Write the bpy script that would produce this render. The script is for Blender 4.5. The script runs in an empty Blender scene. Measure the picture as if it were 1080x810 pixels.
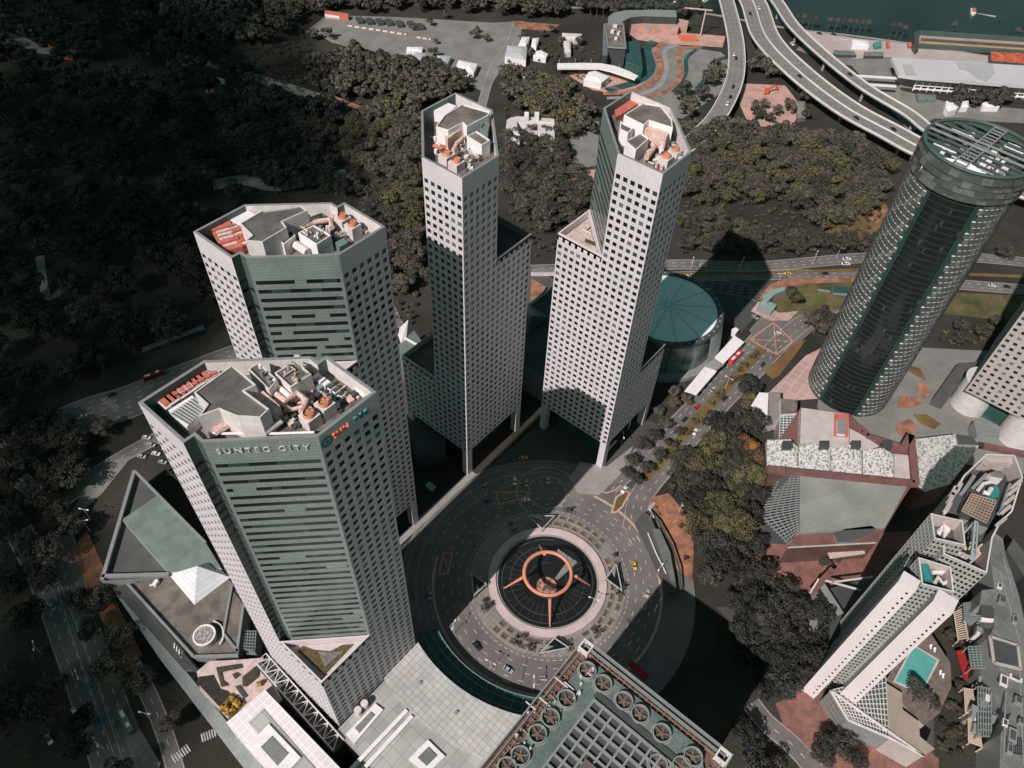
import bpy, math, random
from mathutils import Vector, Matrix
import numpy as np
random.seed(7)
rnd = random.random
def U(a, b): return a + (b - a) * rnd()
SC = bpy.context.scene
COL = SC.collection

# ---------------------------------------------------------------- camera
CAM_H = 332.0           # metres above the street
FPX = 800.0             # focal length, in pixels of a 1080 x 810 frame
_n = np.array([505 - 540, 1110 - 405, FPX], float); _n /= np.linalg.norm(_n)
_up = -_n
_yv = np.array([0, 0, 1.]) - _up * _up[2]; _yv /= np.linalg.norm(_yv)
_xv = np.cross(_yv, _up)
_a = math.radians(52.11)
_X = math.cos(_a) * _xv + math.sin(_a) * _yv
_Y = -math.sin(_a) * _xv + math.cos(_a) * _yv
MW = np.array([_X, _Y, _up])        # rows: world axes seen from the camera
cam_d = bpy.data.cameras.new('camera'); cam = bpy.data.objects.new('camera', cam_d); COL.objects.link(cam)
cx_, cy_, cz_ = MW[:, 0], -MW[:, 1], -MW[:, 2]
cam.matrix_world = Matrix(((cx_[0], cy_[0], cz_[0], 0), (cx_[1], cy_[1], cz_[1], 0), (cx_[2], cy_[2], cz_[2], CAM_H), (0, 0, 0, 1)))
cam_d.sensor_width = 36; cam_d.lens = 36 * FPX / 1080
cam_d.clip_start = 1; cam_d.clip_end = 12000
SC.camera = cam

# ---------------------------------------------------------------- sky, sun, exposure
SUN_EL, SUN_DIR = 44.0, 1.4        # shadows run along +X (SUN_DIR = heading of the shadows, degrees)
w = bpy.data.worlds.new('World'); SC.world = w; w.use_nodes = True
nt = w.node_tree; nt.nodes.clear()
sky = nt.nodes.new('ShaderNodeTexSky'); sky.sky_type = 'NISHITA'; sky.sun_disc = False
sky.sun_elevation = math.radians(SUN_EL); sky.sun_rotation = math.radians(270 - SUN_DIR)
sky.air_density = 1.0; sky.dust_density = 1.5; sky.ozone_density = 1.0
tint = nt.nodes.new('ShaderNodeMix'); tint.data_type = 'RGBA'; tint.blend_type = 'MULTIPLY'; tint.inputs[0].default_value = 1
tint.inputs[7].default_value = (0.66, 1.0, 0.72, 1)
bg = nt.nodes.new('ShaderNodeBackground'); bg.inputs['Strength'].default_value = 0.054
out = nt.nodes.new('ShaderNodeOutputWorld')
nt.links.new(sky.outputs[0], tint.inputs[6]); nt.links.new(tint.outputs[2], bg.inputs[0]); nt.links.new(bg.outputs[0], out.inputs[0])
sd = bpy.data.lights.new('sun', 'SUN'); sun = bpy.data.objects.new('sun', sd); COL.objects.link(sun)
sd.energy = 4.7; sd.angle = math.radians(0.5); sd.color = (1.0, 0.915, 0.89)
el, hd = math.radians(SUN_EL), math.radians(SUN_DIR)
dirv = Vector((math.cos(el) * math.cos(hd), math.cos(el) * math.sin(hd), -math.sin(el)))
sun.rotation_euler = dirv.to_track_quat('-Z', 'Y').to_euler(); sun.location = (-200, 0, 600)
SC.view_settings.view_transform = 'Standard'; SC.view_settings.look = 'None'
SC.view_settings.exposure = 0.08; SC.view_settings.gamma = 1.0; SC.view_settings.use_curve_mapping = False
SC.render.engine = 'CYCLES'
SC.cycles.max_bounces = 5; SC.cycles.diffuse_bounces = 3; SC.cycles.glossy_bounces = 3; SC.cycles.transmission_bounces = 3

# ---------------------------------------------------------------- survey: a sight line through the frame down to a known height
def W(x, y, z=0.0):
    r = MW @ np.array([x - 540, y - 405, FPX]); t = (z - CAM_H) / r[2]
    return Vector((r[0] * t, r[1] * t, z))
def W2(x, y, z=0.0):
    p = W(x, y, z); return (p.x, p.y)
def project(p):
    c = MW.T @ np.array([p[0], p[1], p[2] - CAM_H])
    if c[2] <= 0: return (-9999, -9999, c[2])
    return (c[0] / c[2] * FPX + 540, c[1] / c[2] * FPX + 405, c[2])
def crop(x0, y0, s):
    return lambda *pts: [(x0 + pts[i] / s, y0 + pts[i + 1] / s) for i in range(0, len(pts), 2)]
def WP(pts, z=0.0):
    q = [W2(x, y, z) for x, y in pts]
    return ccw(q)
def area2(q): return sum(q[i][0] * q[(i + 1) % len(q)][1] - q[(i + 1) % len(q)][0] * q[i][1] for i in range(len(q)))
def ccw(q): return list(q) if area2(q) > 0 else list(q)[::-1]

# ---------------------------------------------------------------- materials
MATS = {}
def mat(name, color, rough=0.75, var=0.12, scale=0.08, metal=0.0, spec=0.4, fine=0.06, stain=0.0, color2=None, bump=0.0, rand=0.0):
    """diffuse/gloss surface whose colour drifts with two world-space noises"""
    if name in MATS: return MATS[name]
    m = bpy.data.materials.new(name); m.use_nodes = True
    nt = m.node_tree; N = nt.nodes; Lk = nt.links
    b = N['Principled BSDF']; b.inputs['Roughness'].default_value = rough; b.inputs['Metallic'].default_value = metal
    b.inputs['Specular IOR Level'].default_value = spec
    geo = N.new('ShaderNodeNewGeometry')
    n1 = N.new('ShaderNodeTexNoise'); n1.inputs['Scale'].default_value = scale; n1.inputs['Detail'].default_value = 6; n1.inputs['Roughness'].default_value = 0.6
    n2 = N.new('ShaderNodeTexNoise'); n2.inputs['Scale'].default_value = 1.3; n2.inputs['Detail'].default_value = 3
    Lk.new(geo.outputs['Position'], n1.inputs['Vector']); Lk.new(geo.outputs['Position'], n2.inputs['Vector'])
    r1 = N.new('ShaderNodeMapRange'); r1.inputs[1].default_value = 0.3; r1.inputs[2].default_value = 0.7; r1.inputs[3].default_value = 1 - var; r1.inputs[4].default_value = 1 + var
    Lk.new(n1.outputs[0], r1.inputs[0])
    r2 = N.new('ShaderNodeMapRange'); r2.inputs[1].default_value = 0.3; r2.inputs[2].default_value = 0.7; r2.inputs[3].default_value = 1 - fine; r2.inputs[4].default_value = 1 + fine
    Lk.new(n2.outputs[0], r2.inputs[0])
    mul = N.new('ShaderNodeMath'); mul.operation = 'MULTIPLY'; Lk.new(r1.outputs[0], mul.inputs[0]); Lk.new(r2.outputs[0], mul.inputs[1])
    last = mul.outputs[0]
    if rand > 0:
        oi = N.new('ShaderNodeObjectInfo'); r3 = N.new('ShaderNodeMapRange'); r3.inputs[3].default_value = 1 - rand; r3.inputs[4].default_value = 1 + rand
        Lk.new(oi.outputs['Random'], r3.inputs[0]); m3 = N.new('ShaderNodeMath'); m3.operation = 'MULTIPLY'
        Lk.new(last, m3.inputs[0]); Lk.new(r3.outputs[0], m3.inputs[1]); last = m3.outputs[0]
    base = N.new('ShaderNodeRGB'); base.outputs[0].default_value = (*color, 1)
    csock = base.outputs[0]
    if color2 is not None:
        n3 = N.new('ShaderNodeTexNoise'); n3.inputs['Scale'].default_value = scale * 2.3; n3.inputs['Detail'].default_value = 5
        Lk.new(geo.outputs['Position'], n3.inputs['Vector'])
        rr = N.new('ShaderNodeMapRange'); rr.inputs[1].default_value = 0.42; rr.inputs[2].default_value = 0.6; Lk.new(n3.outputs[0], rr.inputs[0])
        mc = N.new('ShaderNodeMix'); mc.data_type = 'RGBA'; mc.inputs[6].default_value = (*color, 1); mc.inputs[7].default_value = (*color2, 1)
        Lk.new(rr.outputs[0], mc.inputs[0]); csock = mc.outputs[2]
    sc = N.new('ShaderNodeVectorMath'); sc.operation = 'SCALE'; Lk.new(csock, sc.inputs[0]); Lk.new(last, sc.inputs['Scale'])
    Lk.new(sc.outputs[0], b.inputs['Base Color'])
    if bump > 0:
        bp = N.new('ShaderNodeBump'); bp.inputs['Strength'].default_value = bump; bp.inputs['Distance'].default_value = 0.3
        Lk.new(n2.outputs[0], bp.inputs['Height']); Lk.new(bp.outputs[0], b.inputs['Normal'])
    MATS[name] = m
    return m
def tile_mat(name, color, line, tw, th, mortar=0.035, mode='wall', rough=0.6, var=0.08, tvar=0.06, spec=0.4, rot=0.0):
    """tiles laid in world metres; mode wall: along (x+y, z); diag: along (x-y, z); flat: along (x, y)"""
    if name in MATS: return MATS[name]
    m = bpy.data.materials.new(name); m.use_nodes = True
    nt = m.node_tree; N = nt.nodes; Lk = nt.links; b = N['Principled BSDF']; b.inputs['Roughness'].default_value = rough; b.inputs['Specular IOR Level'].default_value = spec
    geo = N.new('ShaderNodeNewGeometry'); sep = N.new('ShaderNodeSeparateXYZ'); Lk.new(geo.outputs['Position'], sep.inputs[0])
    comb = N.new('ShaderNodeCombineXYZ')
    if mode == 'flat':
        Lk.new(sep.outputs[0], comb.inputs[0]); Lk.new(sep.outputs[1], comb.inputs[1])
    else:
        a = N.new('ShaderNodeMath'); a.operation = 'ADD' if mode == 'wall' else 'SUBTRACT'; Lk.new(sep.outputs[0], a.inputs[0]); Lk.new(sep.outputs[1], a.inputs[1])
        Lk.new(a.outputs[0], comb.inputs[0]); Lk.new(sep.outputs[2], comb.inputs[1])
    mp = N.new('ShaderNodeMapping'); mp.inputs['Rotation'].default_value = (0, 0, math.radians(rot)); Lk.new(comb.outputs[0], mp.inputs[0])
    br = N.new('ShaderNodeTexBrick'); br.offset = 0; br.inputs['Scale'].default_value = 1
    br.inputs['Brick Width'].default_value = tw; br.inputs['Row Height'].default_value = th; br.inputs['Mortar Size'].default_value = mortar; br.inputs['Mortar Smooth'].default_value = 0.3
    br.inputs['Color1'].default_value = (*[c * (1 - tvar) for c in color], 1); br.inputs['Color2'].default_value = (*[min(1, c * (1 + tvar)) for c in color], 1); br.inputs['Mortar'].default_value = (*line, 1)
    br.inputs['Bias'].default_value = 0
    Lk.new(mp.outputs[0], br.inputs[0])
    n1 = N.new('ShaderNodeTexNoise'); n1.inputs['Scale'].default_value = 0.07; n1.inputs['Detail'].default_value = 6; Lk.new(geo.outputs['Position'], n1.inputs['Vector'])
    r1 = N.new('ShaderNodeMapRange'); r1.inputs[1].default_value = 0.3; r1.inputs[2].default_value = 0.7; r1.inputs[3].default_value = 1 - var; r1.inputs[4].default_value = 1 + var; Lk.new(n1.outputs[0], r1.inputs[0])
    sc = N.new('ShaderNodeVectorMath'); sc.operation = 'SCALE'; Lk.new(br.outputs[0], sc.inputs[0]); Lk.new(r1.outputs[0], sc.inputs['Scale'])
    Lk.new(sc.outputs[0], b.inputs['Base Color'])
    MATS[name] = m
    return m
def glass(name, color, rough=0.12, spec=0.5, metal=0.0): return mat(name, color, rough, 0.25, 0.15, metal, spec, 0.15)

# ---------------------------------------------------------------- meshes and objects
ORG = {}
class MB:
    def __init__(s): s.v = []; s.f = []; s.m = []
    def poly(s, pts, m=0):
        k = len(s.v); s.v += [tuple(p) for p in pts]; s.f.append(tuple(range(k, k + len(pts)))); s.m.append(m); return s
    def prism(s, q, z0, z1, m=0, cap=None, bottom=True):
        q = ccw(q); n = len(q); cap = m if cap is None else cap
        for i in range(n):
            a, b = q[i], q[(i + 1) % n]
            s.poly([(a[0], a[1], z0), (b[0], b[1], z0), (b[0], b[1], z1), (a[0], a[1], z1)], m)
        s.poly([(p[0], p[1], z1) for p in q], cap)
        if bottom: s.poly([(p[0], p[1], z0) for p in q[::-1]], m)
        return s
    def ring_wall(s, q, z0, z1, t, m=0):
        """parapet: the band between polygon q and q shrunk by t"""
        q = ccw(q); r = inset(q, t); n = len(q)
        for i in range(n):
            j = (i + 1) % n; a, b, c, d = q[i], q[j], r[j], r[i]
            s.poly([(*a, z0), (*b, z0), (*b, z1), (*a, z1)], m); s.poly([(*c, z0), (*d, z0), (*d, z1), (*c, z1)], m)
            s.poly([(*a, z1), (*b, z1), (*c, z1), (*d, z1)], m)
        return s
    def box(s, x0, x1, y0, y1, z0, z1, m=0): return s.prism([(x0, y0), (x1, y0), (x1, y1), (x0, y1)], z0, z1, m)
    def obox(s, cx, cy, z0, z1, lx, ly, ang=0.0, m=0):
        c, n = math.cos(ang), math.sin(ang)
        return s.prism([(cx + a * lx / 2 * c - b * ly / 2 * n, cy + a * lx / 2 * n + b * ly / 2 * c) for a, b in ((-1, -1), (1, -1), (1, 1), (-1, 1))], z0, z1, m)
    def cyl(s, cx, cy, z0, z1, r, n=20, r2=None, m=0, cap=None, capped=True):
        r2 = r if r2 is None else r2; cap = m if cap is None else cap
        A = [(cx + r * math.cos(2 * math.pi * i / n), cy + r * math.sin(2 * math.pi * i / n), z0) for i in range(n)]
        B = [(cx + r2 * math.cos(2 * math.pi * i / n), cy + r2 * math.sin(2 * math.pi * i / n), z1) for i in range(n)]
        for i in range(n):
            j = (i + 1) % n; s.poly([A[i], A[j], B[j], B[i]], m)
        if capped: s.poly(B, cap); s.poly(A[::-1], m)
        return s
    def tube(s, pts, r, n=6, m=0, r2=None):
        pts = [Vector(p) for p in pts]; rings = []
        for i, p in enumerate(pts):
            d = (pts[min(i + 1, len(pts) - 1)] - pts[max(i - 1, 0)]).normalized()
            up = Vector((0, 0, 1)) if abs(d.z) < 0.9 else Vector((1, 0, 0))
            a = d.cross(up).normalized(); b = a.cross(d)
            rr = r if r2 is None else r + (r2 - r) * i / max(1, len(pts) - 1)
            rings.append([tuple(p + a * rr * math.cos(2 * math.pi * k / n) + b * rr * math.sin(2 * math.pi * k / n)) for k in range(n)])
        for A, B in zip(rings, rings[1:]):
            for k in range(n): s.poly([A[k], A[(k + 1) % n], B[(k + 1) % n], B[k]], m)
        s.poly(rings[0][::-1], m); s.poly(rings[-1], m)
        return s
    def bar(s, a, b, w_, h_, m=0):
        """rectangular bar from a to b"""
        a, b = Vector(a), Vector(b); d = (b - a).normalized(); up = Vector((0, 0, 1)) if abs(d.z) < 0.95 else Vector((1, 0, 0))
        x = d.cross(up).normalized() * w_ / 2; y = x.normalized().cross(d) * h_ / 2
        A = [a - x - y, a + x - y, a + x + y, a - x + y]; B = [b - x - y, b + x - y, b + x + y, b - x + y]
        for k in range(4): s.poly([A[k], A[(k + 1) % 4], B[(k + 1) % 4], B[k]], m)
        s.poly(A[::-1], m); s.poly(B, m); return s
    def annulus(s, cx, cy, z, r0, r1, a0=0, a1=360, n=96, m=0, z1=None):
        """flat ring sector; with z1 it gets an outer and inner wall down to z1"""
        for i in range(n):
            t0 = math.radians(a0 + (a1 - a0) * i / n); t1 = math.radians(a0 + (a1 - a0) * (i + 1) / n)
            P = lambda r, t, zz=z: (cx + r * math.cos(t), cy + r * math.sin(t), zz)
            s.poly([P(r0, t0), P(r1, t0), P(r1, t1), P(r0, t1)], m)
            if z1 is not None:
                s.poly([P(r1, t0, z1), P(r1, t1, z1), P(r1, t1), P(r1, t0)], m); s.poly([P(r0, t0), P(r0, t1), P(r0, t1, z1), P(r0, t0, z1)], m)
        return s
    def torus(s, cx, cy, cz, R, r, n=64, k=12, m=0):
        G = [[(cx + (R + r * math.cos(b)) * math.cos(a), cy + (R + r * math.cos(b)) * math.sin(a), cz + r * math.sin(b)) for b in [2 * math.pi * j / k for j in range(k)]] for a in [2 * math.pi * i / n for i in range(n)]]
        for i in range(n):
            for j in range(k): s.poly([G[i][j], G[(i + 1) % n][j], G[(i + 1) % n][(j + 1) % k], G[i][(j + 1) % k]], m)
        return s
    def build(s, name, mats, parent=None, smooth=False, origin=None, at=None):
        me = bpy.data.meshes.new(name)
        if not isinstance(mats, (list, tuple)): mats = [mats]
        V = np.array(s.v, float).reshape(-1, 3)
        if origin is None:
            if parent is not None: origin = ORG.get(parent, (0, 0, 0))
            else: origin = ((V[:, 0].min() + V[:, 0].max()) / 2, (V[:, 1].min() + V[:, 1].max()) / 2, V[:, 2].min())
        V = V - np.array(origin)
        me.from_pydata([tuple(p) for p in V], [], s.f)
        for mm in mats: me.materials.append(mm)
        if len(mats) > 1: me.polygons.foreach_set('material_index', s.m)
        if smooth: me.polygons.foreach_set('use_smooth', [True] * len(s.f))
        o = bpy.data.objects.new(name, me); COL.objects.link(o)
        if parent is not None: o.parent = parent
        else: o.location = origin
        ORG[o] = tuple(origin)
        return o
def inset(q, t):
    n = len(q); out = []
    for i in range(n):
        p0, p1, p2 = Vector(q[i - 1]), Vector(q[i]), Vector(q[(i + 1) % n])
        d1 = (p1 - p0).normalized(); d2 = (p2 - p1).normalized()
        n1 = Vector((-d1.y, d1.x)); n2 = Vector((-d2.y, d2.x)); k = 1 + n1.dot(n2)
        if k < 0.2: k = 0.2
        out.append(tuple(p1 + (n1 + n2) * t / k))
    return out
def thing(name, label, cat, loc=(0, 0, 0), group=None, rz=0.0):
    o = bpy.data.objects.new(name, None); COL.objects.link(o); o.location = loc; o.rotation_euler = (0, 0, rz)
    o.empty_display_size = 1; ORG[o] = tuple(loc); tag(o, label, cat, group); return o
def tag(o, label=None, cat=None, group=None, kind=None):
    if label: o['label'] = label
    if cat: o['category'] = cat
    if group: o['group'] = group
    if kind: o['kind'] = kind
    return o
def struct(name, mb, m, **k): return tag(mb.build(name, m, origin=(0, 0, 0), **k), kind='structure')
def kids(o): return [c for c in bpy.data.objects if c.parent == o]
KID = {}
def copy_tree(o, loc, rz, label=None, scale=None, group=None, children=None):
    c = o.copy(); COL.objects.link(c); c.location = loc; c.rotation_euler = (0, 0, rz)
    if scale: c.scale = (scale,) * 3 if not isinstance(scale, (tuple, list)) else scale
    if label: c['label'] = label
    if group: c['group'] = group
    if o not in KID: KID[o] = [(ch, kids(ch)) for ch in kids(o)]
    for ch, gs in KID[o]:
        d = ch.copy(); COL.objects.link(d); d.parent = c
        for g in gs:
            e = g.copy(); COL.objects.link(e); e.parent = d
    return c
def smooth_line(pts, step=4.0):
    """Catmull-Rom through the points, resampled"""
    P = [Vector(p) for p in pts]; P = [P[0] * 2 - P[1]] + P + [P[-1] * 2 - P[-2]]; out = []
    for i in range(1, len(P) - 2):
        n = max(2, int((P[i + 1] - P[i]).length / step))
        for k in range(n):
            t = k / n; a, b, c, d = P[i - 1], P[i], P[i + 1], P[i + 2]
            out.append(0.5 * ((2 * b) + (-a + c) * t + (2 * a - 5 * b + 4 * c - d) * t * t + (-a + 3 * b - 3 * c + d) * t ** 3))
    out.append(P[-2]); return out
def offset_line(L, o):
    out = []
    for i, p in enumerate(L):
        d = (L[min(i + 1, len(L) - 1)] - L[max(i - 1, 0)]); d.z = 0; d.normalize()
        out.append(p + Vector((-d.y, d.x, 0)) * o)
    return out
def ribbon(mb, L, w_, dz=0.0, m=0, thick=None):
    A = offset_line(L, w_ / 2); B = offset_line(L, -w_ / 2)
    for i in range(len(L) - 1):
        q = [A[i], B[i], B[i + 1], A[i + 1]]; q = [(p.x, p.y, p.z + dz) for p in q]
        mb.poly(q, m)
        if thick:
            lo = [(p[0], p[1], p[2] - thick) for p in q]
            mb.poly([lo[0], q[0], q[3], lo[3]], m); mb.poly([q[1], lo[1], lo[2], q[2]], m); mb.poly(lo[::-1], m)
    if thick:
        for i, s in ((0, 1), (len(L) - 1, -1)):
            q = [A[i], B[i]]; mb.poly([(q[0].x, q[0].y, q[0].z + dz), (q[1].x, q[1].y, q[1].z + dz), (q[1].x, q[1].y, q[1].z + dz - thick), (q[0].x, q[0].y, q[0].z + dz - thick)], m)
    return mb
def dashes(mb, L, off, on=2.5, gap=4.5, w_=0.22, dz=0.0, m=0, solid=False):
    Lo = offset_line(L, off); cum = 0.0; seg = []
    for i in range(len(Lo) - 1):
        a, b = Lo[i], Lo[i + 1]; d = (b - a).length
        if d < 1e-6: continue
        if solid: seg.append((a, b)); continue
        s = 0.0
        while s < d:
            ph = (cum + s) % (on + gap)
            if ph < on:
                e = min(d, s + on - ph); seg.append((a + (b - a) * (s / d), a + (b - a) * (e / d))); s = e + 1e-3
            else: s += (on + gap - ph)
        cum += d
    for a, b in seg:
        d = (b - a)
        if d.length < 0.05: continue
        d.normalize(); n = Vector((-d.y, d.x, 0)) * w_ / 2
        mb.poly([(p.x, p.y, p.z + dz) for p in (a + n, a - n, b - n, b + n)], m)
    return mb
# ---------------------------------------------------------------- materials of the big buildings
M_PINK = tile_mat('pale_tile', (0.585, 0.545, 0.575), (0.36, 0.28, 0.30), 1.09, 1.25, 0.05, 'wall', 0.55, 0.05, 0.04)
M_PINKD = mat('pale_edge', (0.62, 0.55, 0.56), 0.6, 0.06)
M_GREENT = tile_mat('green_panel_diag', (0.195, 0.232, 0.218), (0.09, 0.12, 0.11), 1.6, 1.25, 0.06, 'diag', 0.28, 0.12, 0.07, spec=0.6)
M_GREENW = tile_mat('green_panel_wall', (0.08, 0.105, 0.098), (0.04, 0.055, 0.05), 1.6, 2.4, 0.05, 'wall', 0.3, 0.10, 0.10, spec=0.5)
M_GREEN = mat('green_metal', (0.15, 0.22, 0.20), 0.4, 0.08)
M_ROOFG = mat('roof_grey', (0.115, 0.108, 0.098), 0.9, 0.38, 0.16, stain=1, fine=0.12)
M_ROOFB = mat('roof_brown', (0.17, 0.145, 0.125), 0.9, 0.3, 0.07, fine=0.15, color2=(0.11, 0.095, 0.085))
M_ROOFD = mat('roof_dark', (0.075, 0.075, 0.072), 0.9, 0.2, 0.1)
M_WHITE = mat('white_paint', (0.74, 0.70, 0.71), 0.6, 0.08, 0.3, fine=0.08)
M_OFFW = mat('offwhite_panel', (0.60, 0.55, 0.54), 0.6, 0.12, 0.3, fine=0.1)
M_GREYM = mat('grey_metal', (0.30, 0.31, 0.31), 0.45, 0.1, 0.3, metal=0.3)
M_DARKM = mat('dark_metal', (0.06, 0.065, 0.065), 0.5, 0.2)
M_RED = mat('red_oxide', (0.46, 0.13, 0.10), 0.7, 0.25, 0.5)
M_PINKR = mat('rust_pink', (0.62, 0.49, 0.45), 0.7, 0.22, 0.9, fine=0.2, color2=(.58, .34, .28))
M_ORANGE = mat('copper_orange', (0.56, 0.235, 0.15), 0.6, 0.15)
M_G1 = glass('window_dark', (0.010, 0.013, 0.013), 0.12, 0.6)
M_G2 = glass('window_grey', (0.035, 0.05, 0.05), 0.18, 0.6)
M_G3 = glass('window_blind', (0.12, 0.14, 0.135), 0.35, 0.5)
M_TEALG = glass('teal_glass', (0.03, 0.075, 0.07), 0.12, 0.7)
GLS = [M_G1, M_G2, M_G3]
CAMP = Vector((0, 0, CAM_H))
WMESH = {}
class Wins:
    """windows of one building: the hundred that show largest become parts, the others one part"""
    def __init__(s, thing_, cap=100): s.t = thing_; s.cap = cap; s.L = []; s.glass = GLS; s.wt = (6, 2.6, 0.9)
    def add(s, c, ang, w_, h): s.L.append((Vector(c), ang, w_, h))
    def done(s):
        def score(e):
            c, a, w_, h = e; n = Vector((math.sin(a), -math.cos(a), 0)); d = CAMP - c; f = n.dot(d.normalized())
            px = project(c)
            if not (0 < px[0] < 1080 and 0 < px[1] < 810) or f <= 0.02: return -1
            return f * w_ * h / d.length_squared
        sc = sorted(s.L, key=score, reverse=True); o0 = ORG[s.t]
        first, rest = sc[:s.cap], sc[s.cap:]
        for c, a, w_, h in first:
            gi = random.choices((0, 1, 2), s.wt)[0]; key = (round(w_, 2), round(h, 2), gi, s.glass[0].name)
            if key not in WMESH:
                mb = MB(); mb.box(-w_ / 2, w_ / 2, 0, 0.06, -h / 2, h / 2)
                o = mb.build('window', s.glass[gi], origin=(0, 0, 0)); WMESH[key] = o.data
            else:
                o = bpy.data.objects.new('window', WMESH[key]); COL.objects.link(o)
            o.parent = s.t; o.location = c - Vector(o0); o.rotation_euler = (0, 0, a)
        if rest:
            mb = MB()
            for c, a, w_, h in rest:
                x, y = math.cos(a) * w_ / 2, math.sin(a) * w_ / 2
                mb.poly([(c.x - x, c.y - y, c.z - h / 2), (c.x + x, c.y + y, c.z - h / 2), (c.x + x, c.y + y, c.z + h / 2), (c.x - x, c.y - y, c.z + h / 2)], random.choices((0, 1, 2), s.wt)[0])
            o = mb.build('windows', s.glass, s.t); o['kind'] = 'stuff'
def facade(mb, win, A, B, z0, z1, cols, rows, fw=0.5, fh=0.5, rec=0.28, m=0, skip=None, yoff=0.0):
    """wall from A to B (outward side to the right of A->B) with recessed openings"""
    A, B = Vector((*A, 0)), Vector((*B, 0)); L = (B - A).length; d = (B - A) / L; n = Vector((d.y, -d.x, 0)); a = math.atan2(d.y, d.x)
    cw = L / cols; ch = (z1 - z0) / rows; ww = cw * fw; wh = ch * fh; mx = (cw - ww) / 2; mz = (ch - wh) / 2 + yoff * ch
    P = lambda s_, z, r=0.0: tuple(A + d * s_ - n * r + Vector((0, 0, z)))
    for r in range(rows):
        zb = z0 + r * ch; wa, wb = zb + mz, zb + mz + wh
        mb.poly([P(0, zb), P(L, zb), P(L, wa), P(0, wa)], m); mb.poly([P(0, wb), P(L, wb), P(L, zb + ch), P(0, zb + ch)], m)
        x = 0.0
        for c in range(cols + 1):
            xe = c * cw + mx if c < cols else L
            mb.poly([P(x, wa), P(xe, wa), P(xe, wb), P(x, wb)], m)
            if c == cols: break
            s0, s1 = xe, xe + ww
            if skip and skip(c, r): mb.poly([P(s0, wa), P(s1, wa), P(s1, wb), P(s0, wb)], m)
            else:
                mb.poly([P(s0, wa), P(s0, wa, rec), P(s0, wb, rec), P(s0, wb)], m); mb.poly([P(s1, wa, rec), P(s1, wa), P(s1, wb), P(s1, wb, rec)], m)
                mb.poly([P(s0, wa), P(s1, wa), P(s1, wa, rec), P(s0, wa, rec)], m); mb.poly([P(s0, wb, rec), P(s1, wb, rec), P(s1, wb), P(s0, wb)], m)
                win.add(A + d * (s0 + s1) / 2 - n * rec + Vector((0, 0, (wa + wb) / 2)), a, ww, wh)
            x = s1
def banded(mb, A, B, z0, z1, rows, m=0, mg=1, mg2=2, sp=0.56, dep=0.12, e=0.9):
    """floors of panel spandrels over recessed strips of glass"""
    A, B = Vector((*A, 0)), Vector((*B, 0)); L = (B - A).length; d = (B - A) / L; n = Vector((d.y, -d.x, 0))
    P = lambda s_, z, r=0.0: tuple(A + d * s_ - n * r + Vector((0, 0, z))); ch = (z1 - z0) / rows
    for r in range(rows):
        zb = z0 + r * ch; g = zb + ch * (1 - sp)
        mb.poly([P(0, g), P(L, g), P(L, zb + ch), P(0, zb + ch)], m)
        mb.poly([P(0, zb), P(e, zb), P(e, g), P(0, g)], m); mb.poly([P(L - e, zb), P(L, zb), P(L, g), P(L - e, g)], m)
        mb.poly([P(e, zb), P(L - e, zb), P(L - e, zb, dep), P(e, zb, dep)], m); mb.poly([P(e, g, dep), P(L - e, g, dep), P(L - e, g), P(e, g)], m)
        x = e
        while x < L - e:
            x2 = min(L - e, x + U(1.5, 7)); k = random.choices((mg, mg2, m), (10, 2.5, 0.5))[0]
            mb.poly([P(x, zb, dep), P(x2, zb, dep), P(x2, g, dep), P(x, g, dep)], k); x = x2
FL = 3.75
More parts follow.
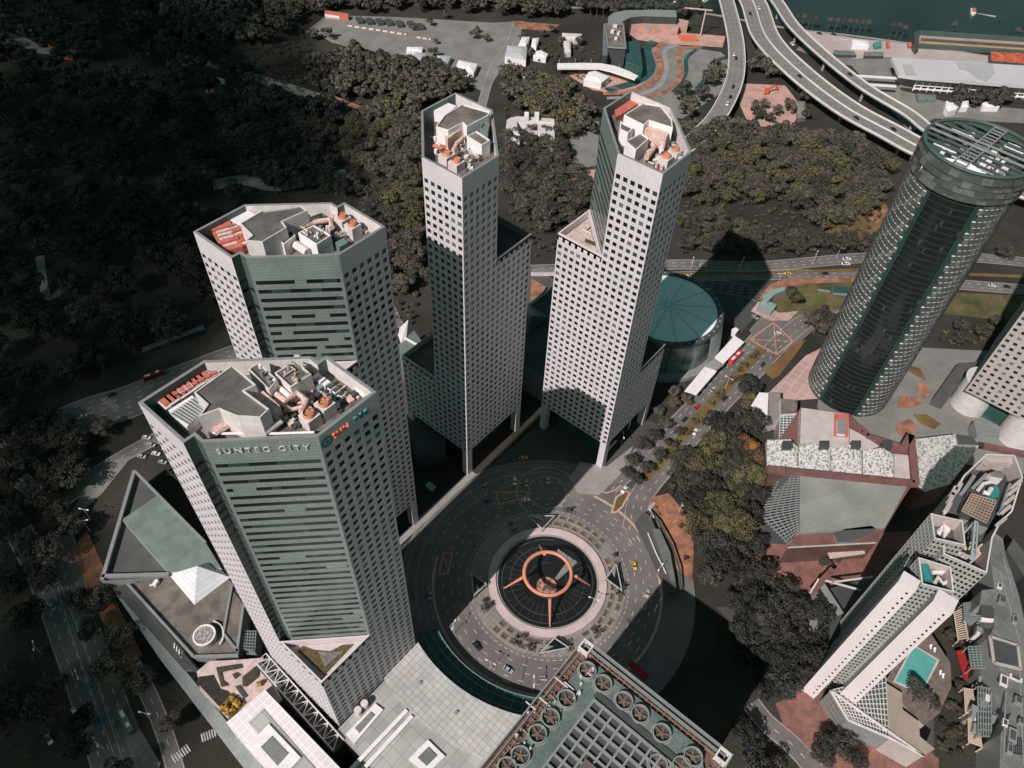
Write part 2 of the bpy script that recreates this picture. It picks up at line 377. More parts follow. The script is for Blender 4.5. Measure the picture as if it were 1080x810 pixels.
def tower(ox, oy, near, left, right, far, label, base=20.0, base_rows=0, S=42.5, TOP=181.0, sign=False):
    """a square plan with two opposite corners sliced off above the given heights; heights None = never"""
    t = thing('office_tower', label, 'office tower', (ox + S / 2, oy + S / 2, 0), 'tall office towers around the fountain')
    bay = S / 13; LEG = 7 * bay; cuts = dict(near=near, left=left, right=right, far=far)
    win = Wins(t); wall = MB(); gl = MB(); nz = 3.0
    def plan(z):
        q = []; X = lambda a, b: (ox + a, oy + b)
        c = lambda k: cuts[k] is not None and z > cuts[k] - 0.01
        # counter-clockwise from the near corner (0,0) -> right (S,0) -> far (S,S) -> left (0,S)
        if c('near'): q += [('h', X(0, LEG)), ('n', X(nz, LEG)), ('n', X(nz, LEG - nz)), ('b', X(LEG, 0))] 
        else: q += [('c', X(0, 0))]
        if c('right'): q += [('h', X(S - LEG, 0)), ('b', X(S, LEG))]
        else: q += [('c', X(S, 0))]
        if c('far'): q += [('h', X(S, S - LEG)), ('n', X(S - nz, S - LEG)), ('n', X(S - nz, S - LEG + nz)), ('b', X(S - LEG, S))]
        else: q += [('c', X(S, S))]
        if c('left'): q += [('h', X(LEG, S)), ('b', X(0, S - LEG))]
        else: q += [('c', X(0, S))]
        return [p for _, p in q]
    levels = sorted(set([v for v in cuts.values() if v is not None] + [TOP - 7.25]))
    z0 = base
    for z1 in levels:
        q = plan(z0 + 1); rows = round((z1 - z0) / FL)
        for i in range(len(q)):
            a, b = q[i], q[(i + 1) % len(q)]; dx, dy = b[0] - a[0], b[1] - a[1]; L = math.hypot(dx, dy)
            if abs(dx) > .01 and abs(dy) > .01: banded(gl, a, b, z0, z1, rows)
            elif L < nz + 0.5: banded(gl, a, b, z0, z1, rows, m=3, e=0.3)
            else: facade(wall, win, a, b, z0, z1, round(L / bay), rows, 0.60, 0.56)
        z0 = z1
    q = plan(TOP)
    for i in range(len(q)):                       # blank top band
        a, b = q[i], q[(i + 1) % len(q)]
        diag = abs(a[0] - b[0]) > .01 and abs(a[1] - b[1]) > .01; short = math.hypot(a[0] - b[0], a[1] - b[1]) < nz + .5
        (gl if diag or short else wall).poly([(*a, z0), (*b, z0), (*b, TOP), (*a, TOP)], 0 if diag else (3 if short else 0))
    # base: piers and a soffit under the lifted wall
    if base > 12:
        q = plan(1); core = inset(q, 7.0); lob = MB(); lob.prism(core, 0.2, base - 0.3); lob.build('lobby_glass', M_TEALG, t)
        sof = MB(); sof.poly([(p[0], p[1], base) for p in q[::-1]]); sof.build('soffit', M_GREYM, t)
        for i in range(len(q)):
            p = q[i]; cx, cy = ox + S / 2, oy + S / 2; sx, sy = (1 if cx > p[0] else -1), (1 if cy > p[1] else -1)
            pr = MB(); pr.prism([p, (p[0] + sx * 3.6, p[1]), (p[0] + sx * 3.6, p[1] + sy * 3.6), (p[0], p[1] + sy * 3.6)], 0, base - 0.02); pr.build('pier', M_PINK, t)
    wall.build('wall', M_PINK, t); gl.build('glazed_corner', [M_GREENT, M_G1, M_G2, M_GREENW], t)
    win.done()
    # roofs: main and the two lower wings
    rf = MB(); rf.poly([(p[0], p[1], TOP - 5.5) for p in inset(plan(TOP), 0.9)]); rf.build('roof', M_ROOFB, t)
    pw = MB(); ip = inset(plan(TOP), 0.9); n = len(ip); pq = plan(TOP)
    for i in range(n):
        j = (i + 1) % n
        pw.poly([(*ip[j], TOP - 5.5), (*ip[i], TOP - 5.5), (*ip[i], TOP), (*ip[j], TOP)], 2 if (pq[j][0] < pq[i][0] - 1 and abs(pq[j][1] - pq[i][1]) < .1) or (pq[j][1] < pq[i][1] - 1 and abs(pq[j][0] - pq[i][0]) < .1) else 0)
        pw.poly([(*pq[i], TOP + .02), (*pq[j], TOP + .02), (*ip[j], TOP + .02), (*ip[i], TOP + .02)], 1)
    pw.build('parapet', [M_OFFW, M_GREYM, mat('parapet_shade_teal', (.10, .15, .14), .5, .12, .2)], t)  # teal slot paints shade on inner faces turned away from the sun
    tri = dict(near=[(0, 0), (LEG, 0), (0, LEG)], right=[(S, 0), (S, LEG), (S - LEG, 0)], far=[(S, S), (S - LEG, S), (S, S - LEG)], left=[(0, S), (0, S - LEG), (LEG, S)])
    for k, z in cuts.items():
        if z is None: continue
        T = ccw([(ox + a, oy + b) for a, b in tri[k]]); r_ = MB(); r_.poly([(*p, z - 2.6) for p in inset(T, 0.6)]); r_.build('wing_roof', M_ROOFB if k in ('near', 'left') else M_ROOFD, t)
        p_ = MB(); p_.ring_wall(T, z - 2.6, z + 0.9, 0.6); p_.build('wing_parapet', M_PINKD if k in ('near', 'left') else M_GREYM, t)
    return t
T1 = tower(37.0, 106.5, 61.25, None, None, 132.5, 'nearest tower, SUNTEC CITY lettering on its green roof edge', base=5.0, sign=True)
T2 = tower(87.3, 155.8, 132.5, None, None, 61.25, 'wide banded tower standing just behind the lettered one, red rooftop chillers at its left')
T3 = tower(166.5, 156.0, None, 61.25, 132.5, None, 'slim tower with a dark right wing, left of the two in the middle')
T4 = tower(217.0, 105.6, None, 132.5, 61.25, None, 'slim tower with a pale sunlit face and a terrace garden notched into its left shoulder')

# ---- lettering (real letters fixed to the parapet)
def letters(txt, size, mats, parent, loc, rot, name='lettering', extrude=0.25, spacing=1.2):
    cu = bpy.data.curves.new('lettering', 'FONT'); cu.body = txt; cu.size = size; cu.extrude = extrude; cu.space_character = spacing; cu.align_x = 'CENTER'; cu.align_y = 'CENTER'; cu.offset = -0.02
    o = bpy.data.objects.new('tmp', cu); COL.objects.link(o)
    dg = bpy.context.evaluated_depsgraph_get(); me = bpy.data.meshes.new_from_object(o.evaluated_get(dg)); bpy.data.objects.remove(o)
    me.materials.clear(); me.materials.append(mats); me.name = name
    r = bpy.data.objects.new(name, me); COL.objects.link(r); r.parent = parent
    o0 = ORG.get(parent, (0, 0, 0)); r.location = Vector(loc) - Vector(o0); r.rotation_euler = rot; return r
M_LET = mat('letter_white', (0.52, 0.50, 0.48), 0.4, 0.03)
M_LETO = mat('letter_orange', (0.75, 0.18, 0.09), 0.5, 0.05)
M_LETT = mat('letter_teal', (0.05, 0.22, 0.22), 0.5, 0.05)
# diagonal face of the lettered tower runs from (40,126.4) to (59.9,106.5); outward normal (-1,-1)
cxm, cym = (40 + 59.9) / 2 - 0.25, (126.4 + 106.5) / 2 - 0.25
letters('SUNTEC CITY', 2.7, M_LET, T1, (cxm, cym, 177.3), (math.radians(90), 0, math.radians(-45)), extrude=0.12, spacing=1.45)
letters('SUN', 2.7, M_LETO, T1, (66.4, 106.25, 177.2), (math.radians(90), 0, 0), spacing=1.1)
letters('TEC', 2.7, M_LETT, T1, (73.4, 106.25, 177.2), (math.radians(90), 0, 0), spacing=1.1)
lg = MB()
for i in range(24):
    a0, a1 = 2 * math.pi * i / 24, 2 * math.pi * (i + 1) / 24
    for r0, r1 in ((1.1, 1.9), (0.0, 0.55)):
        lg.poly([(61.9 + r * math.cos(a), 106.2, 177.2 + r * math.sin(a)) for r, a in ((r0, a0), (r1, a0), (r1, a1), (r0, a1))])
lg.build('round_logo', M_LETT, T1)

# ---------------------------------------------------------------- rooftop plant of the four towers
def RB(t, name, px, zt, zb, m, cap=None, par=True):
    q = WP(px, zt); mb = MB(); mb.prism(q, zb, zt, 0, 1 if cap else None)
    if cap and zt > 179.5: mb.ring_wall(q, zt, zt + .6, .35, 0)
    o = mb.build(name, [m, cap] if cap else m, t); return o
def plant_boxes(t, name, A, B, n, w_, d_, h, z, m, jit=0.0, m2=None):
    """row of equal units between two roof points"""
    a, b = Vector(W2(*A, z + h)), Vector(W2(*B, z + h)); dr = (b - a); an = math.atan2(dr.y, dr.x)
    for i in range(n):
        c = a + dr * ((i + 0.5) / n); mb = MB(); mb.obox(c.x, c.y, z, z + h * U(1 - jit, 1 + jit), w_, d_, an)
        mb.obox(c.x, c.y, z + h, z + h + 0.25, w_ * 0.7, d_ * 0.7, an, 1)
        mb.build(name, [m, m2 or M_DARKM], t)
def cool_tower(t, x, y, z, s=2.0, h=4.4, px=True):
    c = W2(x, y, z + h) if px else (x, y)
    mb = MB(); mb.obox(c[0], c[1], z, z + h, 2 * s, 2 * s, 0.0, 0); mb.cyl(c[0], c[1], z + h + .01, z + h + 1.1, s * 0.86, 20, s * 0.74, 1, capped=False)
    o = mb.build('cooling_tower', [M_OFFW, M_ORANGE], t)
    f = MB(); f.cyl(c[0], c[1], z + h + .3, z + h + .6, s * 0.25, 10, m=0)
    for k in range(5):
        a = k * 2 * math.pi / 5; f.bar((c[0], c[1], z + h + .5), (c[0] + s * .7 * math.cos(a), c[1] + s * .7 * math.sin(a), z + h + .5), 0.9, 0.12)
    ff = f.build('fan', M_ORANGE, None, origin=ORG[o]); ff.parent = o; ff.location = (0, 0, 0)
def pipes(t, pts, z, r, m, name='duct'):
    mb = MB(); mb.tube([W(x, y, z) for x, y in pts], r, 8); mb.build(name, m, t)
def clutter(t, poly, z, n, mats, smin=0.5, smax=1.8):
    q = WP(poly, z); xs = [p[0] for p in q]; ys = [p[1] for p in q]; k = 0; mb = MB()
    while k < n:
        x, y = U(min(xs), max(xs)), U(min(ys), max(ys))
        if not inside(q, x, y): continue
        k += 1; mi = random.randrange(len(mats)); s = U(smin, smax)
        if rnd() < 0.35: mb.cyl(x, y, z, z + U(.6, 2), s * 0.5, 10, m=mi)
        elif rnd() < 0.4: a = random.choice((0, math.pi / 2)); L_ = U(2, 6); mb.bar((x, y, z + .6), (x + L_ * math.cos(a), y + L_ * math.sin(a), z + .6), .35, .35, mi)
        else: mb.obox(x, y, z, z + U(.6, 2.2), s, s * U(.6, 1.5), random.choice((0, math.pi / 4)), mi)
    o = mb.build('pipework', mats, t); o['kind'] = 'stuff'; return o
def inside(q, x, y):
    c = False; n = len(q)
    for i in range(n):
        a, b = q[i], q[(i + 1) % n]
        if (a[1] > y) != (b[1] > y) and x < (b[0] - a[0]) * (y - a[1]) / (b[1] - a[1]) + a[0]: c = not c
    return c
ZR = 175.5
# tower 1 (crop 140,360 x3.6)
c = crop(140, 360, 3.6)
RB(T1, 'plant_room', c(380, 95, 470, 170, 425, 192, 520, 262, 485, 295, 400, 290, 330, 262, 250, 292, 285, 245, 235, 200), 184, ZR, M_OFFW, M_ROOFG)
RB(T1, 'louvre_deck', c(225, 205, 285, 245, 205, 325, 135, 262), 179.5, ZR, M_WHITE)
plant_boxes(T1, 'chiller', c(115, 235)[0], c(285, 125)[0], 9, 3.0, 4.6, 2.4, ZR + .3, M_OFFW, 0.1, M_RED)
plant_boxes(T1, 'chiller', c(150, 205)[0], c(320, 115)[0], 7, 2.0, 1.6, 3.0, ZR + .3, M_PINKR, 0.2, M_RED)
RB(T1, 'plant_room', c(480, 85, 550, 150, 520, 190, 440, 110), 182, ZR, M_OFFW, M_ROOFG)
RB(T1, 'plant_room', c(590, 95, 625, 85, 680, 130, 600, 180, 540, 125), 182, ZR, M_OFFW, M_ROOFG)
RB(T1, 'louvre_deck', c(470, 165, 560, 245, 520, 265, 430, 192), 181, ZR, M_PINKR)
pipes(T1, c(530, 190, 580, 225, 625, 195, 660, 225, 640, 270), 179.5, .9, M_PINKR)
for k in range(6): a_ = c(505 + k * 22, 240 - k * 12, 540 + k * 22, 270 - k * 14); pipes(T1, a_, 178, .4, (M_OFFW, M_PINKR)[k % 2])
pipes(T1, c(540, 220, 600, 260, 640, 250), 178.5, .6, M_PINKR)
pipes(T1, c(480, 120, 560, 180, 600, 215), 179.5, 0.8, M_WHITE)
pipes(T1, c(310, 345, 370, 310, 385, 275), 178.0, 1.2, M_PINKR)
pipes(T1, c(500, 345, 560, 305, 540, 290), 178.0, 0.9, M_OFFW)
pipes(T1, c(250, 290, 300, 350, 540, 350, 690, 345), 177.2, 0.35, M_WHITE)
pipes(T1, c(730, 90, 830, 160, 880, 210), 177.2, 0.35, M_WHITE)
cool_tower(T1, *c(728, 235)[0], ZR); cool_tower(T1, *c(670, 278)[0], ZR)
plant_boxes(T1, 'exhaust_fan', c(690, 130)[0], c(800, 205)[0], 6, 1.3, 2.0, 2.4, ZR, M_WHITE, 0.3)
plant_boxes(T1, 'exhaust_fan', c(680, 155)[0], c(790, 225)[0], 5, 1.3, 1.6, 2.0, ZR, M_GREYM, 0.3)
clutter(T1, c(500, 200, 620, 180, 880, 200, 700, 340, 520, 340), ZR, 110, [M_PINKR, M_OFFW, M_GREYM, M_DARKM])
clutter(T1, c(470, 100, 640, 100, 640, 160, 520, 170), 182, 16, [M_WHITE, M_PINKR, M_GREYM], .4, 1.0)
clutter(T1, c(250, 110, 640, 75, 640, 90, 270, 125), ZR, 30, [M_OFFW, M_GREYM, M_RED])
clutter(T1, c(110, 250, 200, 330, 230, 340, 150, 240), ZR, 14, [M_OFFW, M_GREYM])
for k in range(9): a_ = c(232 - k * 11, 212 + k * 7.5, 288 - k * 9, 252 + k * 8); pipes(T1, a_, 179.8, .22, M_GREYM, 'louvre_bar')
clutter(T1, c(380, 300, 560, 300, 560, 345, 330, 345), ZR, 20, [M_PINKR, M_OFFW, M_GREYM])
# tower 2 (crop 180,190)
c = crop(180, 190, 3.6)
RB(T2, 'plant_room', c(265, 170, 350, 120, 400, 115, 495, 100, 520, 120, 425, 162, 442, 185, 350, 240, 285, 235, 310, 215), 184, ZR, M_OFFW, M_ROOFG)
RB(T2, 'louvre_deck', c(215, 145, 275, 108, 325, 130, 265, 170), 179, ZR, M_WHITE)
plant_boxes(T2, 'chiller', c(185, 160)[0], c(235, 265)[0], 8, 1.8, 6.5, 3.2, ZR, M_RED, 0.15, M_PINKR)
plant_boxes(T2, 'chiller', c(225, 165)[0], c(285, 245)[0], 7, 1.6, 4.5, 3.0, ZR, M_RED, 0.15, M_PINKR)
RB(T2, 'louvre_deck', c(430, 165, 515, 120, 530, 135, 445, 182), 181.5, ZR, M_PINKR)
RB(T2, 'plant_room', c(400, 220, 460, 190, 475, 215, 430, 250), 180, ZR, M_WHITE, M_ROOFG)
RB(T2, 'plant_room', c(485, 205, 545, 175, 610, 215, 555, 250), 181.5, ZR, M_WHITE, M_ROOFG)
pipes(T2, c(490, 180, 540, 160, 605, 150, 612, 180), 179, .9, M_PINKR); pipes(T2, c(475, 245, 520, 275), 178, 1.4, M_OFFW)
cool_tower(T2, *c(652, 140)[0], ZR); cool_tower(T2, *c(690, 168)[0], ZR)
RB(T2, 'chiller', c(625, 235, 655, 220, 675, 235, 640, 255), 179, ZR, M_GREEN)
clutter(T2, c(560, 130, 620, 130, 780, 190, 620, 270, 480, 275, 470, 220), ZR, 100, [M_PINKR, M_OFFW, M_GREYM, M_DARKM])
clutter(T2, c(490, 200, 600, 200, 560, 240), 181.5, 10, [M_WHITE, M_PINKR], .4, 1.0)
# tower 3 (crop 430,90 x7.364)
c = crop(430, 90, 7.364)
RB(T3, 'plant_room', c(430, 155, 640, 215, 625, 245, 460, 330, 430, 300, 315, 360, 220, 330, 285, 240), 183, ZR, M_WHITE, M_ROOFB)
RB(T3, 'louvre_deck', c(300, 130, 380, 160, 290, 235, 205, 215, 200, 175), 179, ZR, M_WHITE)
RB(T3, 'louvre_deck', c(330, 130, 400, 95, 560, 170, 530, 195, 430, 150, 375, 155), 176.5, ZR, M_RED)
RB(T3, 'louvre_deck', c(290, 385, 415, 300, 440, 320, 310, 415), 181.5, ZR, M_PINKR)
RB(T3, 'plant_room', c(560, 340, 590, 290, 635, 310, 620, 380), 181, ZR, M_GREEN, M_ROOFB)
RB(T3, 'plant_room', c(460, 405, 535, 365, 640, 435, 575, 475), 181, ZR, M_WHITE, M_ROOFB)
pipes(T3, c(350, 520, 380, 450, 440, 400), 179, .8, M_PINKR); pipes(T3, c(200, 470, 260, 490, 330, 470), 177, 0.7, M_RED)
cool_tower(T3, *c(300, 535)[0], ZR, 2.2, 3.4); cool_tower(T3, *c(378, 590)[0], ZR, 2.2, 3.4)
clutter(T3, c(210, 420, 330, 430, 480, 480, 620, 540, 430, 700, 220, 560), ZR, 90, [M_OFFW, M_PINKR, M_WHITE, M_GREYM, M_DARKM])
clutter(T3, c(640, 420, 700, 430, 700, 520, 640, 560), ZR, 8, [M_WHITE, M_GREYM])
# tower 4 (crop 540,0 x3.6)
c = crop(540, 0, 3.6)
RB(T4, 'plant_room', c(500, 395, 565, 405, 605, 455, 610, 490, 520, 462, 500, 480, 425, 442, 450, 425), 183, ZR, M_WHITE, M_ROOFB)
RB(T4, 'louvre_deck', c(390, 415, 445, 375, 490, 385, 440, 420, 395, 445), 177.5, ZR, M_RED)
RB(T4, 'louvre_deck', c(515, 468, 595, 505, 585, 525, 505, 490), 181.5, ZR, M_PINKR)
RB(T4, 'plant_room', c(410, 465, 460, 490, 440, 510, 410, 495), 181, ZR, M_WHITE, M_ROOFB)
RB(T4, 'plant_room', c(430, 540, 490, 510, 520, 530, 470, 575), 181, ZR, M_WHITE, M_ROOFB)
pipes(T4, c(480, 520, 520, 525, 540, 560, 510, 600), 178, 1.0, M_PINKR); pipes(T4, c(600, 440, 640, 500, 650, 560), 177, .7, M_WHITE)
cool_tower(T4, *c(585, 595)[0], ZR, 2.2, 3.4); cool_tower(T4, *c(620, 570)[0], ZR, 2.0, 3.0)
clutter(T4, c(480, 520, 600, 540, 660, 600, 570, 650, 450, 590), ZR, 85, [M_OFFW, M_PINKR, M_WHITE, M_GREYM, M_DARKM])
# ---------------------------------------------------------------- ground, water, roads
M_SOIL = mat('soil', (0.034, 0.029, 0.025), 0.95, 0.35, 0.02, color2=(0.027, 0.026, 0.018), fine=0.4)
M_ASPH = mat('asphalt', (0.138, 0.124, 0.117), 0.85, 0.26, 0.06, fine=0.10)
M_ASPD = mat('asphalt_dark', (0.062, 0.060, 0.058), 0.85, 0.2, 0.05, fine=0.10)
M_CONC = mat('concrete', (0.27, 0.25, 0.24), 0.8, 0.15, 0.08, fine=0.1)
M_CONCD = mat('concrete_grey', (0.19, 0.182, 0.17), 0.85, 0.2, 0.06, fine=0.12)
M_KERB = mat('pink_kerb', (0.46, 0.31, 0.27), 0.8, 0.12, 0.2)
M_LINE = mat('road_paint', (0.50, 0.47, 0.45), 0.6, 0.35, 0.6)
M_YEL = mat('yellow_paint', (0.62, 0.30, 0.17), 0.6, 0.12, 0.6)
M_GRASS = mat('grass', (0.115, 0.095, 0.030), 0.95, 0.35, 0.06, color2=(0.17, 0.085, 0.04), fine=0.25)
M_GRASSG = mat('grass_green', (0.075, 0.078, 0.030), 0.95, 0.35, 0.06, color2=(0.12, 0.09, 0.04), fine=0.25)
M_ORSOIL = mat('orange_soil', (0.34, 0.15, 0.09), 0.95, 0.3, 0.08, fine=0.25, color2=(0.20, 0.10, 0.07))
M_PINKPAVE = tile_mat('pink_paving', (0.42, 0.27, 0.25), (0.5, 0.40, 0.37), 5.0, 5.0, 0.25, 'flat', 0.85, 0.15, 0.08)
M_BRICKPAVE = mat('brick_paving', (0.23, 0.105, 0.085), 0.85, 0.25, 0.1, fine=0.2, color2=(0.17, 0.09, 0.075))
M_WATER = mat('water', (0.018, 0.029, 0.027), 0.25, 0.35, 0.012, spec=0.35, bump=0.5)
M_POOL = mat('pool_water', (0.10, 0.34, 0.31), 0.08, 0.12, 0.2, spec=0.5, bump=0.1)

# coast line, far side is open water
coast = [W2(x, y) for x, y in ((300, -60), (420, -20), (560, 6), (650, 8), (740, 14), (830, 30), (900, 38), (970, 48), (1080, 66), (1250, 95), (1500, 150))]
g = MB()
g.poly([(*p, 0) for p in [(-900, -2500)] + [(-900, 2600)] + [(coast[0][0] - 300, 2600)] + coast + [(coast[-1][0] + 200, -2500)]][::-1])
struct('ground', g, M_SOIL)
g = MB(); g.poly([(-900, -2500, -0.8), (7000, -2500, -0.8), (7000, 5000, -0.8), (-900, 5000, -0.8)]); struct('water', g, M_WATER)
g = MB(); L = smooth_line([Vector((*p, 0.0)) for p in coast], 12)
ribbon(g, L, 3.0, 0.5, 0, 2.0); struct('sea_wall', g, M_CONC)

LAY = [0]
def PG(name, px, z, m, thick=0.0):
    LAY[0] += 1; z = z + .004 * LAY[0]
    mb = MB(); q = WP(px, z)
    if thick: mb.prism(q, z - thick, z)
    else: mb.poly([(*p, z) for p in q])
    return struct(name, mb, m)
def line_px(px, z=0.0, step=4): return smooth_line([W(x, y, z) for x, y in px], step)
paint = MB(); ypaint = MB(); lanes = []
def road(name, px, w_, z=0.04, m=None, lanes_=2, med=None, kerb=None, solid=True):
    LAY[0] += 1; z = z + .004 * LAY[0]
    L = line_px(px); mb = MB(); ribbon(mb, L, w_, z); struct(name, mb, m or M_ASPH)
    if kerb:
        k = MB(); ribbon(k, offset_line(L, w_ / 2 + .5), 1.0, z + .12, 0, .2); ribbon(k, offset_line(L, -w_ / 2 - .5), 1.0, z + .12, 0, .2); struct('kerb', k, kerb)
    for i in range(1, lanes_): dashes(paint, L, -w_ / 2 + w_ * i / lanes_, 2.5, 4.0, 0.3, z + .02)
    if solid:
        dashes(paint, L, w_ / 2 - .5, solid=True, w_=.2, dz=z + .02); dashes(paint, L, -w_ / 2 + .5, solid=True, w_=.2, dz=z + .02)
    return L

# the ring road round the fountain, centre (147, 87)
FX, FY = 147.0, 87.2
g = MB(); g.annulus(FX, FY, 0.03, 36, 70, n=120); struct('ring_road', g, M_ASPH)
g = MB(); g.annulus(FX, FY, 0.15, 28.2, 37.2, n=120, z1=0.0); struct('fountain_pavement', g, tile_mat('ring_paving', (.235, .21, .20), (.14, .13, .12), 2.2, 2.2, .12, 'flat', .8, .2, .12))
g = MB(); g.annulus(FX, FY, 0.17, 53.6, 54.8, a0=118, a1=372, n=120, z1=0); struct('ring_kerb', g, M_KERB)
for r, on, gap in ((38.6, 1.6, 1.2), (42.2, 2.2, 4.5), (45.8, 2.2, 4.5), (49.4, 2.2, 4.5), (56.5, 2, 3), (62, 2, 5)):
    n = int(2 * math.pi * r / (on + gap))
    for i in range(n):
        a0 = 2 * math.pi * i / n
        if r > 54 and not (20 < math.degrees(a0) < 150): continue
        paint.annulus(FX, FY, 0.06, r - .13, r + .13, math.degrees(a0), math.degrees(a0 + on / r), 1)
for a in (196, 214, 232, 250, 268, 292, 335):        # wide stop bars
    for r in (47.2, 51.6): paint.annulus(FX, FY, 0.063, r - .2, r + .2, a, a + 4, 2)
for a in (205, 240):                                  # worn bands across the lanes
    g = MB(); g.annulus(FX, FY, 0.05, 39, 53, a, a + 0.6, 1); struct('road_joint', g, M_ASPD)
for r, w_, a0_, a1_ in ((55.6, .5, 20, 240), (58.6, .35, 30, 235), (61.5, 1.4, 35, 150), (66.5, .8, 28, 158), (69.3, .5, 30, 156), (37.6, .4, 0, 360)):
    g = MB(); g.annulus(FX, FY, 0.10 + r * .0005, r, r + w_, a0=a0_, a1=a1_, n=90, z1=0.0); struct('ring_kerb', g, M_CONCD)
for a0_, a1_, r0_, r1_ in ((70, 84, 57, 61), (96, 112, 58, 66), (120, 131, 56, 60), (140, 152, 57, 68), (40, 58, 60, 66), (160, 172, 57, 65)):
    g = MB(); g.annulus(FX, FY, 0.075, r0_, r1_, a0=a0_, a1=a1_, n=20); struct('paved_patch', g, mat('patch_grey', (.14, .14, .135), .8, .3, .15, fine=.2))
# dark forecourt between the towers
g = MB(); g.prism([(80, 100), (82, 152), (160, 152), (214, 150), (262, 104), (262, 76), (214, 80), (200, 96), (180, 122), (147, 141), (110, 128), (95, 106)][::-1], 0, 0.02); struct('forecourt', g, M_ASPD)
g = MB(); g.prism([(83, 153.2), (170, 153.2), (170, 157.2), (83, 157.2)], 0.0, 0.16); struct('pavement', g, M_CONC)  # pale strip with dark asphalt beside it paints the narrow sunlit gap
g = MB(); g.annulus(186, 118, 0.08, 9.5, 10.3, n=60); g.annulus(186, 118, 0.08, 15.5, 16.2, a0=-50, a1=230, n=60); struct('drop_off_lines', g, M_CONC)
PG('planted_forecourt', [(600, 505), (612, 487), (640, 492), (668, 470), (655, 500), (632, 522), (610, 520)], 0.2, M_CONC, 0.2)
# hatched boxes painted orange
for q in (((523, 519), (555, 518.5), (556, 524), (526, 532)), ((467.5, 583), (477, 583.5), (472.5, 605), (463, 605.5))):
    pts = [W(x, y, 0.2) for x, y in q]
    for i in range(4): ypaint.bar(pts[i], pts[(i + 1) % 4], 0.55, 0.03)
    ypaint.bar(pts[0], pts[2], 0.3, 0.03)
# avenue to the east of the slim tower
A1 = road('avenue_left', [(640, 512), (655, 500), (688, 474), (717, 447), (757, 405), (786, 375), (806, 352), (822, 330), (800, 312), (765, 303), (700, 298)], 13.0, lanes_=4, kerb=None)
A2 = road('avenue_right', [(668, 560), (676, 524), (705, 487), (735, 452), (770, 415), (798, 388), (826, 358), (850, 338), (880, 322)], 12.0, lanes_=3)
PG('junction', [(790, 348), (806, 330), (845, 318), (862, 345), (830, 372), (808, 372)], 0.055, M_ASPH)
mbx = [W(x, y, .34) for x, y in ((791, 358), (816, 340), (836, 360), (819, 374))]
for i in range(4): ypaint.bar(mbx[i], mbx[(i + 1) % 4], .6, .03)
ypaint.bar(mbx[0], mbx[2], .35, .03); ypaint.bar(mbx[1], mbx[3], .35, .03)
road('expressway_near', [(560, 300), (640, 296), (715, 292), (800, 290), (905, 291), (1010, 300), (1130, 309)], 11, lanes_=3, m=M_ASPH)
road('expressway_far', [(560, 285), (640, 282), (720, 279), (800, 281), (910, 272), (1000, 270), (1120, 280)], 11, lanes_=3)
PG('verge', [(708, 287), (800, 286.5), (905, 283), (1080, 290), (1080, 293), (905, 286.5), (800, 289), (708, 290)], 0.06, M_GRASS)
PG('slip_road', [(735, 296), (820, 296), (800, 330), (780, 352), (758, 330), (745, 310)], 0.03, M_ASPD)
PG('lawn', [(806, 305), (830, 294), (905, 294), (900, 325), (856, 328), (832, 336), (812, 328), (800, 316)], 0.05, M_GRASSG)
PG('bare_soil', [(812, 300), (832, 293), (906, 293), (904, 297), (850, 299), (820, 307), (806, 316), (800, 316)], 0.07, M_ORSOIL)
PG('lawn', [(1000, 308), (1080, 312), (1080, 340), (985, 330)], 0.05, M_GRASSG)
PG('lawn', [(806, 392), (838, 362), (850, 358), (842, 370), (822, 396), (815, 400)], 0.16, M_GRASS, 0.16)
PG('paved_court', [(820, 405), (850, 375), (868, 366), (868, 420), (800, 425)], 0.1, M_PINKPAVE, 0.1)
PG('corner_pavement', [(792, 328), (800, 318), (822, 330), (842, 328), (832, 338), (812, 338)], 0.12, M_PINKPAVE, 0.12)
PG('plaza', [(868, 366), (960, 366), (1080, 372), (1080, 500), (905, 470), (862, 430)], 0.09, M_CONCD, 0.09)
PG('brick_plaza', [(795, 575), (960, 560), (960, 640), (880, 640), (838, 628), (798, 606)], 0.09, M_BRICKPAVE, 0.09)
PG('brick_plaza', [(818, 742), (850, 726), (905, 742), (990, 800), (990, 830), (850, 830)], 0.09, M_BRICKPAVE, 0.09)
PG('brick_path', [(755, 640), (862, 640), (862, 735), (830, 735), (800, 690)], 0.07, M_ASPD)
PG('hotel_court', [(850, 610), (890, 560), (985, 560), (985, 810), (1060, 810), (1080, 600), (1080, 830), (900, 830), (850, 740)], 0.05, M_ASPD)
road('service_road', [(792, 742), (808, 762), (836, 786), (862, 815)], 9, z=.11, lanes_=2)
PG('red_soil', [(686, 525), (705, 520), (722, 540), (732, 575), (730, 612), (712, 600), (700, 560)], 0.05, M_ORSOIL)
for q in ([(742, 436), (746, 432), (738, 447), (728, 449), (731, 445)], [(752, 425), (757, 421), (748, 431), (744, 433)]): pass
med = line_px([(678, 505), (700, 484), (727, 452), (752, 424), (780, 393), (804, 368)], 0)
g = MB(); ribbon(g, med, 5.5, 0.18, 0, 0.18); struct('median', g, M_GRASS)
g = MB(); ribbon(g, line_px([(616, 510), (640, 520), (655, 512)], 0), .8, 0.18, 0, .18); ribbon(g, line_px([(690, 530), (681, 545), (684, 562), (694, 590), (697, 625)], 0), 1.6, 0.18, 0, .18); struct('kerb', g, M_KERB)
isl = MB(); isl.prism(WP([(644, 541), (649, 524), (660, 517), (665, 520), (657, 535), (650, 541)], .2), 0, 0.2); struct('traffic_island', isl, M_KERB)
isl = MB(); isl.prism(inset(WP([(644, 541), (649, 524), (660, 517), (665, 520), (657, 535), (650, 541)], .2), .9), 0.2, 0.3); struct('island_grass', isl, M_GRASS)
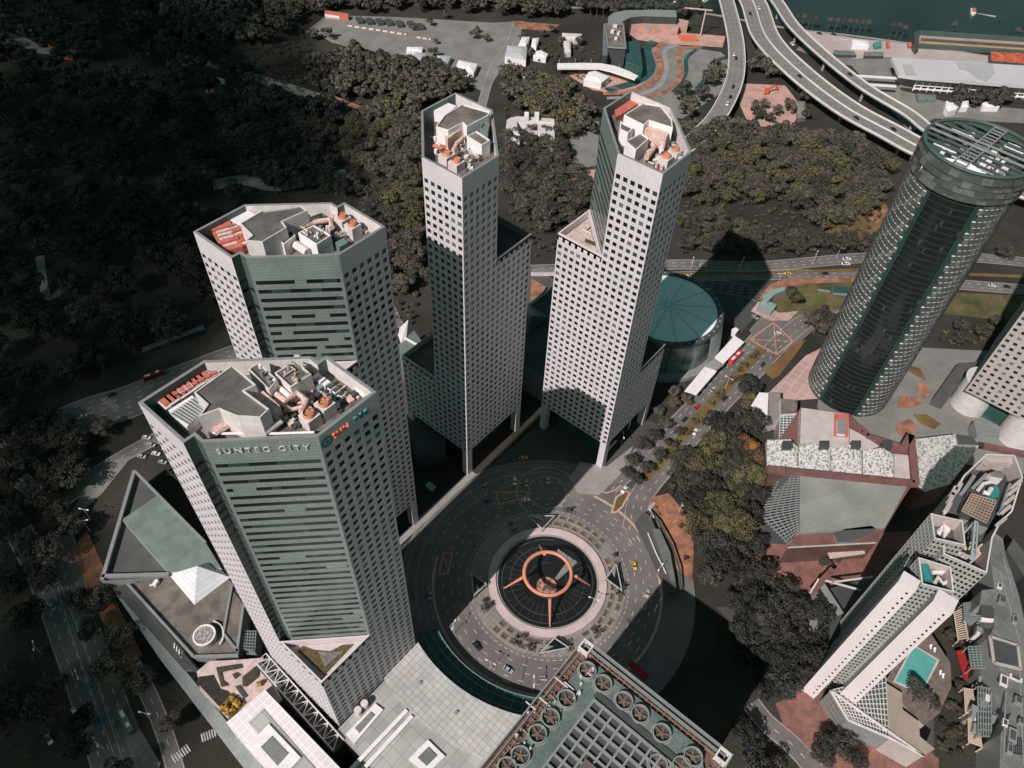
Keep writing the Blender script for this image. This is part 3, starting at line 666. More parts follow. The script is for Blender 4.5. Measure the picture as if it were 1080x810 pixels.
# roads of the dark western side
road('west_avenue', [(-60, 494), (0, 476), (40, 460), (90, 438), (135, 424), (200, 398), (300, 362), (420, 330)], 26, lanes_=6)
L = road('west_boulevard', [(20, 560), (45, 610), (75, 690), (105, 780), (130, 860)], 12, lanes_=3)
L = road('west_boulevard', [(62, 560), (82, 640), (110, 720), (140, 800), (160, 850)], 12, lanes_=3)
L = road('side_street', [(140, 700), (158, 735), (176, 780), (190, 830)], 7, lanes_=2)
L = road('back_street', [(20, 505), (60, 530), (100, 500), (150, 470), (190, 450)], 9, lanes_=2)
PG('drop_off_lane', [(75, 580), (92, 560), (110, 600), (125, 640), (150, 690), (140, 705), (110, 660)], 0.06, M_ORSOIL)
PG('coach_park', [(122, 742), (136, 750), (170, 806), (150, 830), (132, 780)], 0.08, M_CONCD)
PG('path', [(100, 500), (118, 486), (140, 480), (108, 520), (80, 545), (70, 548)], 0.06, M_CONCD)
red = MB(); red.prism(WP([(159, 760), (173, 751), (177, 757), (163, 768)], .1), 0, 0.1); struct('red_crossing', red, M_RED)
for (x0, y0, x1, y1, n) in ((182, 802, 200, 788, 7), (212, 779, 228, 772, 6), (54, 450, 62, 462, 5), (110, 420, 124, 432, 6)):
    for i in range(n):
        t = (i + .5) / n; p = W(x0 + (x1 - x0) * t, y0 + (y1 - y0) * t, .1); paint.obox(p.x, p.y, .33, .34, 0.6, 3.5, math.atan2((W(x1, y1) - W(x0, y0)).y, (W(x1, y1) - W(x0, y0)).x) * 1.0)
road('park_road', [(0, 36), (20, 42), (45, 53), (75, 54), (100, 48), (112, 44)], 12, lanes_=2, m=M_CONC, solid=False)
road('park_road', [(205, 62), (240, 72), (280, 85), (315, 96), (350, 108)], 12, lanes_=3, m=M_CONC, solid=False)
road('park_road', [(225, 195), (262, 190), (290, 196), (330, 190), (366, 184)], 14, lanes_=3, m=M_CONC, solid=False)
road('park_path', [(150, 369), (175, 360), (215, 345)], 4, lanes_=1, m=M_CONC, solid=False); road('park_path', [(62, 360), (72, 345), (82, 333)], 4, lanes_=1, m=M_CONC, solid=False)
road('park_path', [(42, 270), (46, 300), (52, 315), (66, 305)], 5, lanes_=1, m=M_CONC, solid=False); road('park_path', [(16, 218), (34, 214), (54, 209)], 9, lanes_=1, m=M_CONC, solid=False)
road('park_path', [(345, 100), (375, 112), (400, 118), (430, 108)], 5, m=M_ORSOIL, lanes_=1)
# open ground by the circuit
PG('car_park', [(326, 30), (345, 16), (420, 18), (520, 24), (552, 22), (545, 60), (530, 72), (512, 98), (500, 92), (470, 70), (425, 66), (400, 55), (370, 50), (350, 45)], 0.05, M_CONCD)
road('circuit_road', [(545, 25), (538, 45), (524, 65), (514, 90), (506, 120)], 8, m=M_CONCD, lanes_=1)
PG('pale_yard', [(660, 62), (700, 45), (760, 55), (780, 70), (765, 95), (720, 125), (690, 120), (660, 100)], 0.04, M_CONCD)
PG('earthworks', [(662, 34), (680, 31), (765, 38), (762, 50), (700, 46), (672, 42)], 0.06, mat('pink_earth', (0.50, 0.27, 0.22), .95, .25, .08, fine=.25, color2=(.36, .26, .24)))
PG('earthworks', [(600, 80), (620, 70), (655, 74), (680, 86), (660, 100), (625, 95)], 0.05, MATS['pink_earth'])
for px, wd, mm in (([(690, 44), (682, 52), (686, 72), (672, 86), (640, 96)], 9, M_TEALG), ([(700, 45), (692, 54), (697, 72), (684, 90), (656, 98), (636, 99)], 6, M_ORSOIL),
                   ([(715, 48), (701, 54), (703, 74), (694, 92), (668, 102), (640, 104)], 4.5, M_CONC), ([(740, 50), (716, 54), (718, 80), (700, 98), (668, 106)], 5, M_ORSOIL),
                   ([(735, 52), (724, 62), (723, 78), (710, 98)], 4, M_TEALG), ([(770, 60), (752, 66), (748, 78), (735, 95)], 5, M_TEALG)):
    g = MB(); ribbon(g, line_px(px, 0), wd, .40 + .012 * wd); struct('circuit_strip', g, mm)
PG('construction_yard', [(782, 88), (828, 90), (845, 112), (835, 136), (790, 132), (780, 110)], 0.05, MATS['pink_earth'])
road('circuit_lane', [(770, 145), (800, 143), (850, 148), (880, 143), (915, 152)], 8, m=M_ASPH, lanes_=2)
road('circuit_lane', [(845, 48), (890, 62), (950, 66)], 26, m=M_CONCD, lanes_=1, solid=False)
PG('pit_lane', [(838, 30), (900, 40), (965, 47), (1100, 68), (1100, 84), (1000, 66), (938, 60), (900, 62), (862, 52)], 0.06, mat('pit_pavement', (.40, .33, .32), .85, .15, .05))
PG('paddock', [(895, 66), (938, 64), (950, 95), (1000, 108), (1080, 115), (1080, 130), (985, 125), (960, 140), (935, 110)], 0.05, M_CONCD)
PG('court', [(598, 125), (632, 128), (630, 175), (606, 178), (602, 150)], 0.05, M_CONCD)
PG('lawn', [(722, 238), (760, 243), (812, 237), (820, 250), (770, 254), (722, 248)], 0.05, M_GRASSG)
PG('lawn', [(870, 245), (925, 195), (942, 232), (905, 256)], 0.05, M_GRASS)
PG('lawn', [(430, 170), (446, 140), (446, 220), (405, 215)], 0.05, M_GRASS)
PG('bare_soil', [(905, 222), (922, 215), (938, 222), (925, 236)], 0.08, M_ORSOIL)
PG('bare_soil', [(590, 182), (635, 178), (632, 195), (595, 195)], 0.05, MATS['pink_earth'])
PG('lawn', [(540, 22), (590, 26), (580, 33), (545, 30)], 0.05, M_ORSOIL)
for q in ([(975, 395), (960, 385), (945, 378), (950, 373), (965, 378), (982, 392)],): pass
c = crop(780, 380, 3.6)
for q, mm in ((c(650, 20, 685, 30, 708, 75, 675, 60, 645, 38), M_GRASS), (c(675, 85, 715, 90, 722, 130, 700, 145, 678, 115), M_ORSOIL), (c(605, 135, 680, 138, 700, 160, 650, 180, 600, 175), M_ORSOIL),
              (c(600, 240, 650, 220, 672, 250, 640, 300, 590, 270), M_ORSOIL), (c(660, 205, 710, 205, 765, 240, 740, 262, 690, 240), M_GRASS)):
    m_ = MB(); m_.prism(WP(q, .5), 0, .5); tag(m_.build('planter_bed', mm), 'curved raised planting bed on the grey plaza below the ringed round tower', 'planter', 'curved beds on the grey plaza')
struct('road_markings', paint, M_LINE); struct('yellow_markings', ypaint, M_YEL)
# ---------------------------------------------------------------- the short tower with round fans, bottom edge
t = thing('office_block', 'flat green roof of a lower block edged with round exhaust fans, at the bottom edge', 'office block', (72, 14, 0))
T5 = t; ZT = 80.0; x0, x1, y0, y1 = 34.0, 103.4, -14.5, 43.4
wn = Wins(t); wl = MB(); Q = [(x0, y0), (x1, y0), (x1, y1), (x0, y1)]
for i in range(4):
    a, b = Q[i], Q[(i + 1) % 4]; facade(wl, wn, a, b, 5, 76.25, round(math.dist(a, b) / 3.3), 19, .5, .46); wl.poly([(*a, 76.25), (*b, 76.25), (*b, ZT), (*a, ZT)])
wl.build('wall', M_PINK, t); wn.done()
mb = MB(); mb.ring_wall(Q, ZT - 3, ZT + .02, .5, 0); mb.build('parapet', M_GREYM, t)
Qi = inset(Q, 1.6); mb = MB(); mb.ring_wall(Qi, ZT - 3, ZT - .7, .35, 0); mb.build('rail_wall', M_GREYM, t)
mb = MB(); mb.poly([(*p, ZT - 3) for p in inset(Q, .4)]); mb.build('gutter', M_BROWNG if 'M_BROWNG' in globals() else mat('gutter_brown', (.13, .075, .06), .8, .3, .5, fine=.3), t)
rail = MB(); Qr = inset(Q, 3.2)
for i in range(4):
    a, b = Vector((*Qr[i], ZT - 1.9)), Vector((*Qr[(i + 1) % 4], ZT - 1.9)); d = (b - a); n = int(d.length / 2.2)
    rail.bar(a, b, .25, .25); rail.bar(a - Vector((0, 0, .9)), b - Vector((0, 0, .9)), .25, .25)
    for k in range(n):
        p = a + d * k / n; q = Vector((-d.y, d.x, 0)).normalized() * .9; rail.bar(p - q, p + q, .22, .22)
rail.build('cleaning_track', mat('track_brown', (.26, .15, .12), .7, .2), t)
c1 = crop(400, 585, 3.6); c2 = crop(600, 585, 3.6)
dk = inset(Q, 4.6); ch = 5.0
(ax, ay), (bx, by), (cx, cy), (dx, dy) = dk
deck = [(ax + ch, ay), (bx - ch, by), (bx, by + ch), (cx, cy - ch), (cx - ch, cy), (dx + ch, dy), (dx, dy - ch), (ax, ay + ch)]
mb = MB(); mb.prism(deck, ZT - 3, ZT - 1.2); mb.build('roof_deck', mat('teal_roof', (.10, .135, .125), .55, .22, .12, fine=.2, color2=(.125, .15, .14)), t)
gx0, gx1, gy0, gy1 = 45.5, 88.5, -8.5, 28.5      # louvred well
zz = ZT - 1.2
fr = MB(); ncol, nrow = 12, 10
mb = MB(); mb.poly([(gx0, gy0, zz + .02), (gx1, gy0, zz + .02), (gx1, gy1, zz + .02), (gx0, gy1, zz + .02)]); mb.build('skylight_well', M_DARKM, t)
for i in range(ncol + 1):
    x = gx0 + (gx1 - gx0) * i / ncol; fr.box(x - .35, x + .35, gy0 - .35, gy1 + .35, zz + .03, zz + 1.2)
for j in range(nrow + 1):
    y = gy0 + (gy1 - gy0) * j / nrow; fr.box(gx0 - .35, gx1 + .35, y - .35, y + .35, zz + .05, zz + 1.3)
fr.build('skylight_grid', M_GREYM, t)
mb = MB(); mb.box(gx1 + 1.2, gx1 + 3.2, gy0 - 2, gy1 + 1, zz + .02, zz + .5); mb.build('dark_louvre', M_DARKM, t)
mb = MB(); mb.box(64, 72, 12, 20, zz + 1.2, zz + 2.2); mb.build('hatch', M_ROOFB, t)
fans = [(619.4, 707), (636, 721), (658, 739), (675, 753), (698, 773), (731, 798), (719, 808), (597.5, 737), (580.5, 757), (567, 774), (549, 797), (535, 809), (694, 806)]
for fx, fy in fans:
    cx, cy = W2(fx, fy, zz + 1)
    mb = MB(); mb.annulus(cx, cy, zz + 1.6, 2.65, 2.95, n=28, z1=zz); mb.annulus(cx, cy, zz + .05, 3.1, 3.4, n=28)
    o = mb.build('exhaust_fan', mat('shroud_grey', (.24, .25, .235), .6, .2, .6), t); k = MB(); k.cyl(cx, cy, zz + .01, zz + .15, 2.74, 24, m=0); k.cyl(cx, cy, zz + .2, zz + .9, .6, 10, m=1)
    a0 = U(0, 6)
    for s in range(5):
        a = a0 + s * 2 * math.pi / 5; k.bar((cx, cy, zz + .7), (cx + 2.5 * math.cos(a), cy + 2.5 * math.sin(a), zz + .55), .7, .12, 1)
    f = k.build('fan_blades', [M_DARKM, mat('fan_brown', (.17, .11, .09), .6, .3)], None, origin=ORG[t]); f.parent = o; f.location = (0, 0, 0)
for ex, ey in ((x1 - 2.4, y1 - 2.4), (x1 - 2.4, y0 + 2.4)):
    mb = MB(); mb.ring_wall([(ex - 2, ey - 2), (ex + 2, ey - 2), (ex + 2, ey + 2), (ex - 2, ey + 2)], ZT - 3, ZT + .5, .5); mb.build('corner_cradle', M_OFFW, t)
o = clutter(t, [(597, 727), (627, 700), (636, 712), (606, 742)], zz, 14, [M_OFFW, M_GREYM], .3, .9)
o = clutter(t, [(555, 750), (590, 738), (600, 748), (545, 806), (530, 800)], zz, 22, [M_OFFW, M_GREYM], .3, .8)

# ---------------------------------------------------------------- fountain in its sunken court
t = thing('fountain', 'large round fountain with a bronze ring on slanted legs in a sunken dark court', 'fountain', (FX, FY, 0))
mb = MB(); mb.annulus(FX, FY, 1.0, 24.6, 28.2, n=96, z1=0.0); mb.build('outer_wall', mat('pink_stone', (.50, .40, .39), .7, .12, .2, fine=.08), t)
mb = MB(); mb.annulus(FX, FY, 0.35, 23.6, 24.6, n=96, z1=0.2); mb.build('inner_step', M_CONC, t)
mb = MB(); mb.cyl(FX, FY, 0.05, 0.10, 23.8, 72); mb.build('basin', mat('basin_black', (.010, .012, .012), .35, .3, .2), t)
for r, zz_ in ((21.5, .4), (17.5, .35), (9.0, .3)):
    mb = MB(); mb.annulus(FX, FY, zz_, r, r + .25, a0=30, a1=330, n=70, z1=.1); mb.build('basin_rim', M_DARKM, t)
mb = MB()
for k in range(36):
    a = 2 * math.pi * k / 36; mb.bar((FX + 12.5 * math.cos(a), FY + 12.5 * math.sin(a), .14), (FX + U(18, 23) * math.cos(a), FY + U(18, 23) * math.sin(a), .14), .18, .06)
mb.build('water_jets_line', mat('dim_grey', (.05, .055, .055), .5, .2), t)
mb = MB(); mb.torus(FX - 2.6, FY - 1.2, 12.5, 10.9, 0.85); mb.build('bronze_ring', M_ORANGE, t, smooth=True)
for (tx, ty), (sx, sy) in (((531.5, 620.5), (551, 609)), ((580, 660.5), (580, 632)), ((622.5, 617.5), (608, 608)), ((569, 575), (574, 584))):
    a = W(tx, ty, 0.2); b = W(sx, sy, 12.0); d = (Vector((FX - 2.6, FY - 1.2, 12)) - b); b = b + d * .02
    mb = MB(); mb.tube([a, b], .30, 10, r2=.75); mb.build('leg', M_ORANGE, t, smooth=True)
mb = MB(); cx, cy = W2(576.5, 618.5, .3); mb.cyl(cx, cy, .1, .5, 4.8, 40); mb.build('centre_disc', mat('disc_copper', (.50, .27, .2), .5, .3, .3, color2=(.25, .1, .07)), t)
mb = MB(); mb.prism([(cx - 3.5, cy + .5), (cx, cy + 1), (cx + 1.2, cy - 3.6), (cx + .2, cy - 3.9), (cx - 1, cy - .8)], .51, .6); mb.prism([(cx + .4, cy + 1.2), (cx + 3, cy + 3), (cx + 1.2, cy + 3.6)], .51, .6); mb.build('disc_inlay', M_DARKM, t)
mb = MB(); p0, p1 = W2(586, 606, .3), W2(607, 590, .3)
mb.poly([(*W2(585, 610, .3), .3), (*W2(588, 612, .3), .3), (*W2(609, 593, .3), .3), (*W2(602, 587, .3), .3)]); mb.build('walkway', M_CONCD, t)
for i in range(6):
    mb = MB(); p = W2(589 + i * 2.6, 582 + i * 1.8, .3); mb.obox(*p, .2, 1.6, 1.4, 1.0, .9); mb.build('seat_block', M_GREYM, t)
# four triangular canopies round it
for k, (q, lab) in enumerate((([(557, 544), (585, 544), (572, 558)], 'north of the fountain, half in shade'), ([(650, 595), (639, 610), (656, 623)], 'east of the fountain beside the taxi lane'),
                           ([(569, 689), (585, 673), (600, 683)], 'south of the fountain next to the green fan roof'), ([(500, 628), (513, 616), (497, 604)], 'west of the fountain, deep in tower shade'))):
    P = [Vector((*W2(x, y, 4.0), 4.0)) for x, y in q]; ctr = sum(P, Vector()) / 3
    t_ = thing('canopy', 'triangular white framed entrance canopy ' + lab, 'canopy', (ctr.x, ctr.y, 0), 'triangular canopies around the fountain')
    mb = MB()
    for i in range(3): mb.bar(P[i], P[(i + 1) % 3], .42, .5)
    mb.build('frame', mat('canopy_frame', (.42, .41, .40), .5, .1), t_)
    mb = MB(); mb.poly([tuple(ctr + (p - ctr) * .86 - Vector((0, 0, .2))) for p in P]); mb.build('glass', M_G1, t_)
    mb = MB(); m_ = (P[0] + P[1]) / 2; mb.poly([tuple(p + Vector((0, 0, .1))) for p in (ctr, P[0] + (ctr - P[0]) * .15, m_)]); mb.build('panel', M_GREYM, t_)
    for p in P:
        mb = MB(); mb.cyl(p.x, p.y, .1, 3.8, .2, 8); mb.build('post', M_GREYM, t_)
# planter boxes in two rows along the ring
M_BOXP = mat('planter_stone', (.24, .20, .18), .8, .15); M_PLANT = mat('planter_shrub', (.10, .075, .035), .95, .35, .6, fine=.3)
proto = thing('planter', 'low stone planter box with brown shrubs in the rows round the fountain', 'planter', (FX, FY, 0), 'planter boxes round the fountain')
mb = MB(); mb.ring_wall([(-1.7, -1.1), (1.7, -1.1), (1.7, 1.1), (-1.7, 1.1)], 0, .6, .35); b_ = mb.build('box', M_BOXP, None, origin=(0, 0, 0)); b_.parent = proto; b_.location = (0, 0, 0)
mb = MB()
for i in range(10): mb.obox(U(-1.2, 1.2), U(-.65, .65), .1, U(.5, 1.0), U(.6, 1.0), U(.4, .8), U(0, 3))
b_ = mb.build('shrub', M_PLANT, None, origin=(0, 0, 0)); b_.parent = proto; b_.location = (0, 0, 0)
first = True
for r, step in ((31.0, 8.6), (34.9, 7.6)):
    a = 176
    while a < 432:
        ad = a % 360; a += step * (1 if rnd() > .15 else 1.8)
        if any(abs((ad - z + 180) % 360 - 180) < 7 for z in (338, 228, 60, 135)): continue
        p = (FX + r * math.cos(math.radians(ad)), FY + r * math.sin(math.radians(ad)), .15)
        if first: proto.location = p; proto.rotation_euler = (0, 0, math.radians(ad + 90)); first = False
        else: copy_tree(proto, p, math.radians(ad + 90))

# ---------------------------------------------------------------- curved glass canopy and the tiled podium roofs (bottom)
t = thing('glass_canopy', 'dark curved glass canopy ring outside the ring road, lower left of the fountain', 'canopy', (FX - 62, FY, 0))
mb = MB(); mb.annulus(FX, FY, 6.0, 57, 68.3, a0=158, a1=245, n=60, z1=.1); mb.build('glass', M_TEALG, t)
for r in (57.3, 60.5, 64, 67.6):
    mb = MB(); mb.annulus(FX, FY, 6.25, r - .2, r + .2, a0=158, a1=245, n=60, z1=6.02); mb.build('curved_beam', M_GREEN, t)
for k in range(22):
    a = math.radians(160 + k * 4); mb = MB(); mb.bar((FX + 57 * math.cos(a), FY + 57 * math.sin(a), 6.35), (FX + 68 * math.cos(a), FY + 68 * math.sin(a), 6.35), .22, .2); mb.build('rib', M_GREEN, t)
M_WT = tile_mat('podium_tile', (.44, .42, .41), (.22, .23, .22), 2.4, 2.4, .10, 'flat', .6, .12, .10)
M_WT2 = tile_mat('podium_tile_big', (.36, .355, .34), (.2, .2, .2), 5.0, 5.0, .10, 'flat', .7, .15, .12)
M_WHT = tile_mat('white_roof_tile', (.66, .60, .62), (.85, .80, .80), 3.2, 2.6, .16, 'flat', .6, .08, .03)
pod = thing('podium', 'pale tiled podium roof curving round the glass canopy, with louvred skylights, bottom left', 'podium', (50, 70, 0))
arc = [(FX + 68.8 * math.cos(math.radians(a)), FY + 68.8 * math.sin(math.radians(a))) for a in np.linspace(163.5, 219, 26)]
arc2 = [(FX + 88 * math.cos(math.radians(a)), FY + 88 * math.sin(math.radians(a))) for a in np.linspace(221, 164, 26)]
mb = MB(); q = ccw(arc + arc2); mb.prism(q, 0, 17.0); mb.build('curved_roof', M_WT, pod)
mb = MB(); mb.prism([(34.5, 44.5), (82, 44.5), (78, 60), (62, 80), (62.0, 105.9), (34.5, 105.9)], 0, 16.2); mb.build('flat_roof', M_WT2, pod)
mb = MB(); mb.box(-40, 34.5, -40, 92, 0, 15.6); mb.build('flat_roof', M_WT2, pod)
def skylight(parent, px, z, n=11):
    q = [Vector((*W2(x, y, z), z)) for x, y in px]; mb = MB(); mb.prism([(p.x, p.y) for p in q], z - .9, z); o = mb.build('skylight', M_WHITE, parent)
    ctr = sum(q, Vector()) / 4; r = [ctr + (p - ctr) * .52 for p in q]; k = MB(); k.prism([(p.x, p.y) for p in r], z + .01, z + .25, 0)
    long = (r[1] - r[0]).length > (r[2] - r[1]).length; A, B, C, D = (r[0], r[1], r[2], r[3]) if long else (r[1], r[2], r[3], r[0])
    for i in range(n):
        s = (i + .5) / n; a = A + (B - A) * s; b = D + (C - D) * s; k.bar(a + Vector((0, 0, .5)), b + Vector((0, 0, .5)), .6, .25, 1)
    f = k.build('louvre', [M_TEALG, M_GREYM], None, origin=ORG[parent]); f.parent = o; f.location = (0, 0, 0)
c = crop(200, 585, 3.6)
skylight(pod, c(593, 680, 705, 565, 735, 588, 625, 718), 17.2); skylight(pod, c(832, 775, 905, 702, 970, 765, 900, 835), 17.2)
mb = MB()
for p0_, p1_ in ((c(825, 590, 830, 590)[0], c(560, 870, 560, 870)[0]), (c(845, 612, 845, 612)[0], c(590, 890, 590, 890)[0])):
    mb.bar(W(*p0_, 17.0), W(*p1_, 17.0), 1.6, .5)
mb.build('white_trough', M_WHITE, pod)
for px, py in ((875, 488), (1013, 600)):
    p = W(200 + px / 3.6, 585 + py / 3.6, 17); mb = MB(); mb.box(p.x - .7, p.x + .7, p.y - .7, p.y + .7, 17, 17.6); mb.build('vent', M_GREYM, pod)
for px, py in ((640, 595), (665, 570)):
    p = W(200 + px / 3.6, 585 + py / 3.6, 18); mb = MB(); mb.cyl(p.x, p.y, 16.2, 20, 1.5, 12); mb.build('flue', M_OFFW, pod)
hall = thing('exhibition_hall', 'white tiled hall roof with a long louvred skylight in a white frame, bottom left', 'hall', (10, 110, 0))
c = crop(200, 585, 3.6)
out_ = c(285, 512, 138, 638, 330, 860, 620, 860); mb = MB(); mb.prism(WP(out_, 24), 0, 24); mb.build('block', M_WHT, hall)
mid = c(283, 585, 225, 640, 330, 760, 480, 860, 560, 860); mb = MB(); mb.prism(WP(c(280, 585, 222, 637, 430, 885, 520, 860), 24.3), 24.01, 24.3); mb.build('grey_panel', M_WT2, hall)
skylight(hall, c(300, 642, 222, 718, 345, 855, 422, 770), 25.2, 12)
tb = thing('truss_bridge', 'long white lattice truss running past the foot of the lettered tower', 'truss', (20, 120, 15))
A, B = Vector((*W2(275, 694, 17), 17)), Vector((*W2(357, 786, 17), 17)); d = (B - A); nrm = Vector((-d.y, d.x, 0)).normalized() * 2.6; n = 16
mb = MB(); mb.bar(A + nrm, B + nrm, .5, .5); mb.bar(A - nrm, B - nrm, .5, .5); mb.build('chord', M_OFFW, tb)
mb = MB()
for i in range(n):
    a = A + d * i / n; b = A + d * (i + 1) / n; s = 1 if i % 2 else -1
    mb.bar(a + nrm * s, b - nrm * s, .35, .35); mb.bar(a + nrm, a - nrm, .25, .25)
mb.build('lattice', M_OFFW, tb)
mb = MB(); mb.prism([tuple((p + q_ * 1.15).xy) for p, q_ in ((A, nrm), (B, nrm), (B, -nrm), (A, -nrm))], 0, 14.5); mb.build('base', M_ROOFD, tb)

# ---------------------------------------------------------------- low green roofed building on the left
lb = thing('low_building', 'low angular building with a green slab roof, brown terraces and a white pyramid', 'building', (30, 230, 0))
def LP(name, px, z1, z0, m, cap=None):
    mb = MB(); mb.prism(WP(px, z1), z0, z1, 0, 1 if cap else None); return mb.build(name, [m, cap] if cap else m, lb)
c = crop(0, 380, 3.6); e = crop(0, 585, 3.6)
LP('block', [(140, 497), (107, 613), (180, 608), (242, 600)], 13.5, 0, M_GREYM, M_ROOFD)
LP('green_slab', c(595, 515, 462, 605, 638, 806, 840, 790, 780, 690), 15.5, 13.52, M_OFFW, mat('green_slab', (.135, .175, .155), .6, .2, .08, color2=(.16, .2, .18)))
mb = MB()
fr_ = [W(x, y, 15.4) for x, y in ((142, 497), (108, 612))]; mb.bar(fr_[0], fr_[1], 1.6, 1.6)
fr_ = [W(x, y, 15.4) for x, y in ((142, 497), (217, 573))]; mb.bar(fr_[0], fr_[1], 1.2, 1.4)
fr_ = [W(x, y, 15.4) for x, y in ((108, 608), (178, 606))]; mb.bar(fr_[0], fr_[1], 1.6, 1.6)
mb.build('edge_frame', M_GREYM, lb)
LP('terrace', e(490, 112, 640, 82, 870, 95, 930, 170, 900, 380, 735, 385), 13.0, 0, M_GREYM, M_ROOFB)
# white pyramid
Ps = [W(x, y, z) for x, y, z in ((178, 606, 13.6), (205, 638, 13.0), (243, 609, 13.6), (222, 592, 13.6), (206.5, 596, 20))]
ap = W(208, 597, 21); mb = MB()
for i in range(4): mb.poly([Ps[i], Ps[(i + 1) % 4], ap])
mb.build('pyramid', tile_mat('pyramid_tile', (.60, .60, .62), (.42, .42, .44), 1.2, 1.2, .06, 'wall', .5, .1, .08), lb)
for px, py in ((724, 68), (768, 66)):
    p = W(px / 3.6, 585 + py / 3.6, 17.5); mb = MB(); mb.obox(p.x, p.y, 16.6, 18, 1.4, 1.4, .7); mb.build('dormer_window', M_TEALG, lb)
p = W2(215.5, 670, 16.5); mb = MB(); mb.cyl(*p, 13.01, 16.5, 4.5, 32); o = mb.build('round_skylight', M_GREYM, lb)
mb = MB(); mb.annulus(*p, 17.0, 4.0, 4.7, n=32, z1=16.4); mb.build('skylight_rim', M_WHITE, lb); mb = MB(); mb.cyl(*p, 16.51, 16.7, 3.98, 28); mb.build('skylight_glass', mat('mottled', (.16, .13, .12), .5, .6, .9, color2=(.4, .38, .37)), lb)
mb = MB(); mb.annulus(p[0], p[1], 14.6, 7.0, 7.5, a0=-75, a1=30, n=24, z1=13); mb.build('curved_bench', M_WHITE, lb)
LP('side_wing', e(845, 300, 880, 130, 925, 190, 905, 370, 890, 345), 13.6, 0, M_GREYM, M_ROOFB)
LP('glass_lantern', e(912, 290, 975, 290, 968, 368, 905, 355), 12, 0, M_GREYM, M_TEALG)
mb = MB()
for i in range(7):
    a = W(*e(912 + i * 10, 290, 905 + i * 10.5, 358)[0], 12.3); b = W(*e(912 + i * 10, 290, 905 + i * 10.5, 358)[1], 12.3); mb.bar(a, b, .25, .3)
    a = W(*e(911 - i, 290 + i * 11, 975 - i, 290 + i * 12)[0], 12.35); b = W(*e(911 - i, 290 + i * 11, 975 - i, 290 + i * 12)[1], 12.35); mb.bar(a, b, .25, .3)
mb.build('lantern_grid', M_GREYM, lb)
for q in (e(485, 112, 735, 388), e(735, 388, 905, 382), e(848, 300, 905, 372), e(880, 120, 848, 300), e(925, 190, 900, 370)):
    mb = MB(); mb.bar(W(*q[0], 13.9), W(*q[1], 13.9), 1.1, 1.2); mb.build('parapet', M_GREYM, lb)
LP('slot_roof', e(425, 125, 480, 112, 755, 430, 700, 440), 9, 0, M_GREYM, M_ROOFD)
mb = MB(); p = W(*e(592, 108, 592, 108)[0], 14); mb.obox(p.x, p.y, 13, 15, 2.6, 1.6, .4); mb.tube([p, W(*e(568, 118, 568, 118)[0], 14)], .4); mb.build('roof_unit', M_WHITE, lb)
p = W(*e(712, 408, 712, 408)[0], 9.5); mb = MB(); mb.prism(WP(e(680, 378, 695, 370, 748, 432, 732, 445), 9.6), 9.02, 9.6, 0, 1); mb.build('roof_hatch', [M_GREYM, M_DARKM], lb)
for k in range(4):
    p = W(*e(662 + k * 9, 345 + k * 12, 0, 0)[0], 9.4); mb = MB(); mb.obox(p.x, p.y, 9.01, 9.5, 2.2, .5, .9); mb.build('rung', M_WHITE, lb)
wk = MB(); q = [W(*p_, 8.0) for p_ in e(425, 128, 445, 122, 980, 780, 1010, 830, 940, 830, 610, 400)]; wk.prism([tuple(p_.xy) for p_ in q], 5.5, 8.0)
tag(wk.build('covered_walkway', mat('walkway_grey', (.25, .265, .265), .7, .15, .1, fine=.15)), 'long grey roofed walkway running diagonally past the lower left buildings', 'walkway')
# pink roof garden between the two
gd = thing('roof_garden', 'pink paved roof garden with clipped beds between the brown terrace and the white tiled hall', 'garden', (20, 150, 0))
e6 = crop(150, 640, 5.4)
mb = MB(); mb.prism(WP(e6(310, 370, 380, 310, 560, 300, 690, 290, 800, 400, 620, 540, 490, 635, 330, 480), 12), 0, 12.0, 0, 1); mb.build('deck', [M_GREYM, mat('pink_deck', (.56, .42, .40), .8, .15, .3, fine=.1, color2=(.46, .36, .35))], gd)
M_HEDGE = mat('hedge', (.055, .048, .028), .95, .4, .5, fine=.35)
for q, mm in ((e6(420, 345, 560, 325, 570, 345, 450, 370, 460, 420, 490, 445, 450, 455), M_HEDGE), (e6(570, 400, 640, 340, 665, 355, 660, 400, 600, 450, 570, 450), M_HEDGE), (e6(512, 385, 535, 372, 558, 388, 530, 410), M_HEDGE),
          (e6(320, 400, 400, 390, 440, 470, 480, 480, 500, 500, 440, 570, 310, 430), mat('dark_hedge', (.03, .027, .022), .95, .4, .4, fine=.35)), (e6(510, 490, 590, 548, 500, 632, 435, 572), mat('yellow_bed', (.16, .10, .03), .95, .5, .7, fine=.4, color2=(.06, .055, .03)))):
    mb = MB(); mb.prism(WP(q, 12.6), 12.01, 12.6); mb.build('bed', mm, gd)
mb = MB()
for x, y in ((536, 548), (512, 530), (480, 575), (455, 580), (515, 585), (545, 560), (490, 600), (670, 440)):
    p = W(150 + x / 5.4, 640 + y / 5.4, 13); 
    for k in range(40):
        v = Vector((random.gauss(0, 1), random.gauss(0, 1), random.gauss(0, 1))).normalized() * U(.5, 1.3); s = .45; a = Vector((rnd() - .5, rnd() - .5, rnd() - .5)).normalized() * s; b2 = v.cross(a).normalized() * s
        cc = Vector((p.x, p.y, 13.3)) + v; mb.poly([cc - a - b2, cc + a - b2, cc + a + b2, cc - a + b2])
o = mb.build('yellow_shrubs', mat('yellow_leaf', (.42, .24, .05), .8, .3, .8), gd); o['kind'] = 'stuff'
mb = MB(); mb.prism(WP(e6(530, 455, 548, 445, 595, 510, 575, 520), 12.8), 12.01, 12.8); mb.build('pergola', M_DARKM, gd)
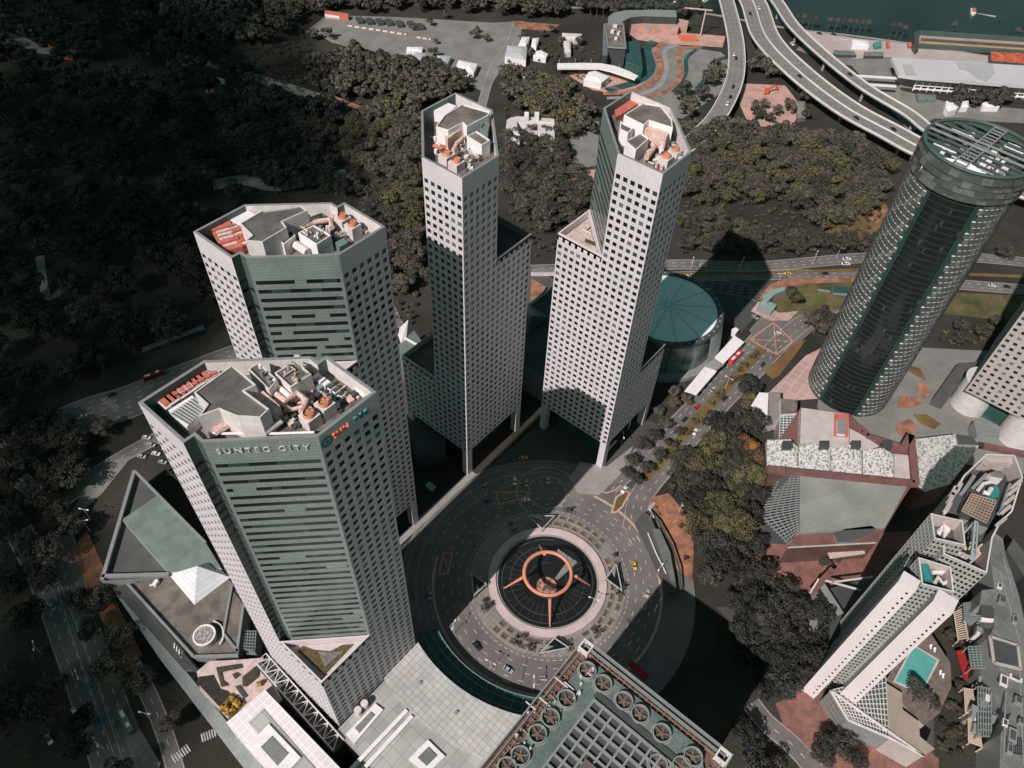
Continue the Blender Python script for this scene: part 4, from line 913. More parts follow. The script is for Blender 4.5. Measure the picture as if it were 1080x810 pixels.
# triangular garden on the low corner of the lettered tower, terrace on the slim one
def wing_things(t, T, z, garden):
    ctr = Vector((sum(p[0] for p in T) / 3, sum(p[1] for p in T) / 3, z))
    sh = lambda f, dz, nm, mm: MB().prism([tuple((ctr + (Vector((*p, z)) - ctr) * f).xy) for p in T], z, z + dz).build(nm, mm, t)
    return sh
zz = 61.25 - 2.6; TT = [(37, 106.5), (59.9, 106.5), (37, 129.4)]
sh = wing_things(T1, TT, zz, 1); sh(.86, .3, 'garden_floor', mat('pale_deck', (.52, .44, .43), .8, .15, .5)); 
mb = MB(); q = [(40, 109), (54, 109.5), (51, 112.5), (46.5, 114), (43, 119), (41.5, 123), (39.5, 123)]; mb.prism(q, zz + .31, zz + .9); mb.build('garden_bed', mat('autumn_bed', (.13, .085, .035), .95, .5, .9, color2=(.06, .055, .035)), T1)
mb = MB(); mb.prism([(42, 111), (50, 110.5), (46.5, 113.5), (44, 117.5)], zz + .92, zz + 1.0); mb.build('pebble_court', mat('pebbles', (.22, .2, .19), .9, .5, 1.5, color2=(.1, .09, .085)), T1)
TT = [(217, 148.1), (217, 125.2), (239.9, 148.1)]; zz = 132.5 - 2.6; sh = wing_things(T4, TT, zz, 1); sh(.84, .25, 'terrace_floor', M_PINKR if False else mat('pink_terrace', (.52, .40, .37), .8, .2, .3, color2=(.4, .33, .31)))
o = clutter(T4, [(615, 245), (628, 236), (634, 262), (628, 262)], zz + .25, 8, [M_OFFW, M_DARKM], .4, 1.2)
mb = MB(); mb.prism([(223, 138), (224, 133), (225.5, 134), (224.5, 139)], zz + .26, zz + 1.0); mb.build('planter_bed', M_HEDGE, T4)
# ---------------------------------------------------------------- helper for buildings given by their roof outline
def blk(t, name, px, z1, z0, m, cap=None, world=None):
    mb = MB(); mb.prism(world or WP(px, z1), z0, z1, 0, 1 if cap else None); return mb.build(name, [m, cap] if cap else m, t)
def bars(t, name, pairs, z, w_, h, m):
    mb = MB()
    for a, b in pairs: mb.bar(W(*a, z), W(*b, z), w_, h)
    return mb.build(name, m, t)
def edge(t, px, z, m, w_=.8, h=1.0, name='parapet'):
    q = [W(x, y, z) for x, y in px]; mb = MB()
    for i in range(len(q)): mb.bar(q[i], q[(i + 1) % len(q)], w_, h)
    return mb.build(name, m, t)
def grid_on(mb, px, z, nu, nv, w_=.25, h=.25, m=0):
    A, B, C, D = [W(x, y, z) for x, y in px]
    for i in range(nu + 1): s = i / nu; mb.bar(A + (B - A) * s, D + (C - D) * s, w_, h, m)
    for j in range(nv + 1): s = j / nv; mb.bar(A + (D - A) * s + Vector((0, 0, .02)), B + (C - B) * s + Vector((0, 0, .02)), w_, h, m)
def first_pt(c, x, y): return c(x, y)[0]

# ---------------------------------------------------------------- round theatre
t = thing('round_hall', 'round hall with a flat pale teal segmented roof, tucked behind the slim sunlit tower', 'hall', (321, 135, 0)); DX, DY = 321, 135
M_DOME = mat('teal_disc', (.72, .82, .79), .5, .08, .05)
mb = MB(); mb.cyl(DX, DY, 0.1, 25, 31.5, 72, 31.5, 0, 0); mb.build('glass_drum', tile_mat('drum_glass', (.12, .17, .16), (.05, .08, .08), 2.0, 2.4, .12, 'wall', .25, .1, .2, spec=.6), t)
mb = MB()
n = 12
for i in range(n):
    a0, a1 = 2 * math.pi * i / n + .2, 2 * math.pi * (i + 1) / n + .2
    for k in range(6):
        b0, b1 = a0 + (a1 - a0) * k / 6, a0 + (a1 - a0) * (k + 1) / 6
        mb.poly([(DX, DY, 29.2), (DX + 29.2 * math.cos(b0), DY + 29.2 * math.sin(b0), 26.6), (DX + 29.2 * math.cos(b1), DY + 29.2 * math.sin(b1), 26.6)])
mb.build('roof', M_DOME, t)
mb = MB()
for i in range(n):
    a = 2 * math.pi * i / n + .2; mb.bar((DX + 1.5 * math.cos(a), DY + 1.5 * math.sin(a), 29.2), (DX + 29 * math.cos(a), DY + 29 * math.sin(a), 26.75), .35, .25)
mb.build('roof_seam', mat('seam_teal', (.42, .52, .50), .5, .1), t)
mb = MB(); mb.annulus(DX, DY, 27.2, 29.3, 32.6, n=72, z1=25.0); mb.build('rim', M_DARKM, t)
for i in range(40):
    a = 2 * math.pi * i / 40; mb = MB(); mb.obox(DX + 31 * math.cos(a), DY + 31 * math.sin(a), 27.21, 27.5, 1.1, 1.1, a); mb.build('rim_light_box', M_GREYM, t)
mb = MB(); mb.annulus(DX, DY, 3.0, 31.6, 36.5, n=72, z1=0.1); mb.build('canopy_skirt', M_GREYM, t)
mb = MB()
for k in range(16):     # bright curved screen on the sunny flank
    a0, a1 = math.radians(-100 + k * 4.2), math.radians(-100 + (k + 1) * 4.2)
    mb.poly([(DX + 32.8 * math.cos(a0), DY + 32.8 * math.sin(a0), 26.8 - k * .1), (DX + 32.8 * math.cos(a1), DY + 32.8 * math.sin(a1), 26.8), (DX + 36.2 * math.cos(a1), DY + 36.2 * math.sin(a1), 4), (DX + 36.2 * math.cos(a0), DY + 36.2 * math.sin(a0), 4)])
mb.build('curved_screen', mat('screen_pale', (.36, .40, .38), .5, .15, .1), t)
# ---------------------------------------------------------------- podium behind the slim towers
t = thing('podium_block', 'dark podium block with teal pyramid skylights between the two slim towers', 'podium', (250, 175, 0))
c = crop(420, 190, 3.6)
blk(t, 'block', None, 22, 0, M_GREYM, M_ROOFD, world=[(232, 152), (300, 152), (300, 222), (210, 222), (212, 204), (232, 204)])
blk(t, 'roof_strip', c(505, 335, 600, 335, 600, 350, 505, 350), 25, 22.01, M_OFFW, M_CONCD)
blk(t, 'planter_bed', c(505, 372, 562, 405, 530, 455, 500, 465), 24, 22.01, M_CONC, M_ORSOIL)
q = [W(*p, 24) for p in c(470, 470, 500, 472, 572, 520, 490, 585)]; ap = W(*first_pt(c, 505, 515), 34); mb = MB()
for i in range(4): mb.poly([q[i], q[(i + 1) % 4], ap])
mb.build('pyramid_skylight', mat('teal_slate', (.07, .115, .11), .35, .12, .1), t)
bars(t, 'beam', [(c(440, 590, 0, 0)[0], c(600, 590, 0, 0)[0]), (c(440, 620, 0, 0)[0], c(600, 622, 0, 0)[0])], 20, 1.0, 1.0, M_GREEN)
bars(t, 'beam', [(c(500, 475, 0, 0)[0], c(585, 410, 0, 0)[0])], 24.5, .8, .8, M_GREYM)
t = thing('podium_block', 'low podium building with a pale sharp pyramid, between the banded tower and the slim one', 'podium', (200, 225, 0))
blk(t, 'block', c(0, 625, 60, 570, 95, 620, 80, 690, 15, 700), 22, 0, M_GREYM, mat('podium_teal', (.14, .17, .16), .6, .12))
q = [W(*p, 22.2) for p in c(0, 590, 5, 560, 30, 605, 10, 620)]; ap = W(*first_pt(c, 38, 530), 27); mb = MB()
for i in range(4): mb.poly([q[i], q[(i + 1) % 4], ap])
mb.build('pyramid', M_OFFW, t)
bars(t, 'edge_beam', [(c(0, 585, 0, 0)[0], c(80, 630, 0, 0)[0])], 22.6, .9, 1, M_WHITE)
blk(t, 'dark_wing', [(424, 372), (448, 352), (470, 380), (470, 470), (440, 480), (428, 440)], 14, 0, M_DARKM, M_ROOFD)
bx = thing('bus_stop_shelter', 'small pale green flat roofed kiosk in the dark court left of the sunlit path', 'kiosk', (140, 170, 0))
blk(bx, 'roof', [(448, 512), (452.5, 507.5), (460, 513), (455.5, 518)], 3.2, 2.8, mat('kiosk_green', (.24, .36, .33), .6, .1)); blk(bx, 'wall', [(449.5, 512), (452.5, 509), (458, 513), (455.5, 516.5)], 2.8, 0, M_GREYM)

# ---------------------------------------------------------------- white canopied footway beside the avenue
t = thing('footway_canopy', 'white roofed walkway beside the red bus, in front of the round hall', 'canopy', (335, 95, 0)); c = crop(540, 190, 3.6)
for q in (c(765, 678, 845, 590, 882, 615, 800, 700), c(655, 800, 732, 708, 778, 725, 700, 815)):
    blk(t, 'roof', q, 6.5, 6.0, M_WHITE); p = [W(*a, 6) for a in q]; mb = MB()
    for a, b in ((p[0], p[1]), (p[3], p[2])):
        for s in (.1, .37, .63, .9): r = a + (b - a) * s; mb.cyl(r.x, r.y, 0.1, 6.0, .2, 6)
    mb.build('posts', M_GREYM, t)
blk(t, 'landing', c(733, 700, 768, 676, 805, 700, 775, 722), 7.2, 6.1, M_CONC); blk(t, 'stair_box', c(835, 565, 850, 558, 862, 568, 850, 580), 5, .1, M_WHITE)

# ---------------------------------------------------------------- round ringed tower
t = thing('round_tower', 'tall round tower clad in small shingled panels with an open ring of beams on top', 'round tower', (362, 29.5, 0), None); RX, RY, RR = 362.0, 29.5, 22.3
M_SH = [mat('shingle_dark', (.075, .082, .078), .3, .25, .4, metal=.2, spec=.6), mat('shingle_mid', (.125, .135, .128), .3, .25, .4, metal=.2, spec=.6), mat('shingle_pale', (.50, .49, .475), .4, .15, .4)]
core = MB(); core.cyl(RX, RY, 0.1, 146, RR - .3, 72, m=0, capped=False); core.build('core_wall', mat('tower_teal', (.035, .06, .058), .35, .15, .1, spec=.6), t)
g0 = math.radians(186)            # the plain glass bay faces here
cl = MB(); NA = 56; NF = 46; dz = 146 / NF
for r in range(NF):
    for i in range(NA):
        a = 2 * math.pi * (i + (.5 if r % 2 else 0)) / NA; da = math.pi / NA * .92
        if math.cos(a - g0) > math.cos(math.radians(29.5)) : continue
        if a > math.radians(-60) and math.cos(a) > .75: continue
        z0_, z1_ = r * dz, r * dz + dz * .86; o_ = .8
        P = lambda an, rr, z: (RX + rr * math.cos(an), RY + rr * math.sin(an), z)
        A0, A1, B0, B1 = P(a - da, RR + o_, z0_), P(a + da, RR + o_, z0_), P(a - da, RR, z1_), P(a + da, RR, z1_); I0, I1 = P(a - da, RR - .2, z0_), P(a + da, RR - .2, z0_)
        k = 1 if (i * 7 + r * 3) % 5 == 0 else 0
        cl.poly([A0, A1, B1, B0], k); cl.poly([B0, I0, A0], k); cl.poly([A1, I1, B1], k)
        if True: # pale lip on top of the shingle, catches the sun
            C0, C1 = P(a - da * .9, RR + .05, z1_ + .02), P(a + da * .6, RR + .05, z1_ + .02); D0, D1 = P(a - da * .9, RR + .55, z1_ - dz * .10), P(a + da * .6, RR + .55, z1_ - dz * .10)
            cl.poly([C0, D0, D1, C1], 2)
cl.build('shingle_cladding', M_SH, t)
gb = MB(); da = math.radians(25)
for r in range(NF * 1):
    for k in range(18):
        a0, a1 = g0 - da + 2 * da * k / 18 + .002, g0 - da + 2 * da * (k + 1) / 18 - .002
        P = lambda an, rr, z: (RX + rr * math.cos(an), RY + rr * math.sin(an), z); z0_, z1_ = r * dz, (r + 1) * dz
        gb.poly([P(a0, RR - .1, z0_ + .7), P(a1, RR - .1, z0_ + .7), P(a1, RR - .1, z1_), P(a0, RR - .1, z1_)], random.choices((0, 1), (40, 1))[0])
        gb.poly([P(a0, RR + .05, z0_), P(a1, RR + .05, z0_), P(a1, RR + .05, z0_ + .7), P(a0, RR + .05, z0_ + .7)], 2)
gb.build('glazed_bay', [M_G1, M_G2, mat('bay_grey', (.022, .028, .027), .4, .2, .2)], t)
for s in (-1, 1):
    a = g0 + s * math.radians(27); mb = MB()
    for k in range(4):
        a0, a1 = a - .03 + .015 * k, a - .03 + .015 * (k + 1); P = lambda an, rr, z: (RX + rr * math.cos(an), RY + rr * math.sin(an), z)
        mb.poly([P(a0, RR + .5, 0), P(a1, RR + .5, 0), P(a1, RR + .5, 147), P(a0, RR + .5, 147)])
    mb.build('side_strip', mat('strip_teal', (.020, .045, .043), .4, .1), t)
cr = MB(); NC = 34                # crown of larger panels
for r in range(4):
    for i in range(NC):
        a = 2 * math.pi * (i + .5 * (r % 2)) / NC; da = math.pi / NC * .95; z0_ = 145.5 + r * 3.1; P = lambda an, rr, z: (RX + rr * math.cos(an), RY + rr * math.sin(an), z); o_ = U(1.4, 2.2)
        k = random.choices((0, 1, 2), (7, 5, .12))[0]
        cr.poly([P(a - da, RR + o_, z0_), P(a + da, RR + o_, z0_), P(a + da, RR + o_ - .6, z0_ + 3.0), P(a - da, RR + o_ - .6, z0_ + 3.0)], k); cr.poly([P(a + da, RR + o_, z0_), P(a - da, RR + o_, z0_), P(a - da, RR - .2, z0_ + .3), P(a + da, RR - .2, z0_ + .3)], 0)
cr.build('crown_panels', M_SH, t)
mb = MB(); mb.annulus(RX, RY, 158.0, RR - .4, RR + 1.3, n=72, z1=145); mb.build('crown_wall', M_DARKM, t)
mb = MB(); mb.torus(RX, RY, 159.0, RR + 1.0, .75, 72, 8); mb.build('top_ring', mat('ring_teal', (.06, .095, .09), .4, .1), t, smooth=True)
mb = MB(); mb.cyl(RX, RY, 146, 148.2, RR - .5, 60); mb.build('roof', M_ROOFD, t)
sp = MB(); _tv = W(1062, 126, 158) - W(1010, 170, 158); bd = math.atan2(_tv.y, _tv.x)      # parallel beams spanning the ring
ux, uy = math.cos(bd + math.pi / 2), math.sin(bd + math.pi / 2); vx, vy = math.cos(bd), math.sin(bd)
for k in range(-4, 5):
    o_ = k * 4.6; h = math.sqrt(max(0, RR ** 2 - o_ ** 2)); sp.bar((RX + vx * o_ - ux * h, RY + vy * o_ - uy * h, 158), (RX + vx * o_ + ux * h, RY + vy * o_ + uy * h, 158.3), .7, .7)
sp.build('roof_beam', MATS['ring_teal'], t)
sp = MB()
for o_ in (-2.6, 2.6):
    sp.bar((RX - vx * RR + ux * o_, RY - vy * RR + uy * o_, 159.2), (RX + vx * RR + ux * o_, RY + vy * RR + uy * o_, 159.2), .6, .8)
    sp.bar((RX - ux * RR + vx * o_, RY - uy * RR + vy * o_, 159.6), (RX + ux * RR + vx * o_, RY + uy * RR + vy * o_, 159.6), .6, .8)
for k in range(-7, 8):
    s = k * 3.0; sp.bar((RX + vx * s - ux * 2.6, RY + vy * s - uy * 2.6, 159.4), (RX + vx * s + ux * 2.6, RY + vy * s + uy * 2.6, 159.4), .35, .4)
sp.build('cross_truss', M_GREYM, t)
for i in range(34):
    s, o_ = U(-18, 18), U(-14, 14); mb = MB(); mb.obox(RX + vx * s + ux * o_, RY + vy * s + uy * o_, 148.2, 148.2 + U(4, 8.5), U(1.5, 5.5), U(1.2, 3), bd); mb.build('rooftop_unit', random.choice((M_WHITE, M_OFFW, M_OFFW, M_GREYM)), t)
for o_ in (-17, -13, -9, 9, 13, 17):
    h = math.sqrt(RR ** 2 - o_ ** 2) * .8; mb = MB(); a_, b_ = (-h, -6) if rnd() < .5 else (6, h); mb.bar((RX + vx * o_ + ux * a_, RY + vy * o_ + uy * a_, 157), (RX + vx * o_ + ux * b_, RY + vy * o_ + uy * b_, 157), .9, .4); mb.build('pale_beam', M_WHITE, t)
mb = MB()
for k in range(10):
    a0, a1 = g0 + math.radians(-30 + k * 4.6), g0 + math.radians(-30 + (k + 1) * 4.6); P = lambda an, rr, z: (RX + rr * math.cos(an), RY + rr * math.sin(an), z)
    i0 = RR - 5 * math.sin(math.pi * k / 10); i1 = RR - 5 * math.sin(math.pi * (k + 1) / 10)
    mb.poly([P(a0, RR - .2, 158.2), P(a1, RR - .2, 158.2), P(a1, i1 - .3, 159.2), P(a0, i0 - .3, 159.2)])
mb.build('white_visor', M_WHITE, t)

# ---------------------------------------------------------------- pale gridded tower on drums, right edge
t = thing('gridded_tower', 'pale tower with a grid of small square windows standing on white drums, right edge', 'office tower', (400, -55, 0)); wn = Wins(t); wl = MB()
Q = [(379.5, -95), (430, -95), (430, -23.3), (379.5, -23.3)]
for i, cols in enumerate((12, 18, 12, 18)):
    a, b = Q[i], Q[(i + 1) % 4]; facade(wl, wn, a, b, 22, 150, cols, 33, .48, .48)
wl.poly([(*p, 22) for p in Q[::-1]]); wl.poly([(*p, 150) for p in Q])
wl.build('wall', mat('grey_pink_stone', (.37, .325, .32), .7, .08, .1), t); wn.done()
for px, py in ((1018, 431), (1068, 466)):
    p = W2(px, py); mb = MB(); mb.cyl(p[0] + 4, p[1], 0.1, 21.5, 9.8, 40); mb.build('drum', mat('drum_white', (.52, .50, .49), .6, .12, .3), t); mb = MB(); mb.annulus(p[0] + 4, p[1], 21.6, 9.6, 10.3, n=40, z1=20.6); mb.build('drum_rim', M_OFFW, t)
mb = MB(); mb.box(392, 425, -85, -30, .1, 22); mb.build('lobby', M_TEALG, t)
c = crop(780, 380, 3.6)
t = thing('court_pavilion', 'low glazed roof in the plaza between the white drums', 'pavilion', (360, -50, 0)); blk(t, 'roof', c(890, 230, 930, 225, 990, 255, 985, 300, 900, 290), 8, .1, M_GREYM, mat('pav_roof', (.2, .21, .2), .6, .2)); 
mb = MB(); grid_on(mb, c(892, 232, 988, 258, 982, 298, 902, 288), 8.3, 10, 3, .3, .3); mb.build('glazing_bar', M_GREYM, t)
t = thing('dark_hall', 'dark low roofed hall on the grey plaza beside the round tower', 'hall', (400, 5, 0)); blk(t, 'block', c(745, 130, 830, 10, 905, 5, 870, 80, 845, 75, 790, 150), 9, .1, M_ROOFD, M_ROOFD)

# ---------------------------------------------------------------- shopping mall with the patterned saw-tooth roofs
t = thing('mall', 'sprawling mall with patterned saw-tooth roofs, red brick bands and a big grey metal roof', 'mall', (270, 10, 0))
M_MALL = mat('mall_brick', (.165, .078, .070), .8, .25, .2); M_MROOF = tile_mat('mall_metal_roof', (.24, .245, .225), (.17, .175, .165), 30, 2.6, .08, 'flat', .6, .18, .06, rot=28); M_PALE = mat('mall_pale', (.47, .41, .41), .75, .12, .2)
M_MOS = bpy.data.materials.new('mosaic_roof'); M_MOS.use_nodes = True; _n = M_MOS.node_tree; _b = _n.nodes['Principled BSDF']; _g = _n.nodes.new('ShaderNodeNewGeometry'); _v = _n.nodes.new('ShaderNodeTexVoronoi'); _v.feature = 'F1'; _v.inputs['Scale'].default_value = 1.5
_z = _n.nodes.new('ShaderNodeTexNoise'); _z.inputs['Scale'].default_value = .9; _z.inputs['Detail'].default_value = 4; _r = _n.nodes.new('ShaderNodeValToRGB'); _r.color_ramp.elements[0].position = .44; _r.color_ramp.elements[1].position = .5; _r.color_ramp.elements[0].color = (.19, .19, .18, 1); _r.color_ramp.elements[1].color = (.55, .53, .51, 1)
_n.links.new(_g.outputs['Position'], _v.inputs[0]); _mx = _n.nodes.new('ShaderNodeMath'); _mx.operation = 'ADD'; _s = _n.nodes.new('ShaderNodeMath'); _s.operation = 'MULTIPLY'; _s.inputs[1].default_value = .32; _sx = _n.nodes.new('ShaderNodeSeparateColor')
_n.links.new(_v.outputs['Color'], _sx.inputs[0]); _n.links.new(_sx.outputs[0], _s.inputs[0]); _z2 = _n.nodes.new('ShaderNodeMath'); _z2.operation = 'MULTIPLY'; _z2.inputs[1].default_value = .72; _n.links.new(_g.outputs['Position'], _z.inputs[0]); _n.links.new(_z.outputs[0], _z2.inputs[0])
_n.links.new(_s.outputs[0], _mx.inputs[0]); _n.links.new(_z2.outputs[0], _mx.inputs[1]); _n.links.new(_mx.outputs[0], _r.inputs[0]); _n.links.new(_r.outputs[0], _b.inputs['Base Color']); _b.inputs['Roughness'].default_value = .6
blk(t, 'block', c(232, 180, 415, 200, 480, 275, 640, 345, 655, 470, 552, 638, 520, 690, 185, 708, 222, 655, 224, 442, 100, 412, 105, 300, 155, 295), 16, .1, mat('mall_wall_shaded', (.10, .055, .048), .8, .3, .2), M_MALL)  # wall darker than the brick bands, painting the shade of a recess
blk(t, 'flat_roof', c(235, 180, 415, 205, 415, 330, 350, 332, 300, 312, 230, 315), 21, 16.01, M_PALE, M_PALE)
blk(t, 'plant_enclosure', c(360, 200, 415, 205, 412, 290, 360, 285), 21.8, 21.01, M_RED, M_RED); blk(t, 'plant_unit', c(372, 222, 405, 225, 402, 282, 372, 278), 23.5, 21.81, M_OFFW, M_GREYM)
blk(t, 'side_roof', c(418, 258, 468, 285, 530, 325, 480, 345, 418, 330), 18, 16.01, M_PALE, M_PALE)
for q in ([105, 302, 195, 300, 222, 330, 222, 418, 105, 410], [225, 328, 318, 310, 345, 338, 345, 430, 225, 418], [348, 335, 430, 318, 462, 345, 466, 440, 348, 430], [468, 342, 545, 332, 585, 358, 585, 450, 470, 442]):
    pts = c(*q); zs = [17, 21, 21, 17, 17]; V = [W(x, y, z) for (x, y), z in zip(pts, (20, 22, 20, 17, 17))]; mb = MB(); mb.poly(V); base_ = [(v.x, v.y, 16.0) for v in V]
    for i in range(5): j = (i + 1) % 5; mb.poly([base_[i], base_[j], tuple(V[j]), tuple(V[i])])
    mb.build('patterned_roof', M_MOS, t)
for x in (165, 305, 425, 545): blk(t, 'roof_louvre', c(x, 305, x + 36, 305, x + 36, 330, x, 330), 23, 19, M_DARKM, M_DARKM)
blk(t, 'flat_roof', c(588, 355, 640, 360, 648, 455, 588, 448), 18, 16.01, M_PALE, M_PALE)
blk(t, 'metal_roof', c(228, 438, 640, 472, 552, 636, 228, 655), 19, 16.01, M_GREYM, M_MROOF)
for a, b, zz_ in (((105, 414), (665, 470), 19.5), ((650, 285), (668, 470), 19.5), ((618, 340), (650, 285), 19.5), ((418, 235), (470, 270), 17.5), ((470, 270), (480, 290), 17.5), ((480, 290), (640, 340), 17.5)):
    mb = MB(); mb.bar(W(*first_pt(c, *a), zz_), W(*first_pt(c, *b), zz_), 3.6, 2.0); mb.build('brick_band', M_MALL, t)
lat = MB(); A, B, C_, D = [W(*p, z) for p, z in zip(c(160, 438, 226, 438, 226, 655, 185, 700), (14, 18, 18, 6))]
q4 = [W(*first_pt(c, 165, 438), 16), W(*first_pt(c, 226, 438), 19), W(*first_pt(c, 226, 652), 19), W(*first_pt(c, 78, 575), 7), ]
for i in range(25):
    s = i / 24; a = W(*first_pt(c, 226, 438 + 217 * s), 19.3); b = W(*first_pt(c, 150 - 72 * min(1, s * 1.8) + (0 if s < .6 else (s - .6) * 260), 440 + 260 * s), 9); lat.bar(a, b, .45, .5)
for j in range(6):
    s = (j + .5) / 6; P0 = [W(*first_pt(c, 226, 438 + 217 * k / 12), 19.3).lerp(W(*first_pt(c, 150 - 72 * min(1, k / 12 * 1.8) + (0 if k / 12 < .6 else (k / 12 - .6) * 260), 440 + 260 * k / 12), 9), s) for k in range(13)]
    for a, b in zip(P0, P0[1:]): lat.bar(a, b, .3, .3)
lat.build('steel_lattice', M_GREYM, t)
mb = MB(); mb.poly([W(*first_pt(c, 165, 438), 13.5), W(*first_pt(c, 226, 438), 17), W(*first_pt(c, 226, 655), 17), W(*first_pt(c, 182, 700), 5), W(*first_pt(c, 78, 692), 5), W(*first_pt(c, 82, 580), 6)]); mb.build('lattice_glass', M_DARKM, t)
blk(t, 'red_roof', c(215, 655, 552, 638, 520, 690, 185, 708), 17.5, 16.01, M_OFFW, M_MALL)
blk(t, 'oval_louvre', c(360, 660, 400, 640, 500, 628, 520, 640, 480, 665, 420, 690, 370, 690), 19, 17.51, M_GREYM, M_ROOFD)
blk(t, 'entrance_canopy', c(328, 713, 465, 700, 478, 733, 345, 752), 8, 7.3, M_PALE, tile_mat('slat', (.55, .46, .38), (.3, .24, .2), 1.4, 60, .25, 'flat', .7)); 
for x in (190, 225, 260, 300, 480):
    p = W(*first_pt(c, x, 722), 0); mb = MB(); mb.cyl(p.x, p.y, .1, 15, .7, 10); mb.build('column', M_PALE, t)
blk(t, 'entrance_roof', c(155, 145, 220, 150, 218, 200, 158, 205), 14, .1, M_OFFW, M_ROOFB); blk(t, 'glass_entrance', c(155, 205, 218, 205, 222, 298, 150, 298), 12, .1, M_GREYM, M_TEALG)
mb = MB(); grid_on(mb, c(155, 207, 218, 207, 222, 296, 150, 296), 12.4, 5, 9, .35, .3); mb.build('glass_grid', M_OFFW, t)
blk(t, 'terrace_roof', c(108, 120, 155, 120, 155, 215, 108, 230), 11, .1, M_PALE, M_CONCD); blk(t, 'white_canopy', c(45, 170, 75, 122, 110, 124, 105, 235, 70, 225), 13, 12.5, M_WHITE)
t = thing('patterned_pavilion', 'separate roof with a speckled mosaic pattern, half crossed by the hotel shadow', 'pavilion', (300, -45, 0))
blk(t, 'roof', c(658, 300, 820, 280, 912, 322, 800, 470, 700, 500, 672, 472), 18, .1, M_MALL, M_MOS); blk(t, 'louvre', c(822, 280, 880, 288, 912, 322, 830, 318), 19.2, 18.01, M_GREYM, M_DARKM)
mb = MB(); mb.bar(W(*first_pt(c, 925, 325), 18), W(*first_pt(c, 1085, 358), 18), 3, 2.5); mb.build('brick_band', M_MALL, t)

# ---------------------------------------------------------------- hotel
t = thing('hotel', 'angular hotel with two smooth white fins and a deep rooftop well full of machines', 'hotel', (200, -38, 0)); HZ = 104.0
M_HW = mat('hotel_stone', (.40, .345, .325), .7, .1, .15); M_FIN = mat('fin_white', (.66, .585, .60), .6, .04, .05); M_HWIN = mat('hotel_frame', (.34, .34, .32), .6, .1, .2)
wn = Wins(t); wl = MB()
def hbox(q, z0, z1, inner=7.0, rows=None, cw=1.5):
    q = ccw(q); n = len(q)
    for i in range(n):
        a, b = q[i], q[(i + 1) % n]; L = math.dist(a, b); nx, ny = (b[1] - a[1]) / L, -(b[0] - a[0]) / L
        mid = Vector(((a[0] + b[0]) / 2, (a[1] + b[1]) / 2, 50))
        if Vector((nx, ny, 0)).dot(CAMP - mid) > 0 or True: facade(wl, wn, a, b, z0, z1 - 1, max(2, round(L / cw)), rows or round((z1 - z0) / 2.7), .66, .62, .25)
        wl.poly([(*a, z1 - 1), (*b, z1 - 1), (*b, z1), (*a, z1)])
    mb = MB(); ip = inset(q, .5)
    for i in range(n):
        j = (i + 1) % n; mb.poly([(*ip[j], z1 - inner), (*ip[i], z1 - inner), (*ip[i], z1), (*ip[j], z1)], 0); mb.poly([(*q[i], z1 + .02), (*q[j], z1 + .02), (*ip[j], z1 + .02), (*ip[i], z1 + .02)], 1)
    mb.build('roof_well', [M_HW, M_OFFW], t); mb = MB(); mb.poly([(*p, z1 - inner) for p in ip]); mb.build('roof_floor', M_ROOFD, t)
cA = crop(940, 460, 5.786); cB = crop(930, 560, 5.4)
qA = WP(cA(240, 470, 437, 515, 455, 668, 262, 625), HZ); qB = WP(cB(207, 148, 395, 205, 412, 350, 228, 303), HZ - 4)
qC = WP(cA(318, 470, 440, 240, 580, 108, 755, 115, 805, 250, 740, 460, 668, 530, 620, 620) + cB(600, 240, 350, 130), HZ - 3)
hbox(qA, 14, HZ, 6); hbox(qB, 14, HZ - 4, 6); hbox(qC, 14, HZ - 3, 10)
wn.cap = 100; wn.done(); wl.build('wall', M_HWIN, t)
def fin(x0, x1, y0, y1, z0, z1):
    mb = MB(); wn2 = Wins(t, 0); facade(mb, wn2, (x0, y1), (x0, y0), z0, z1, 1, 26, .01, .01, .01) if False else None
    mb.box(x0, x1, y0, y1, z0, z1); o = mb.build('fin', M_FIN, t)
    mb = MB()
    for r in range(26):
        z = z0 + 4 + (z1 - z0 - 8) * r / 25; mb.box(x0 - .03, x0 + .2, y0 + 1.2, y0 + 1.9, z, z + 1.1)
    o2 = mb.build('fin_windows', M_G1, None, origin=ORG[t]); o2.parent = o; o2.location = (0, 0, 0)
fin(179, 184, -34.6, -28.8, 0.1, HZ - 2); fin(181, 187, -47.2, -40.6, 13, HZ - 4)
mb = MB(); mb.box(187.0, 197, -41, -34.6, .1, 82); 
wl2 = MB(); wn2 = Wins(t, 0); facade(wl2, wn2, (186.6, -34.5), (186.6, -40.6), 1, HZ - 10, 4, 34, .66, .6, .3); facade(wl2, wn2, (184.2, -34.7), (186.5, -34.7), 1, HZ - 10, 1, 34, .6, .5, .1); facade(wl2, wn2, (198, -28.9), (184.1, -28.9), 3, HZ - 8, 7, 32, .66, .6, .3); wl2.build('wall', M_HWIN, t)
wn2.done()
mb = MB(); mb.box(187.2, 198, -40.6, -29.4, .1, HZ - 12); mb.build('core', M_DARKM, t)
ppA = crop(940, 460, 5.786)
p = W2(*first_pt(ppA, 315, 583), HZ - 5.5); mb = MB(); mb.cyl(p[0], p[1], HZ - 6, HZ - 3.4, 1.9, 24, 1.6); mb.build('white_tank', M_WHITE, t)
M_CYAN = mat('cyan_unit', (.03, .20, .20), .5, .1)
mb = MB(); a, b = W(*first_pt(cB, 240, 200), HZ - 7), W(*first_pt(cB, 268, 290), HZ - 7); mb.tube([a, b], 1.6, 12); mb.build('cyan_tank', M_CYAN, t)
